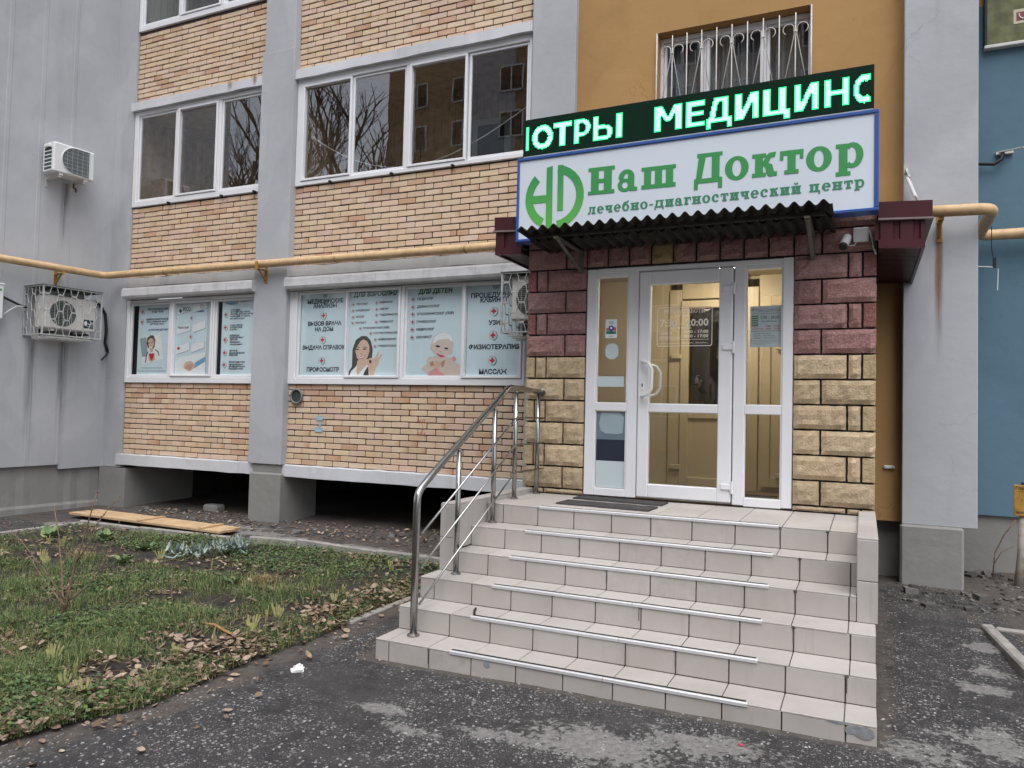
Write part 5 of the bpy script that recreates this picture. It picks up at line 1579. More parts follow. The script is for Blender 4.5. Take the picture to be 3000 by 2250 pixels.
# pane 3: children
p = Poster("window film for child specialists with a baby resting on its hands", -5.344, -4.562, 2.106, 3.20, (1105, 1065, 2055, 2010, 45, 1562))
p.text("ДЛЯ ДЕТЕЙ", 1280, 1870, 128, 82, 1, .03, .12)
for s_, a, b_, y in (("ПЕДИАТР", 1258, 1542, 238), ("ДЕРМАТОЛОГ", 1255, 1660, 374), ("ОТОЛАРИНГОЛОГ (ЛОР)", 1252, 1900, 502), ("ГИНЕКОЛОГ", 1248, 1598, 638), ("НЕВРОЛОГ", 1243, 1562, 772), ("ОКУЛИСТ", 1240, 1518, 908)):
    p.text(s_, a, b_, y, 42, 0, .015); p.emblem(a-75, y-18, 84)
p.shape([(1330, 1440), (1430, 1350), (1420, 1290), (1470, 1230), (1560, 1220), (1850, 1250), (1990, 1380), (1990, 1555), (1450, 1555)], 9)
p.shape([(1450, 1555), (1470, 1500), (1590, 1420), (1640, 1480), (1760, 1555)], 5)
p.shape([(1860, 1250), (1900, 1220), (1940, 1260), (1930, 1310), (1880, 1310)], 5)
p.oval(1700, 1030, 190, 220, 9, 8); p.oval(1515, 1065, 22, 55, 9); p.oval(1850, 1150, 26, 45, 9, 20)
p.shape([(1530, 1010), (1560, 900), (1640, 830), (1740, 815), (1850, 870), (1880, 980), (1800, 930), (1640, 940)], 4)
p.oval(1622, 1052, 42, 17, 11, 12); p.oval(1768, 1092, 34, 16, 11, 12)
p.shape([(1600, 1165), (1665, 1205), (1730, 1212), (1720, 1240), (1660, 1230), (1610, 1190)], 8); p.shape([(1640, 1150), (1672, 1128), (1690, 1155)], 1)
p.shape([(1540, 1370), (1590, 1290), (1640, 1330), (1680, 1290), (1670, 1390), (1620, 1440), (1560, 1420)], 0)
p.shape([(1680, 1330), (1760, 1280), (1720, 1400), (1690, 1420)], 1); p.shape([(1480, 1340), (1540, 1300), (1560, 1370), (1500, 1400)], 1)
p.done()
# pane 4 (crop 800,700)
p = Poster("pale blue window film reading ФИЗИОТЕРАПИЯ and МАССАЖ beside the porch", -4.49, -3.76, 2.106, 3.20, (1580, 1565, 2030, 2020, 395, 1110))
p.shape([(1780, 395), (1850, 390), (1835, 425), (1795, 428)], 10)
p.text("ПРОЦЕДУРНЫЙ", 1605, 2000, 488, 36); p.text("КАБИНЕТ", 1685, 1915, 527, 36)
p.emblem(1797, 600, 72); p.text("УЗИ", 1755, 1850, 707, 36); p.emblem(1792, 790, 72); p.text("ФИЗИОТЕРАПИЯ", 1588, 2012, 898, 36); p.emblem(1787, 987, 72); p.text("МАССАЖ", 1676, 1910, 1094, 38)
p.done()
# left window (crop 370,870)
p = Poster("left-window film with a young doctor holding a red heart", -10.225, -9.555, 2.114, 3.17, (218, 175, 715, 680, 140, 1292))
p.emblem(270, 240, 90); p.text("УЗИ СОСУДОВ ШЕИ", 350, 680, 222, 30, 0, .02); p.text("(УЗДГ БЦС)", 420, 608, 262, 28)
p.emblem(262, 412, 90); p.text("НЕЙРОСОНОГРАФИЯ", 332, 682, 390, 30); p.text("(узи головного мозга", 338, 672, 426, 28); p.text("детей до года)", 392, 618, 464, 28)
p.text("и многие другие!", 370, 678, 562, 36, 2, .004, .3)
p.shape([(225, 690), (335, 662), (560, 600), (610, 1035), (275, 1128), (255, 1000)], 4)
p.shape([(228, 692), (335, 665), (360, 990), (262, 1000)], 10)
p.shape([(318, 1098), (330, 960), (370, 905), (480, 870), (545, 930), (550, 1040), (420, 1082)], 4)
p.shape([(340, 780), (350, 680), (400, 640), (450, 640), (480, 720), (470, 830), (440, 880), (360, 850)], 3)
p.shape([(360, 730), (400, 685), (445, 700), (462, 780), (440, 850), (410, 880), (375, 840)], 0)
p.shape([(385, 870), (440, 850), (450, 910), (400, 930)], 0)
p.oval(375, 768, 14, 8, 2); p.oval(428, 752, 14, 8, 2); p.shape([(380, 842), (440, 822), (418, 850), (392, 856)], 4)
p.shape([(318, 1095), (330, 970), (362, 905), (372, 915), (345, 975), (332, 1095)], 7); p.shape([(470, 868), (530, 905), (545, 975), (535, 980), (518, 915), (480, 890)], 7)
p.shape([(375, 1060), (370, 950), (465, 930), (480, 1040), (430, 1080)], 0); p.shape([(382, 950), (410, 935), (425, 950), (450, 932), (468, 950), (452, 1020), (422, 1062), (392, 1010)], 8)
p.text("Высокопрофессиональный", 265, 590, 1190, 22, 6, .004); p.text("подход и современное оборудование", 195, 650, 1238, 20, 6, .004)
p.done()
p = Poster("left-window film with insurance company cards and a handshake", -9.42, -8.80, 2.114, 3.17, (828, 788, 1345, 1335, 125, 1290))
for (a, b_, c_, d_) in ((840, 190, 1085, 130), (1110, 165, 1340, 100)):
    for dy, k in ((0, 0), (330, 1), (650, 2)):
        if b_+dy > 1000: continue
        p.shape([(a-20*k*.4, b_+dy+120), (a-20*k*.4, b_+dy-10), (c_-14*k, d_+dy-10 if k else max(128, d_+dy-10)), (c_-14*k, d_+dy+115)], 10)
        p.shape([(a-20*k*.4-4, b_+dy+114), (a-20*k*.4-4, b_+dy-12), (c_-14*k-5, d_+dy-12 if k else max(128, d_+dy-12)), (c_-14*k-5, d_+dy+108)], 4)
p.text("РЕСО", 930, 1062, 245, 62, 1, .02); p.shape([(865, 240), (892, 205), (920, 240), (892, 282)], 11)
p.text("Allianz", 1150, 1292, 275, 42, 2, .01)
for pts in prim_pts(('a', *p.P(1252, 185), p.H(32), p.H(34), p.H(26), p.H(28), 0, 360)): tri_face(p.ink, pts, p.y-.0035, 2)
p.text("Ренессанс", 845, 1040, 535, 40, 0, .01); p.text("1", 1118, 1150, 560, 44, 3, .02); p.text("страхование", 1165, 1322, 528, 22, 3, .004)
p.text("СОГЛАСИЕ", 890, 1048, 850, 30, 7, .02); p.oval(862, 858, 25, 25, 8); p.text("ИНГОССТРАХ", 1095, 1275, 838, 36, 2, .01); p.text("здоровье", 1150, 1300, 870, 30, 2, 0, .3)
p.emblem(1080, 365, 64); p.emblem(1070, 672, 64)
p.shape([(800, 1285), (805, 1080), (900, 1000), (1335, 930), (1335, 1290)], 4); p.shape([(1140, 1190), (1160, 1090), (1335, 1000), (1335, 1080), (1180, 1170)], 6)
p.shape([(960, 1140), (990, 1085), (1080, 1068), (1140, 1095), (1160, 1160), (1120, 1205), (1050, 1240), (1000, 1205), (962, 1190)], 0)
for q in range(4): p.shape([(985+28*q, 1180+8*q), (1040+26*q, 1120), (1050+26*q, 1128), (998+28*q, 1196+8*q)], 1)
p.done()
MB().box(-8.798, -8.70, 1.676, 1.679, 2.114, 3.17).build("blank_film_strip", m_filmg, p.t)
p = Poster("left-window film listing certificates and medical books, rightmost there", -8.505, -7.87, 2.114, 3.17, (1578, 1540, 2140, 2110, 80, 1295))
p.shape([(1610, 82), (1850, 82), (1830, 125), (1740, 145), (1650, 125)], 6); p.shape([(1880, 84), (2105, 78), (2105, 98), (1885, 102)], 10)
for (py, lines) in ((300, (("СПРАВКИ", 1712, 1875, 240), ("/детский сад, школа,", 1712, 2040, 270), ("бассейн, детский лагерь,", 1712, 2105, 306), ("санаторий, техникум,", 1708, 2045, 342), ("институт и пр./", 1708, 1948, 380))), (512, (("САНАТОРНО-", 1702, 1928, 492), ("КУРОРТНЫЕ", 1705, 1915, 528), ("КАРТЫ", 1702, 1826, 564))), (718, (("ВЫПИСКА", 1700, 1868, 662), ("БОЛЬНИЧНЫХ", 1700, 1938, 696), ("ЛИСТОВ", 1700, 1832, 730), ("/бумажные,", 1698, 1882, 768), ("электронные/", 1695, 1918, 806))), (932, (("ЛИЧНЫЕ", 1692, 1836, 914), ("МЕДИЦИНСКИЕ", 1692, 1956, 950), ("КНИЖКИ", 1690, 1838, 986))), (1132, (("ПРОФОСМОТРЫ", 1688, 1962, 1100), ("/предрейсовые,", 1686, 1935, 1138), ("предварительные,", 1686, 1972, 1172), ("периодические/", 1685, 1938, 1208)))):
    p.emblem(1632-(py-300)*.03, py, 100)
    for (s_, a, b_, y) in lines: p.text(s_, a, b_, y, 27, 0, .018)
p.done()
# ---------------------------------------------------------------- stickers on the door
m_frost = M("white_vinyl_lettering", (.80, .77, .70), .6, .03, 4)
t = thing("opening_hours_decal", "white opening-hours lettering on the glass door", "decal", (-1.49, .03, 2.28))
b = MB(); yy = .0352
def rrect(x0, x1, z0, z1, w, y):
    for (a, b1, c, d) in ((x0+.02, x1-.02, z1-w, z1), (x0+.02, x1-.02, z0, z0+w), (x0, x0+w, z0+.02, z1-.02), (x1-w, x1, z0+.02, z1-.02)):
        b.face([(a, y, c), (b1, y, c), (b1, y, d), (a, y, d)])
    for (cx_, cz_, a0) in ((x0+.02, z1-.02, 90), (x1-.02, z1-.02, 0), (x0+.02, z0+.02, 180), (x1-.02, z0+.02, 270)):
        for pts in prim_pts(('a', cx_, cz_, .02, .02, .02-w, .02-w, a0, a0+90)): b.face([(p_[0], y, p_[1]) for p_ in pts])
rrect(-1.728, -1.255, 2.282, 2.621, .006, yy)
def dl(px, py): return -1.728+(px-308)/(975-308)*.473, 2.621-(py-488)/(972-488)*.339
def dt(s_, a, b1, y, h, bold=.02):
    (xa, z), (xb, _) = dl(a, y), dl(b1, y); put_text(b, s_, xa, z, yy-.0003, h/484*.339, 0, 'l', xb-xa, bold)
dt("РЕЖИМ РАБОТЫ", 392, 888, 562, 46); dt("В БУДНИ:", 530, 708, 610, 26, .01); dt("7:30 - 20:00", 345, 928, 724, 88, .02); dt("БЕЗ ПЕРЕРЫВА", 480, 730, 758, 22, .01)
dt("СУББОТА", 344, 495, 826, 32); dt("8:00 - 17:00", 640, 928, 812, 38); dt("ВОСКРЕСЕНЬЕ", 344, 600, 878, 32); dt("8:00 - 17:00", 640, 928, 866, 38); dt("nash-doctor", 330, 590, 942, 16, .004); dt("@nash_doctor_", 615, 940, 938, 18, .004)
(xa, za), (xb, zb) = dl(330, 905), dl(940, 888); b.face([(xa, yy, zb-.003), (xb, yy, zb-.003), (xb, yy, zb), (xa, yy, zb)])
b.build("vinyl_lettering", m_frost, t, fix=False)
t = thing("notice_sheet", "blue-white clinic notice taped inside the right side light", "notice", (-.825, .05, 2.267))
MB().box(-.95, -.70, .0505, .0525, 2.267, 2.607).build("paper", M("blue_white_paper", (.60, .68, .74), .6, .03, 4), t)
b = MB(); y_ = .0499
put_text(b, "Наш доктор", -.905, 2.56, y_, .028, 6, 'l', .185, .012, .15); b.face([(-.935, y_, 2.542), (-.72, y_, 2.542), (-.72, y_, 2.5455), (-.935, y_, 2.5455)], 6)
for k in range(5): b.face([(-.94, y_, 2.445+.018*k), (-.885, y_, 2.445+.018*k), (-.885, y_, 2.456+.018*k), (-.94, y_, 2.456+.018*k)], 5)
put_text(b, "7:30 - 20:00", -.87, 2.50, y_, .026, 1, 'l', .15, .01); put_text(b, "БЕЗ ПЕРЕРЫВА", -.86, 2.474, y_, .011, 1, 'l', .12, .01)
put_text(b, "СУББОТА", -.94, 2.432, y_, .011, 3, 'l', .06, .01); put_text(b, "ВОСКРЕСЕНЬЕ", -.94, 2.412, y_, .011, 3, 'l', .10, .01); put_text(b, "9:00 - 17:00", -.825, 2.432, y_, .014, 3, 'l', .105, .02); put_text(b, "9:00 - 13:00", -.825, 2.411, y_, .014, 3, 'l', .105, .02)
b.face([(-.945, y_, 2.398), (-.71, y_, 2.398), (-.71, y_, 2.401), (-.945, y_, 2.401)], 0)
for k, s_ in enumerate(("nash-doctor", "nash_doctor_", "nash_doctor_")): put_text(b, s_, -.92, 2.375-.018*k, y_, .009, 0, 'l', (.14, .18, .19)[k], .01)
for k in range(4): b.face([(-.925, y_, 2.285+.012*k), (-.925+(.10, .13, .19, .20)[k], y_, 2.285+.012*k), (-.925+(.10, .13, .19, .20)[k], y_, 2.288+.012*k), (-.925, y_, 2.288+.012*k)], 6)
b.face([(-.945, y_, 2.275), (-.94, y_, 2.275), (-.94, y_, 2.335), (-.945, y_, 2.335)], 1)
tri_face(b, [(-.935, 2.576), (-.915, 2.576), (-.915, 2.581), (-.935, 2.581)], y_-.0002, 3); tri_face(b, [(-.9275, 2.566), (-.9225, 2.566), (-.9225, 2.59), (-.9275, 2.59)], y_-.0004, 3)
b.build("notice_print", INK, t, fix=False)
t = thing("map_sticker", "small white sticker with blue map pin in the left side light", "sticker", (-2.144, .03, 2.365))
MB().cbox(-2.197, -2.091, .0390, .0410, 2.365, 2.533, .0004).build("sticker_sheet", m_pw, t)
b = MB(); y_ = .0386
b.face([(-2.19, y_, 2.40), (-2.098, y_, 2.40), (-2.098, y_, 2.425), (-2.19, y_, 2.43)], 5); b.face([(-2.19, y_, 2.432), (-2.098, y_, 2.428), (-2.098, y_, 2.462), (-2.19, y_, 2.455)], 7)
tri_face(b, [(-2.144+.026*math.cos(rad(a)), 2.453+.026*math.sin(rad(a))) for a in range(0, 360, 20)], y_-.0003, 2); tri_face(b, [(-2.156, 2.432), (-2.132, 2.432), (-2.144, 2.398)], y_-.0002, 2); tri_face(b, [(-2.144+.011*math.cos(rad(a)), 2.455+.011*math.sin(rad(a))) for a in range(0, 360, 30)], y_-.0005, 4)
put_text(b, "Ваши", -2.144, 2.505, y_, .011, 0, 'c'); put_text(b, "отзывы", -2.144, 2.49, y_, .010, 0, 'c'); put_text(b, "2ГИС", -2.144, 2.375, y_, .011, 0, 'c')
b.build("sticker_print", INK, t, fix=False)
b = MB(); tri_face(b, [(-2.134+.061*max(-.86, min(.86, math.cos(rad(a))))/.86*.98, 2.246+.071*math.sin(rad(a))) for a in range(0, 360, 12)], .0388)
tag(b.build("blank_sticker", m_filmg, None, fix=False), "blank pale oval sticker below the map-pin sticker", "sticker")
tag(MB().box(-2.262, -2.018, .0385, .0395, 1.93, 2.022).build("blank_strip", m_filmg), "blank pale rectangular film strip low in the left side light", "sticker")
t = thing("side_light_print", "printed film with a seated patient filling the lower left side light", "poster", (-2.13, .03, 1.03))
MB().box(-2.262, -2.0, .0400, .0410, 1.035, 1.27).build("pale_band", m_filmg, t)
MB().box(-2.262, -2.0, .0400, .0410, 1.27, 1.46).build("dark_band", m_ink, t)
MB().box(-2.262, -2.0, .0400, .0410, 1.46, 1.705).build("blue_band", M("dim_blue_print", (.14, .19, .23), .5, .1, 4), t)
b = MB(); tri_face(b, [(-2.24, 1.60), (-2.225, 1.54), (-2.18, 1.515), (-2.08, 1.51), (-2.02, 1.52), (-2.01, 1.66), (-2.05, 1.70), (-2.22, 1.70)], .0394); b.build("white_garment", m_inkgr, t, fix=False)
t = thing("leaflet_rack", "leaflet rack on the vestibule wall behind the left side light", "leaflet rack", (-2.7, .9, 1.5))
MB().cbox(-2.749, -2.70, .55, 1.25, 1.30, 2.75, .005).build("rack_board", M("dark_green_board", (.05, .10, .05), .6, .1, 5), t)
lr = random.Random(4); lm = [m_red, m_pw, m_inkb, m_skin, m_filmg, m_ink]
for k in range(5):
    for j in range(3):
        y0_ = .60+.21*j; z0_ = 1.36+.27*k
        MB().box(-2.699, -2.690, y0_, y0_+.15, z0_, z0_+.21).build("leaflet", lr.choice(lm), t)
# ---------------------------------------------------------------- reception seen through the door
t = thing("reception_counter", "brown reception counter seen through the glass door", "counter", (-2.2, 3.2, .95))
MB().cbox(-2.6, -1.92, 3.0, 3.5, .951, 2.06, .01).build("counter_body", M("brown_laminate", (.16, .075, .045), .5, .15, 5), t)
MB().cbox(-2.62, -1.90, 2.96, 3.52, 2.06, 2.09, .006).build("counter_top", M("dark_laminate", (.05, .035, .03), .4, .1, 5), t)
t = thing("monitor", "black computer monitor on the reception counter", "monitor", (-2.0, 3.3, 2.09))
MB().cbox(-2.15, -1.80, 3.30, 3.33, 2.14, 2.38, .006).build("screen", m_black, t); MB().box(-2.0, -1.95, 3.31, 3.34, 2.09, 2.15).cbox(-2.07, -1.92, 3.26, 3.38, 2.0902, 2.10, .003).build("stand", m_black, t)
t = thing("sanitiser_bottle", "small white pump bottle on the reception counter", "bottle", (-1.98, 3.05, 2.09))
MB().tube([(-1.98, 3.05, 2.0905), (-1.98, 3.05, 2.15), (-1.98, 3.05, 2.165)], [.022, .022, .009], 12).build("bottle_body", m_acnew, t, smooth=True)
MB().tube([(-1.98, 3.05, 2.165), (-1.98, 3.05, 2.19), (-1.945, 3.05, 2.195)], .006, 8).build("pump", m_acnew, t, smooth=True)
t = thing("megaphone_sticker", "red megaphone sticker on the inner glass door", "sticker", (-1.6, 1.42, 2.78))
b = MB(); tri_face(b, [(-1.64, 2.80), (-1.62, 2.855), (-1.585, 2.85), (-1.545, 2.835), (-1.535, 2.80), (-1.56, 2.785), (-1.60, 2.80)], 1.4285, 0); tri_face(b, [(-1.648, 2.795), (-1.625, 2.865), (-1.58, 2.862), (-1.535, 2.845), (-1.525, 2.79), (-1.56, 2.77), (-1.60, 2.788)], 1.4290, 1)
b.build("sticker_shape", [m_red, m_pw], t, fix=False)
b = MB(); put_text(b, "Если", -1.735, 2.83, 1.4287, .014); put_text(b, "не нашли", -1.735, 2.808, 1.4287, .014); put_text(b, "ПРЕДУПРЕДИТЕ", -1.735, 2.785, 1.4287, .014, 0, 'l', .09); b.build("sticker_text", m_redor, t, fix=False)
m_lamp = EM("warm_ceiling_lamp", (1.0, .88, .70), 44)
m_lamp2 = EM("cool_ceiling_lamp", (1.0, .93, .80), 20)
t = thing("ceiling_lamp", "round warm ceiling lamp inside the porch vestibule", "lamp", (-1.3, .75, 3.1))
MB().tube([(-1.3, .75, 3.075), (-1.3, .75, 3.118)], .14, 20).build("diffuser", m_lamp, t)
t = thing("ceiling_panel_lamp", "square white ceiling panel lamp in the reception room", "lamp", (-1.7, 3.4, 3.36))
MB().box(-2.0, -1.4, 3.1, 3.7, 3.375, 3.395).build("diffuser", m_lamp2, t)
# receptionist standing behind the counter, half hidden by the door frame
def figure():
    t = thing("person", "person in a dark jacket standing inside, seen through the glass door", "person", (-1.66, 3.05, .95))
    J = {'pel': (0, 0, .86, .13), 'ch': (0, 0, 1.12, .135), 'nk0': (0, 0, 1.30, .075), 'nk': (0, 0, 1.36, .05),
         'hipL': (-.085, 0, .80, .085), 'knL': (-.09, -.01, .45, .058), 'anL': (-.09, .01, .07, .04), 'toL': (-.09, -.13, .035, .036),
         'hipR': (.085, 0, .80, .085), 'knR': (.09, -.01, .45, .058), 'anR': (.09, .01, .07, .04), 'toR': (.09, -.13, .035, .036),
         'shL': (-.17, 0, 1.26, .055), 'elL': (-.21, -.05, 1.0, .043), 'wrL': (-.24, -.24, 1.10, .03), 'haL': (-.245, -.31, 1.14, .03),
         'shR': (.17, 0, 1.26, .055), 'elR': (.20, .03, 1.0, .043), 'wrR': (.17, -.14, .86, .03)}
    names = list(J)
    E = [('pel', 'ch'), ('ch', 'nk0'), ('nk0', 'nk'), ('pel', 'hipL'), ('hipL', 'knL'), ('knL', 'anL'), ('anL', 'toL'), ('pel', 'hipR'), ('hipR', 'knR'), ('knR', 'anR'), ('anR', 'toR'), ('nk0', 'shL'), ('shL', 'elL'), ('elL', 'wrL'), ('nk0', 'shR'), ('shR', 'elR'), ('elR', 'wrR')]
    names = [n for n in names if n != 'haL']
    me = bpy.data.meshes.new("body"); me.from_pydata([J[n][:3] for n in names], [(names.index(a), names.index(b)) for a, b in E], [])
    me.materials.append(M("dark_green_jacket", (.022, .026, .024), .9, .2, 8))
    o = link(bpy.data.objects.new("body", me), t, (-1.66, 3.05, .953))
    o.modifiers.new("skin", 'SKIN'); sk = me.skin_vertices[0].data
    for i, n in enumerate(names):
        sk[i].radius = (J[n][3], J[n][3]*.8 if n in ('pel', 'ch') else J[n][3]); sk[i].use_root = n == 'pel'
    o.modifiers.new("sub", 'SUBSURF').render_levels = 2
    hd = MB().ball((-1.66, 3.04, .953+1.485), .095, 16, 12, sc=(.80, .95, 1.18)); hd.ball((-1.66, 2.945, .953+1.475), .016, 8, 6); hd.ball((-1.737, 3.05, .953+1.48), .02, 8, 6, sc=(.5, 1, 1.4)); hd.ball((-1.583, 3.05, .953+1.48), .02, 8, 6, sc=(.5, 1, 1.4))
    hd.build("head", M("light_skin", (.50, .30, .21), .5, .05, 8), t, smooth=True)
    hh = MB().ball((-1.66, 3.065, .953+1.52), .105, 16, 12, sc=(.86, .95, 1.12)); hh.ball((-1.66, 3.10, .953+1.40), .07, 12, 8, sc=(1.1, .7, 1.5)); hh.build("hair", M("light_brown_hair", (.20, .10, .045), .6, .2, 30), t, smooth=True)
    h = MB(); bx, by, bz_ = -1.90, 2.79, .953+1.11
    h.ball((bx, by, bz_), .04, 10, 8, sc=(.45, .9, 1.0))
    for k, L in enumerate((.055, .065, .06, .045)):
        h.tube([(bx, by-.02-.006*k*0, bz_+.028-.019*k), (bx+.004, by-.02-L*.6, bz_+.034-.019*k), (bx+.012, by-.02-L, bz_+.022-.019*k)], [.010, .009, .007], 8)
    h.tube([(bx+.005, by+.01, bz_+.03), (bx+.03, by-.01, bz_+.055), (bx+.036, by-.035, bz_+.058)], [.011, .010, .008], 8)
    h.build("hand", M("light_skin_hand", (.50, .30, .21), .5, .05, 8), t, smooth=True)
figure()

# ---------------------------------------------------------------- kerbs
m_kerb = M("worn_concrete_kerb", (.30, .285, .265), .9, .2, 8, .5, 40, dirt=(.12, .105, .09, .7), dscale=6)
def kerb(pts, w=.05, top=.035, seed=1, miss=0.):
    r = random.Random(seed)
    for (a, b_) in zip(pts, pts[1:]):
        a, b_ = Vector((*a, 0)), Vector((*b_, 0)); L = (b_-a).length; n = max(1, int(L/.9))
        for i in range(n):
            if r.random() < miss: continue
            p0, p1 = a+(b_-a)*(i/n), a+(b_-a)*((i+1)/n)
            d = (p1-p0); ang = math.atan2(d.y, d.x)
            z = G((p0.x+p1.x)/2, (p0.y+p1.y)/2)
            k = MB().cbox(-d.length/2+.005, d.length/2-.005, -w/2, w/2, -.12, top+r.uniform(-.012, .006), .012)
            o = k.build("kerb", m_kerb, None, loc=((p0.x+p1.x)/2, (p0.y+p1.y)/2, z))
            o.rotation_euler = (r.uniform(-.04, .04), r.uniform(-.01, .01), ang+r.uniform(-.01, .01))
            tag(o, kind="structure")
kerb([(-9.36, -3.0), (-9.36, .24), (-8.27, .24), (-6.55, .33), (-5.93, .42), (-4.78, .34), (-3.6, .26)], .055, .075, 3)
kerb([(-3.54, -.15), (-3.56, -.9), (-3.58, -1.75)], .06, .03, 5)
kerb([(.745, .22), (.86, -.93), (1.02, -2.2)], .085, .05, 6)
kerb([(.80, .215), (1.6, .16), (2.6, .1)], .05, .03, 7)

# ---------------------------------------------------------------- pine panel lying by the wall
t = thing("wooden_panel", "pale pine plank panel with two cleats lying by the building", "wooden panel", (-8.64, .75, G(-8.64, .75)))
A, B_, C_, D_ = Vector((-10.13, .61, .135)), Vector((-7.12, .43, .155)), Vector((-7.17, .82, .155)), Vector((-10.14, 1.05, .135))
for k in range(3):
    u0, u1 = k/3+.006, (k+1)/3-.006
    P = [A.lerp(D_, u0), B_.lerp(C_, u0), B_.lerp(C_, u1), A.lerp(D_, u1)]
    b = MB(); zt, zb = .0, -.026
    ex = (.02*k, .03*(k % 2))
    P = [P[0]+Vector((ex[0], 0, 0)), P[1]+Vector((ex[1], 0, 0)), P[2]+Vector((ex[1], 0, 0)), P[3]+Vector((ex[0], 0, 0))]
    top_, bot = [p_+Vector((0, 0, zt)) for p_ in P], [p_+Vector((0, 0, zb)) for p_ in P]
    b.face(top_).face(bot)
    for i in range(4): b.face([top_[i], bot[i], bot[(i+1) % 4], top_[(i+1) % 4]])
    b.build("plank", m_wood, t)
for u in (.50, .885):
    c0, c1 = A.lerp(B_, u), D_.lerp(C_, u+.0)
    b = MB().box(-.03, .03, 0, (c1-c0).length, .001, .02); ang = math.atan2((c1-c0).y, (c1-c0).x)-math.pi/2
    b.xf(Matrix.Translation(c0) @ Matrix.Rotation(ang, 4, 'Z')); b.build("cleat", m_wood, t)

# ---------------------------------------------------------------- rubble and gravel
def rock(b, c, s, r, flat=.6):
    V = []
    for i in range(8):
        d = Vector(((-1, 1)[i & 1], (-1, 1)[(i >> 1) & 1], (-1, 1)[(i >> 2) & 1]))
        V.append(Vector((d.x*s*r.uniform(.45, 1), d.y*s*r.uniform(.45, 1), d.z*s*flat*r.uniform(.45, 1))))
    R_ = Matrix.Rotation(r.uniform(0, 6.3), 3, 'Z') @ Matrix.Rotation(r.uniform(-.3, .3), 3, 'X')
    base = len(b.v)
    for v in V: b.v.append(tuple(Vector(c)+R_ @ v))
    for q in ((0, 2, 3, 1), (4, 5, 7, 6), (0, 1, 5, 4), (2, 6, 7, 3), (0, 4, 6, 2), (1, 3, 7, 5)): b.f.append(tuple(base+i for i in q)); b.m.append(0)
r = random.Random(5)
def vis_left(y): return -3.3+(y+4.24)*(-1.68)-.5
gb = MB()
n = 0
while n < 7500:
    y = -4.6+r.random()**1.3*2.9 if r.random() < .75 else r.uniform(-2.3, 1.3)
    x = r.uniform(-4.4, 1.5)
    if in_poly(x, y, BED): continue
    if SX0-.02 < x < SX1+.02 and y > SF[1]-.01: continue
    if y > 1.3 and x < .9: continue
    if mnoise.noise(Vector((x*1.3, y*1.3, 7))) < r.uniform(-.5, .25): continue
    s = r.uniform(.003, .0085)*(1.3 if r.random() < .05 else 1)
    rock(gb, (x, y, gz(x, y)-s*.05), s, r, .45); n += 1
m_peb = M("mixed_pebbles", (.21, .205, .20), .85, .1, 30, 0, rand=.75, island=True)
tag(gb.build("gravel", m_peb, None, fix=False), "loose pale pebbles scattered over the worn asphalt", "gravel", kind="stuff")
rb_ = MB()
for _ in range(620):
    x, y = (r.uniform(-10.3, -3.3), r.uniform(1.0, 1.75)) if r.random() < .5 else (r.uniform(.2, 1.7), r.uniform(.7, 2.3))
    s = r.uniform(.008, .03) if r.random() < .93 else r.uniform(.03, .07)
    rock(rb_, (x, y, gz(x, y)+s*.15), s, r)
m_rub = M("broken_concrete_rubble", (.12, .112, .105), .95, .2, 20, .4, 60, rand=.5, island=True)
tag(rb_.build("rubble", m_rub, None, fix=False), "broken concrete rubble along the foot of the building", "rubble", kind="stuff")
t = thing("concrete_lump", "grey concrete lump in the dark opening under the left brick wall", "concrete lump", (-8.9, 1.9, .1))
MB().cbox(-9.0, -8.72, 1.9, 2.1, .06, .20, .03).build("lump", m_conc, t)

# ---------------------------------------------------------------- flower-bed plants
def leafmat(name, cols, rough=.6, trans=.25):
    m, nt, n_, l_, bs = new_mat(name)
    g = n_.new("ShaderNodeNewGeometry").outputs["Random Per Island"]
    cr = n_.new("ShaderNodeValToRGB"); e = cr.color_ramp.elements
    for i, (pos, c) in enumerate(cols):
        if i < 2: e[i].position = pos; e[i].color = (*c, 1)
        else: k = e.new(pos); k.color = (*c, 1)
    l_.new(g, cr.inputs[0])
    nn = noise_n(nt, pos_n(nt), 45, 3)
    cc = mix_n(nt, math_n(nt, 'MULTIPLY', ramp_n(nt, nn, .4, .7), .35), cr.outputs[0], (.03, .03, .02))
    l_.new(cc, bs.inputs["Base Color"]); bs.inputs["Roughness"].default_value = rough
    bs.inputs["Specular IOR Level"].default_value = .25
    return m
m_grass = leafmat("autumn_grass", [(0, (.065, .11, .04)), (1, (.35, .32, .15)), (.4, (.10, .16, .055)), (.68, (.155, .205, .075)), (.86, (.27, .28, .12))])
m_weed = leafmat("ground_cover_leaves", [(0, (.05, .095, .038)), (1, (.20, .22, .08)), (.5, (.085, .14, .05)), (.85, (.13, .19, .065))])
m_dead = leafmat("fallen_leaves", [(0, (.14, .09, .058)), (1, (.46, .36, .26)), (.3, (.22, .15, .10)), (.6, (.32, .235, .17)), (.85, (.40, .30, .23))], .8)
m_straw = leafmat("dry_straw", [(0, (.20, .15, .07)), (1, (.40, .34, .19)), (.5, (.30, .23, .11))], .8)
m_iris = leafmat("cut_iris_leaf", [(0, (.25, .29, .10)), (1, (.50, .45, .22)), (.5, (.40, .39, .16))], .5)
m_sage = leafmat("silver_felt_leaf", [(0, (.20, .26, .23)), (1, (.42, .47, .43)), (.5, (.30, .37, .34))], .9)
m_twig = M("reddish_brown_bark", (.22, .145, .105), .8, .3, 20, .4, 90)
m_broad = leafmat("broad_green_leaf", [(0, (.10, .17, .08)), (1, (.32, .36, .15)), (.5, (.17, .25, .11))], .6)
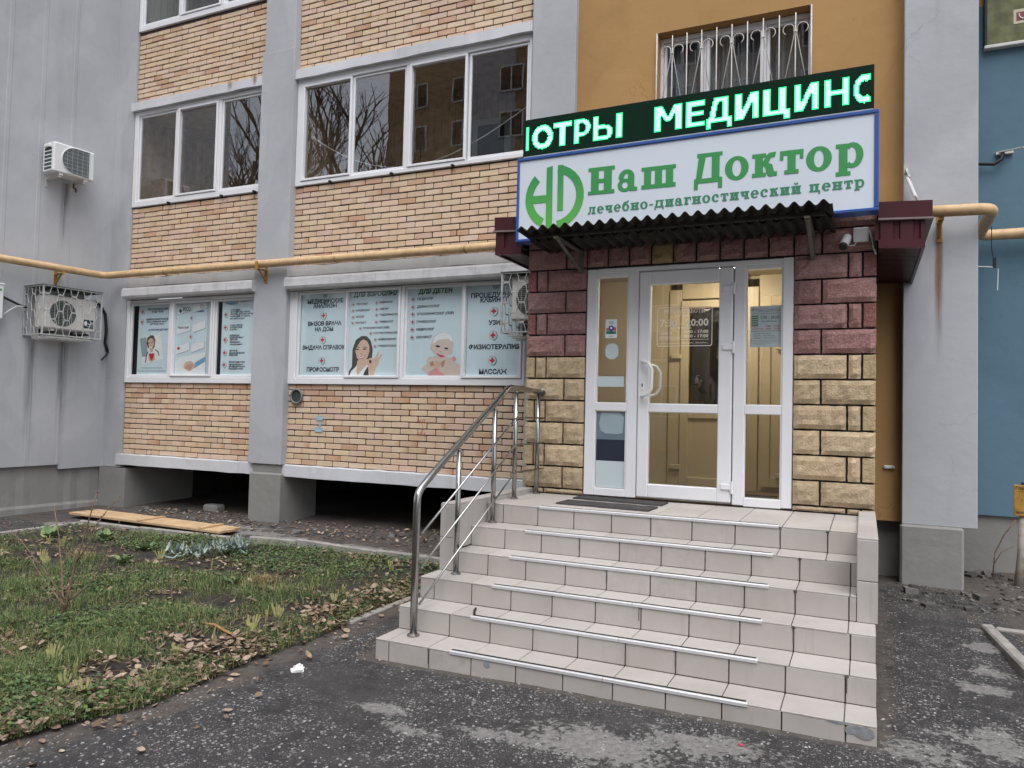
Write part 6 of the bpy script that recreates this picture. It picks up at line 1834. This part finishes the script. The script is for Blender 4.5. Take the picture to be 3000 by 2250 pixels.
def blade(b, p, h, w, r, lean):
    a = r.uniform(0, 6.28); d = Vector((math.cos(a), math.sin(a), 0)); s = Vector((-d.y, d.x, 0))*w/2
    p = Vector(p); m_ = p+d*lean*h*.35+Vector((0, 0, h*.6)); tp = p+d*lean*h+Vector((0, 0, h*(1-.35*lean)))
    i = len(b.v); b.v += [tuple(p-s), tuple(p+s), tuple(m_+s*.7), tuple(m_-s*.7), tuple(tp)]
    b.f += [(i, i+1, i+2, i+3), (i+3, i+2, i+4)]; b.m += [0, 0]
def leafp(b, p, L, w, yaw, tilt, r, curl=.2):
    """one pointed leaf of six faces, folded along its midrib"""
    M_ = Matrix.Translation(p) @ Matrix.Rotation(yaw, 4, 'Z') @ Matrix.Rotation(tilt, 4, 'Y') @ Matrix.Rotation(r.uniform(-.5, .5), 4, 'X')
    pr = ((0, .0), (.25, .8), (.55, 1.), (.8, .6), (1, 0))
    i = len(b.v)
    for (u, ww) in pr:
        z = curl*L*(u-u*u)*-1.2+curl*L*u*u*.6
        b.v.append(tuple(M_ @ Vector((u*L, 0, z))))
        if 0 < ww: b.v += [tuple(M_ @ Vector((u*L, ww*w/2, z+.18*w*ww))), tuple(M_ @ Vector((u*L, -ww*w/2, z+.18*w*ww)))]
    # indices: 0 ; 1,2,3 ; 4,5,6 ; 7,8,9 ; 10
    b.f += [(i, i+1, i+2), (i, i+3, i+1), (i+1, i+4, i+5, i+2), (i+3, i+6, i+4, i+1), (i+4, i+7, i+8, i+5), (i+6, i+9, i+7, i+4), (i+7, i+10, i+8), (i+9, i+10, i+7)]
    b.m += [0]*8
def pick(r):
    while True:
        y = r.uniform(-4.6, .25); x = r.uniform(vis_left(y)-.3, -3.45) if y < .2 else r.uniform(-9.3, -3.45)
        if x > -9.4 and in_poly(x, y, BED): return x, y
SOIL = [(-3.95, -1.75, .32, .3), (-4.0, -2.7, .3, .22), (-4.05, -2.2, .2, .2), (-6.9, -.95, .7, .3), (-7.6, -1.4, .6, .35), (-5.2, -1.95, .22, .2), (-6.0, -1.0, .4, .25), (-4.1, -3.3, .3, .25), (-4.7, -1.9, .3, .25)]
def bare(x, y):
    return max([max(0, 1-math.hypot((x-a)/c, (y-b_)/d)) for (a, b_, c, d) in SOIL])
gr = MB(); r = random.Random(3); n = 0
while n < 56000:
    x, y = pick(r)
    g = mnoise.noise(Vector((x*1.6, y*1.6, 2)))+.5*mnoise.noise(Vector((x*4, y*4, 8)))+(.25 if y < -1.2 else -.25)
    g -= 2.2*bare(x, y)
    if g < r.uniform(-.55, .45): continue
    h = r.uniform(.02, .075)*(1+max(0, g)*.6)
    blade(gr, (x, y, bz(x, y)-.005), h, r.uniform(.0025, .005), r, r.uniform(.2, 1.1)); n += 1
for _ in range(150):
    x, y = pick(r)
    if bare(x, y) > .2 or mnoise.noise(Vector((x*1.6, y*1.6, 2))) < -.1: continue
    L0 = r.uniform(.06, .13)
    for _k in range(r.randint(25, 60)): blade(gr, (x+r.gauss(0, .045), y+r.gauss(0, .045), bz(x, y)-.005), L0*r.uniform(.6, 1.2), r.uniform(.003, .0055), r, r.uniform(.3, 1.4))
tag(gr.build("grass", m_grass, None, fix=False), "short autumn grass growing in the flower bed", "grass", kind="stuff")
wd = MB(); n = 0
while n < 13000:
    x, y = pick(r)
    g = mnoise.noise(Vector((x*1.1+5, y*1.1, 4)))+.4*mnoise.noise(Vector((x*5, y*5, 1)))+(.55 if (y > -.9 and x > -7.5) else 0)-2*bare(x, y)
    if g < r.uniform(-.1, .75): continue
    z = bz(x, y)+r.uniform(.0, .055)
    L = r.uniform(.012, .034)
    leafp(wd, (x, y, z), L, L*r.uniform(.55, .9), r.uniform(0, 6.28), r.uniform(-.5, .35), r); n += 1
tag(wd.build("ground_cover", m_weed, None, fix=False), "low green ground-cover weeds spreading across the flower bed", "ground cover", kind="stuff")
dl_ = MB(); n = 0
while n < 3800:
    x, y = pick(r)
    if r.random() < .10:
        x, y = r.uniform(-4.2, -3.0), r.uniform(-4.2, -1.0)
        if x > -3.05: continue
    d = d_poly(x, y, BED)
    pr = .10+(.75 if d < .38 and x > -5 else 0)+.5*mnoise.noise(Vector((x*1.7, y*1.7, 12)))
    if not in_poly(x, y, BED): pr = .25 if d < .15 else .04
    if r.random() > pr: continue
    z = (bz(x, y) if in_poly(x, y, BED) else gz(x, y))+r.uniform(.004, .03)
    L = r.uniform(.025, .07)
    leafp(dl_, (x, y, z), L, L*r.uniform(.4, .75), r.uniform(0, 6.28), r.uniform(-.35, .3), r, r.uniform(.1, .5)); n += 1
for _ in range(420):
    x, y = r.uniform(-9.8, -3.4), r.uniform(.9, 1.9)
    L = r.uniform(.03, .07); leafp(dl_, (x, y, gz(x, y)+r.uniform(.005, .03)), L, L*.6, r.uniform(0, 6.28), r.uniform(-.3, .3), r, .4)
tag(dl_.build("fallen_leaves", m_dead, None, fix=False), "brown fallen leaves littering the flower bed and its edge", "fallen leaves", kind="stuff")
sw = MB(); n = 0
while n < 3500:
    x, y = pick(r)
    if mnoise.noise(Vector((x*2.3, y*2.3, 20))) < r.uniform(-.3, .5): continue
    z = bz(x, y)+r.uniform(.004, .02); a = r.uniform(0, 6.28); L = r.uniform(.04, .14); d = Vector((math.cos(a), math.sin(a), r.uniform(-.1, .25)))
    s = Vector((-d.y, d.x, 0))*.0022; p0 = Vector((x, y, z)); i = len(sw.v)
    sw.v += [tuple(p0-s), tuple(p0+s), tuple(p0+d*L+s*.5), tuple(p0+d*L-s*.5)]; sw.f.append((i, i+1, i+2, i+3)); sw.m.append(0); n += 1
tag(sw.build("dry_straw", m_straw, None, fix=False), "dry straw stems strewn over the flower bed", "straw", kind="stuff")
# cut iris clumps
r = random.Random(21)
IR = [(-3.99, -2.31), (-4.0, -2.16), (-4.02, -2.02), (-4.0, -2.94), (-3.96, -2.69), (-4.13, -3.6), (-3.95, -3.61), (-3.93, -1.47), (-3.98, -1.29), (-4.14, -.35), (-7.5, -1.5), (-7.3, -1.6), (-8.3, -.9), (-6.5, -.95), (-5.7, -1.05), (-4.25, -3.45), (-4.6, -3.35), (-8.0, -.95)]
ORD = ("first", "second", "third", "fourth", "fifth", "sixth", "seventh", "eighth", "ninth", "tenth", "eleventh", "twelfth", "thirteenth", "fourteenth")
front = sorted([q for q in IR if q[0] > -4.8], key=lambda q: -q[1]); back = sorted([q for q in IR if q[0] <= -4.8])
for (x, y) in IR:
    if (x, y) in front: lab = "%s cut pale iris clump from the building along the bed's asphalt edge" % ORD[front.index((x, y))]
    else: lab = "%s cut pale iris clump from the left in the back of the bed" % ORD[back.index((x, y))]
    t = thing("iris_clump", lab, "plant", (x, y, bz(x, y)), "cut iris clumps in the flower bed")
    yaw = r.uniform(0, 3.14)
    nl = r.randint(4, 6)
    for k in range(nl):
        b = MB(); a = (k-(nl-1)/2)*r.uniform(.10, .17); h = r.uniform(.06, .12); w = r.uniform(.008, .014)
        d = Vector((math.cos(yaw), math.sin(yaw), 0)); p0 = Vector((x, y, bz(x, y)-.01))+d*(k-(nl-1)/2)*.006; tp = p0+d*math.sin(a)*h+Vector((0, 0, math.cos(a)*h))
        nrm = Vector((-d.y, d.x, 0))*.003; sd = (d*math.cos(a)-Vector((0, 0, math.sin(a))))*w/2; sk = r.uniform(-.02, .02)
        V = [p0-sd*.7-nrm, p0+sd*.7-nrm, tp+sd+Vector((0, 0, sk))-nrm*.4, tp-sd-nrm*.4, p0-sd*.7+nrm, p0+sd*.7+nrm, tp+sd+Vector((0, 0, sk))+nrm*.4, tp-sd+nrm*.4]
        b.v = [tuple(v) for v in V]; b.f = [(0, 1, 2, 3), (7, 6, 5, 4), (0, 4, 5, 1), (1, 5, 6, 2), (2, 6, 7, 3), (3, 7, 4, 0)]; b.m = [0]*6
        b.build("leaf", m_iris, t)
# silver sage-like plant
t = thing("silver_leaf_plant", "silver-leaved felty plant spreading in the back of the bed", "plant", (-6.15, -.6, bz(-6.15, -.6)))
b = MB()
for (cx_, cy_, n) in ((-6.2, -.75, 34), (-6.05, -.55, 34), (-6.1, -.32, 30), (-6.38, -.85, 18), (-5.95, -.42, 22)):
    for _ in range(n):
        a = r.uniform(0, 6.28); L = r.uniform(.08, .16)
        leafp(b, (cx_+r.uniform(-.1, .1), cy_+r.uniform(-.1, .1), bz(cx_, cy_)+r.uniform(.01, .10)), L, L*r.uniform(.22, .3), a, r.uniform(-1.0, -.05), r, .35)
b.build("silver_foliage", m_sage, t, fix=False)
# broad-leaved rosettes
BR = [(-7.9, -.55, "broad-leaved rosette behind the twig shrub, left of centre in the bed", .13), (-7.0, -.72, "low broad-leaved plant beside the bare soil patch in the bed", .10), (-8.6, -.7, "broad yellow-green rosette near the left end of the bed", .14), (-6.7, -1.2, "small yellowing rosette in the middle of the bed", .09), (-5.05, -1.45, "small green seedling rosette near the dark stake", .07)]
for (x, y, lab, L0) in BR:
    t = thing("rosette_plant", lab, "plant", (x, y, bz(x, y)))
    b = MB()
    for k in range(16):
        L = L0*r.uniform(.7, 1.2); leafp(b, (x+r.uniform(-.05, .05), y+r.uniform(-.05, .05), bz(x, y)+r.uniform(0, .04)), L, L*r.uniform(.45, .7), r.uniform(0, 6.28), r.uniform(-.7, -.1), r, .3)
    b.build("rosette_leaves", m_broad, t, fix=False)
# dry grass tufts
for (x, y, lab) in ((-4.82, -1.3, "tuft of dry yellow grass in the right part of the bed"), (-7.15, -1.35, "tuft of dry straw-coloured leaves left of the bed centre")):
    t = thing("dry_grass_tuft", lab, "grass tuft", (x, y, bz(x, y)))
    b = MB()
    for _ in range(260): blade(b, (x+r.gauss(0, .07), y+r.gauss(0, .07), bz(x, y)), r.uniform(.06, .16), .004, r, r.uniform(.4, 1.3))
    b.build("dry_blades", m_straw, t, fix=False)
# bare twig shrub
bx, by = -5.51, -2.65
t = thing("twig_shrub", "bare reddish twig shrub with buds in the front of the flower bed", "shrub", (bx, by, bz(bx, by)))
def stem(p0, p1, r0, r1, bend, r):
    p0, p1 = Vector(p0), Vector(p1); pts = []
    for i in range(8):
        u = i/7; q = p0.lerp(p1, u)+Vector(bend)*math.sin(math.pi*u)+Vector((r.uniform(-1, 1), r.uniform(-1, 1), 0))*.006
        pts.append(q)
    b = MB().tube(pts, [.68*(r0+(r1-r0)*i/7) for i in range(8)], 6)
    for i in range(2, 8):
        b.ball(pts[i]+Vector((r.uniform(-.006, .006), 0, .004)), .006, 6, 4, sc=(1, 1, 1.5))
    b.build("stem", m_twig, t, smooth=True); return pts
z0 = bz(bx, by)
s1 = stem((bx, by, z0), (-5.19, by, 1.02), .014, .005, (-.03, 0, 0), r); stem((bx-.01, by, z0), (-5.74, by+.05, .86), .012, .004, (.03, 0, .02), r)
stem(s1[3], (-5.08, by-.05, .85), .008, .003, (.02, 0, 0), r); stem((bx+.01, by, z0+.1), (-5.09, by+.1, .80), .010, .003, (.08, 0, -.06), r)
stem(s1[4], (-5.12, by+.12, .98), .006, .003, (.0, 0, .02), r); stem((bx, by, z0+.08), (-5.98, by, .50), .008, .003, (0, 0, -.02), r); stem((bx-.02, by, z0+.12), (-5.95, by-.2, .75), .007, .002, (.02, 0, .03), r); stem((bx, by, z0+.15), (-5.2, by-.2, .36), .006, .002, (0, 0, .04), r)
for (x, y, h, lab) in ((-5.15, -1.99, .22, "thin dark stake standing in the middle of the bed"), (-5.75, -3.4, .13, "short dark stake at the lower left of the bed")):
    t = thing("garden_stake", lab, "stake", (x, y, bz(x, y)))
    MB().tube([(x, y, bz(x, y)-.03), (x+.004, y, bz(x, y)+h)], .006, 6).build("stake_rod", m_twig, t)
# bent dead lily stalk
t = thing("dead_stalk", "orange-brown dead stalk lying on soil near the bed's edge", "dead stalk", (-4.05, -2.55, bz(-4.05, -2.55)))
MB().tube([(-4.35, -2.42, bz(-4.35, -2.42)+.02), (-4.2, -2.45, bz(-4.2, -2.45)+.035), (-4.02, -2.5, bz(-4.02, -2.5)+.03), (-3.9, -2.5, bz(-3.9, -2.5)+.012)], [.008, .011, .010, .005], 6).build("stalk", M("orange_dead_stalk", (.34, .19, .075), .7, .25, 30), t, smooth=True)
# crumpled white paper on the asphalt and a pink scrap by the steps
r = random.Random(9)
b = MB().ball((0, 0, 0), .04, 12, 8)
b.v = [(x*(1+r.uniform(-.45, .45)), y*(1+r.uniform(-.45, .45)), abs(z)*(.9+r.uniform(-.4, .3))) for (x, y, z) in b.v]
tag(b.build("crumpled_paper", M("white_tissue", (.72, .72, .73), .8, .05, 10), None, loc=(-3.26, -2.68, gz(-3.26, -2.68)+.002)), "crumpled white paper lying on the asphalt by the bed", "litter")
b = MB().ball((0, 0, 0), .013, 8, 6); b.v = [(x*1.3, y, abs(z)*.6+.0005) for (x, y, z) in b.v]
tag(b.build("pink_scrap", M("pink_wrapper", (.60, .12, .20), .6, .1, 10), None, loc=(-.62, -2.56, gz(-.62, -2.56)+.002)), "tiny pink wrapper scrap on the asphalt before the steps", "litter")
t = thing("wall_weed", "dark bare creeper twigs against the plinth under the blue wall", "twigs", (1.05, 2.2, .2))
MB().tube([(1.03, 2.1, .18), (1.05, 2.1, .45), (1.12, 2.1, .62), (1.22, 2.1, .78)], .006, 6).build("stem", m_twig, t, smooth=True)
MB().tube([(1.04, 2.1, .34), (1.10, 2.1, .46), (1.2, 2.1, .53)], .004, 6).build("stem", m_twig, t, smooth=True)

# ---------------------------------------------------------------- chalk marks on bricks
t = thing("blue_paint_mark", "faded blue paint dabs on the lower right brick wall", "graffiti", (-6.28, 1.65, 1.3))
def on_wall(px, py):  # crop 820,1100 scale 5.53 -> wall coordinates by the brick module
    return -7.225+(px-105)/(2212-105)*2.085, 1.987-(py-170)/(1420-170)*1.09
for (x0, x1, z0, z1) in ((-6.72, -6.615, 1.508, 1.568), (-6.68, -6.645, 1.432, 1.488), (-6.745, -6.615, 1.352, 1.412)):
    MB().box(x0, x1, 1.6498, 1.6508, z0, z1).build("paint_dab", m_cblue, t)
t = thing("red_chalk_mark", "faded red handwritten mark on the brick wall by the handrail", "graffiti", (-4.98, 1.65, 1.3))
b = MB(); put_text(b, "КЛ -", -5.13, 1.508, 1.6495, .055, bold=0); put_text(b, "19.6", -5.13, 1.352, 1.6495, .055, bold=0)
for q in ([(-5.075, 1.4), (-5.07, 1.49), (-5.064, 1.49), (-5.069, 1.4)], [(-5.10, 1.45), (-5.072, 1.425), (-5.044, 1.45), (-5.072, 1.418)]): tri_face(b, q, 1.6495)
b.build("chalk_writing", m_cred, t, fix=False)

# ---------------------------------------------------------------- across the yard (seen only as reflections in the panes)
t = thing("opposite_building", "tall ochre and grey apartment block mirrored in the upper windows", "building", (-8, -33, 0))
MB().box(-28.4, 12, -42, -31, -.3, 27).build("wall", plaster("opposite_ochre_plaster", (.36, .24, .13), .3, (.2, .15, .1)), t)
for x in (-22.6, -12.4, -2.2):
    MB().box(x, x+3.4, -31.0, -30.75, .5, 26.8).build("grey_bay", m_grey, t)
wm = MB().box(-.75, .75, -.02, .03, -.75, .75).mesh("window", m_void)
wf = MB()
for (a, b_, c, d) in ((-.8, -.72, -.8, .8), (.72, .8, -.8, .8), (-.8, .8, -.8, -.72), (-.8, .8, .72, .8), (-.04, .04, -.8, .8)): wf.box(a, b_, 0, .07, c, d)
wfm = wf.mesh("window_frame", m_white)
for fl_ in range(9):
    for xi, x in enumerate([-26.2+3.4*i for i in range(11)]):
        y = -30.73 if any(g < x < g+3.4 for g in (-22.6, -12.4, -2.2)) else -30.98
        o = inst("window", wm, t, (x, y, 2.4+2.75*fl_)); inst("window_frame", wfm, o, (x, y, 2.4+2.75*fl_))
def bare_tree(label, x, y, H, seed, r0=.28, th=None):
    r = random.Random(seed)
    t = thing("bare_tree", label, "tree", (x, y, G(x, y)-.1))
    tr, crn = MB(), MB()
    def grow(b, p, d, L, rr, depth):
        pts = [p]; q = Vector(p); dd = Vector(d)
        for i in range(4):
            dd = (dd+Vector((r.uniform(-.16, .16), r.uniform(-.16, .16), r.uniform(-.03, .12)))).normalized(); q = q+dd*L/4; pts.append(q.copy())
        b.tube(pts, [rr*(1-.11*i) for i in range(5)], 7 if depth < 2 else 4, caps=False)
        if depth >= 5: return
        for k in range(r.randint(3, 4) if depth < 4 else 3):
            i = r.randint(2, 4); a = r.uniform(0, 6.28); sp = r.uniform(.35, .95)
            nd_ = (dd+sp*Vector((math.cos(a), math.sin(a), r.uniform(-.1, .5)))).normalized()
            grow(crn, pts[i], nd_, (L if depth else H*.3)*r.uniform(.58, .8), max(.008, rr*.55), depth+1)
    grow(tr, Vector((x, y, G(x, y)-.1)), Vector((0, 0, 1)), th or H*.33, r0, 0)
    tr.build("trunk", m_bark, t, smooth=True, fix=False); crn.build("crown", m_bark, t, smooth=True, fix=False)
m_bark = M("grey_brown_bark", (.055, .045, .038), .9, .3, 6, .5, 30)
bare_tree("tall bare tree across the yard, mirrored at the middle window's left end", -18.3, -12, 17, 4, .34, 11.0)
bare_tree("bare tree across the yard, mirrored in the grilled window", -4.6, -17.5, 19, 8, .25)
bare_tree("bare tree across the yard, mirrored in the left balcony window", -24.5, -14, 18, 15, .25, 8.0)
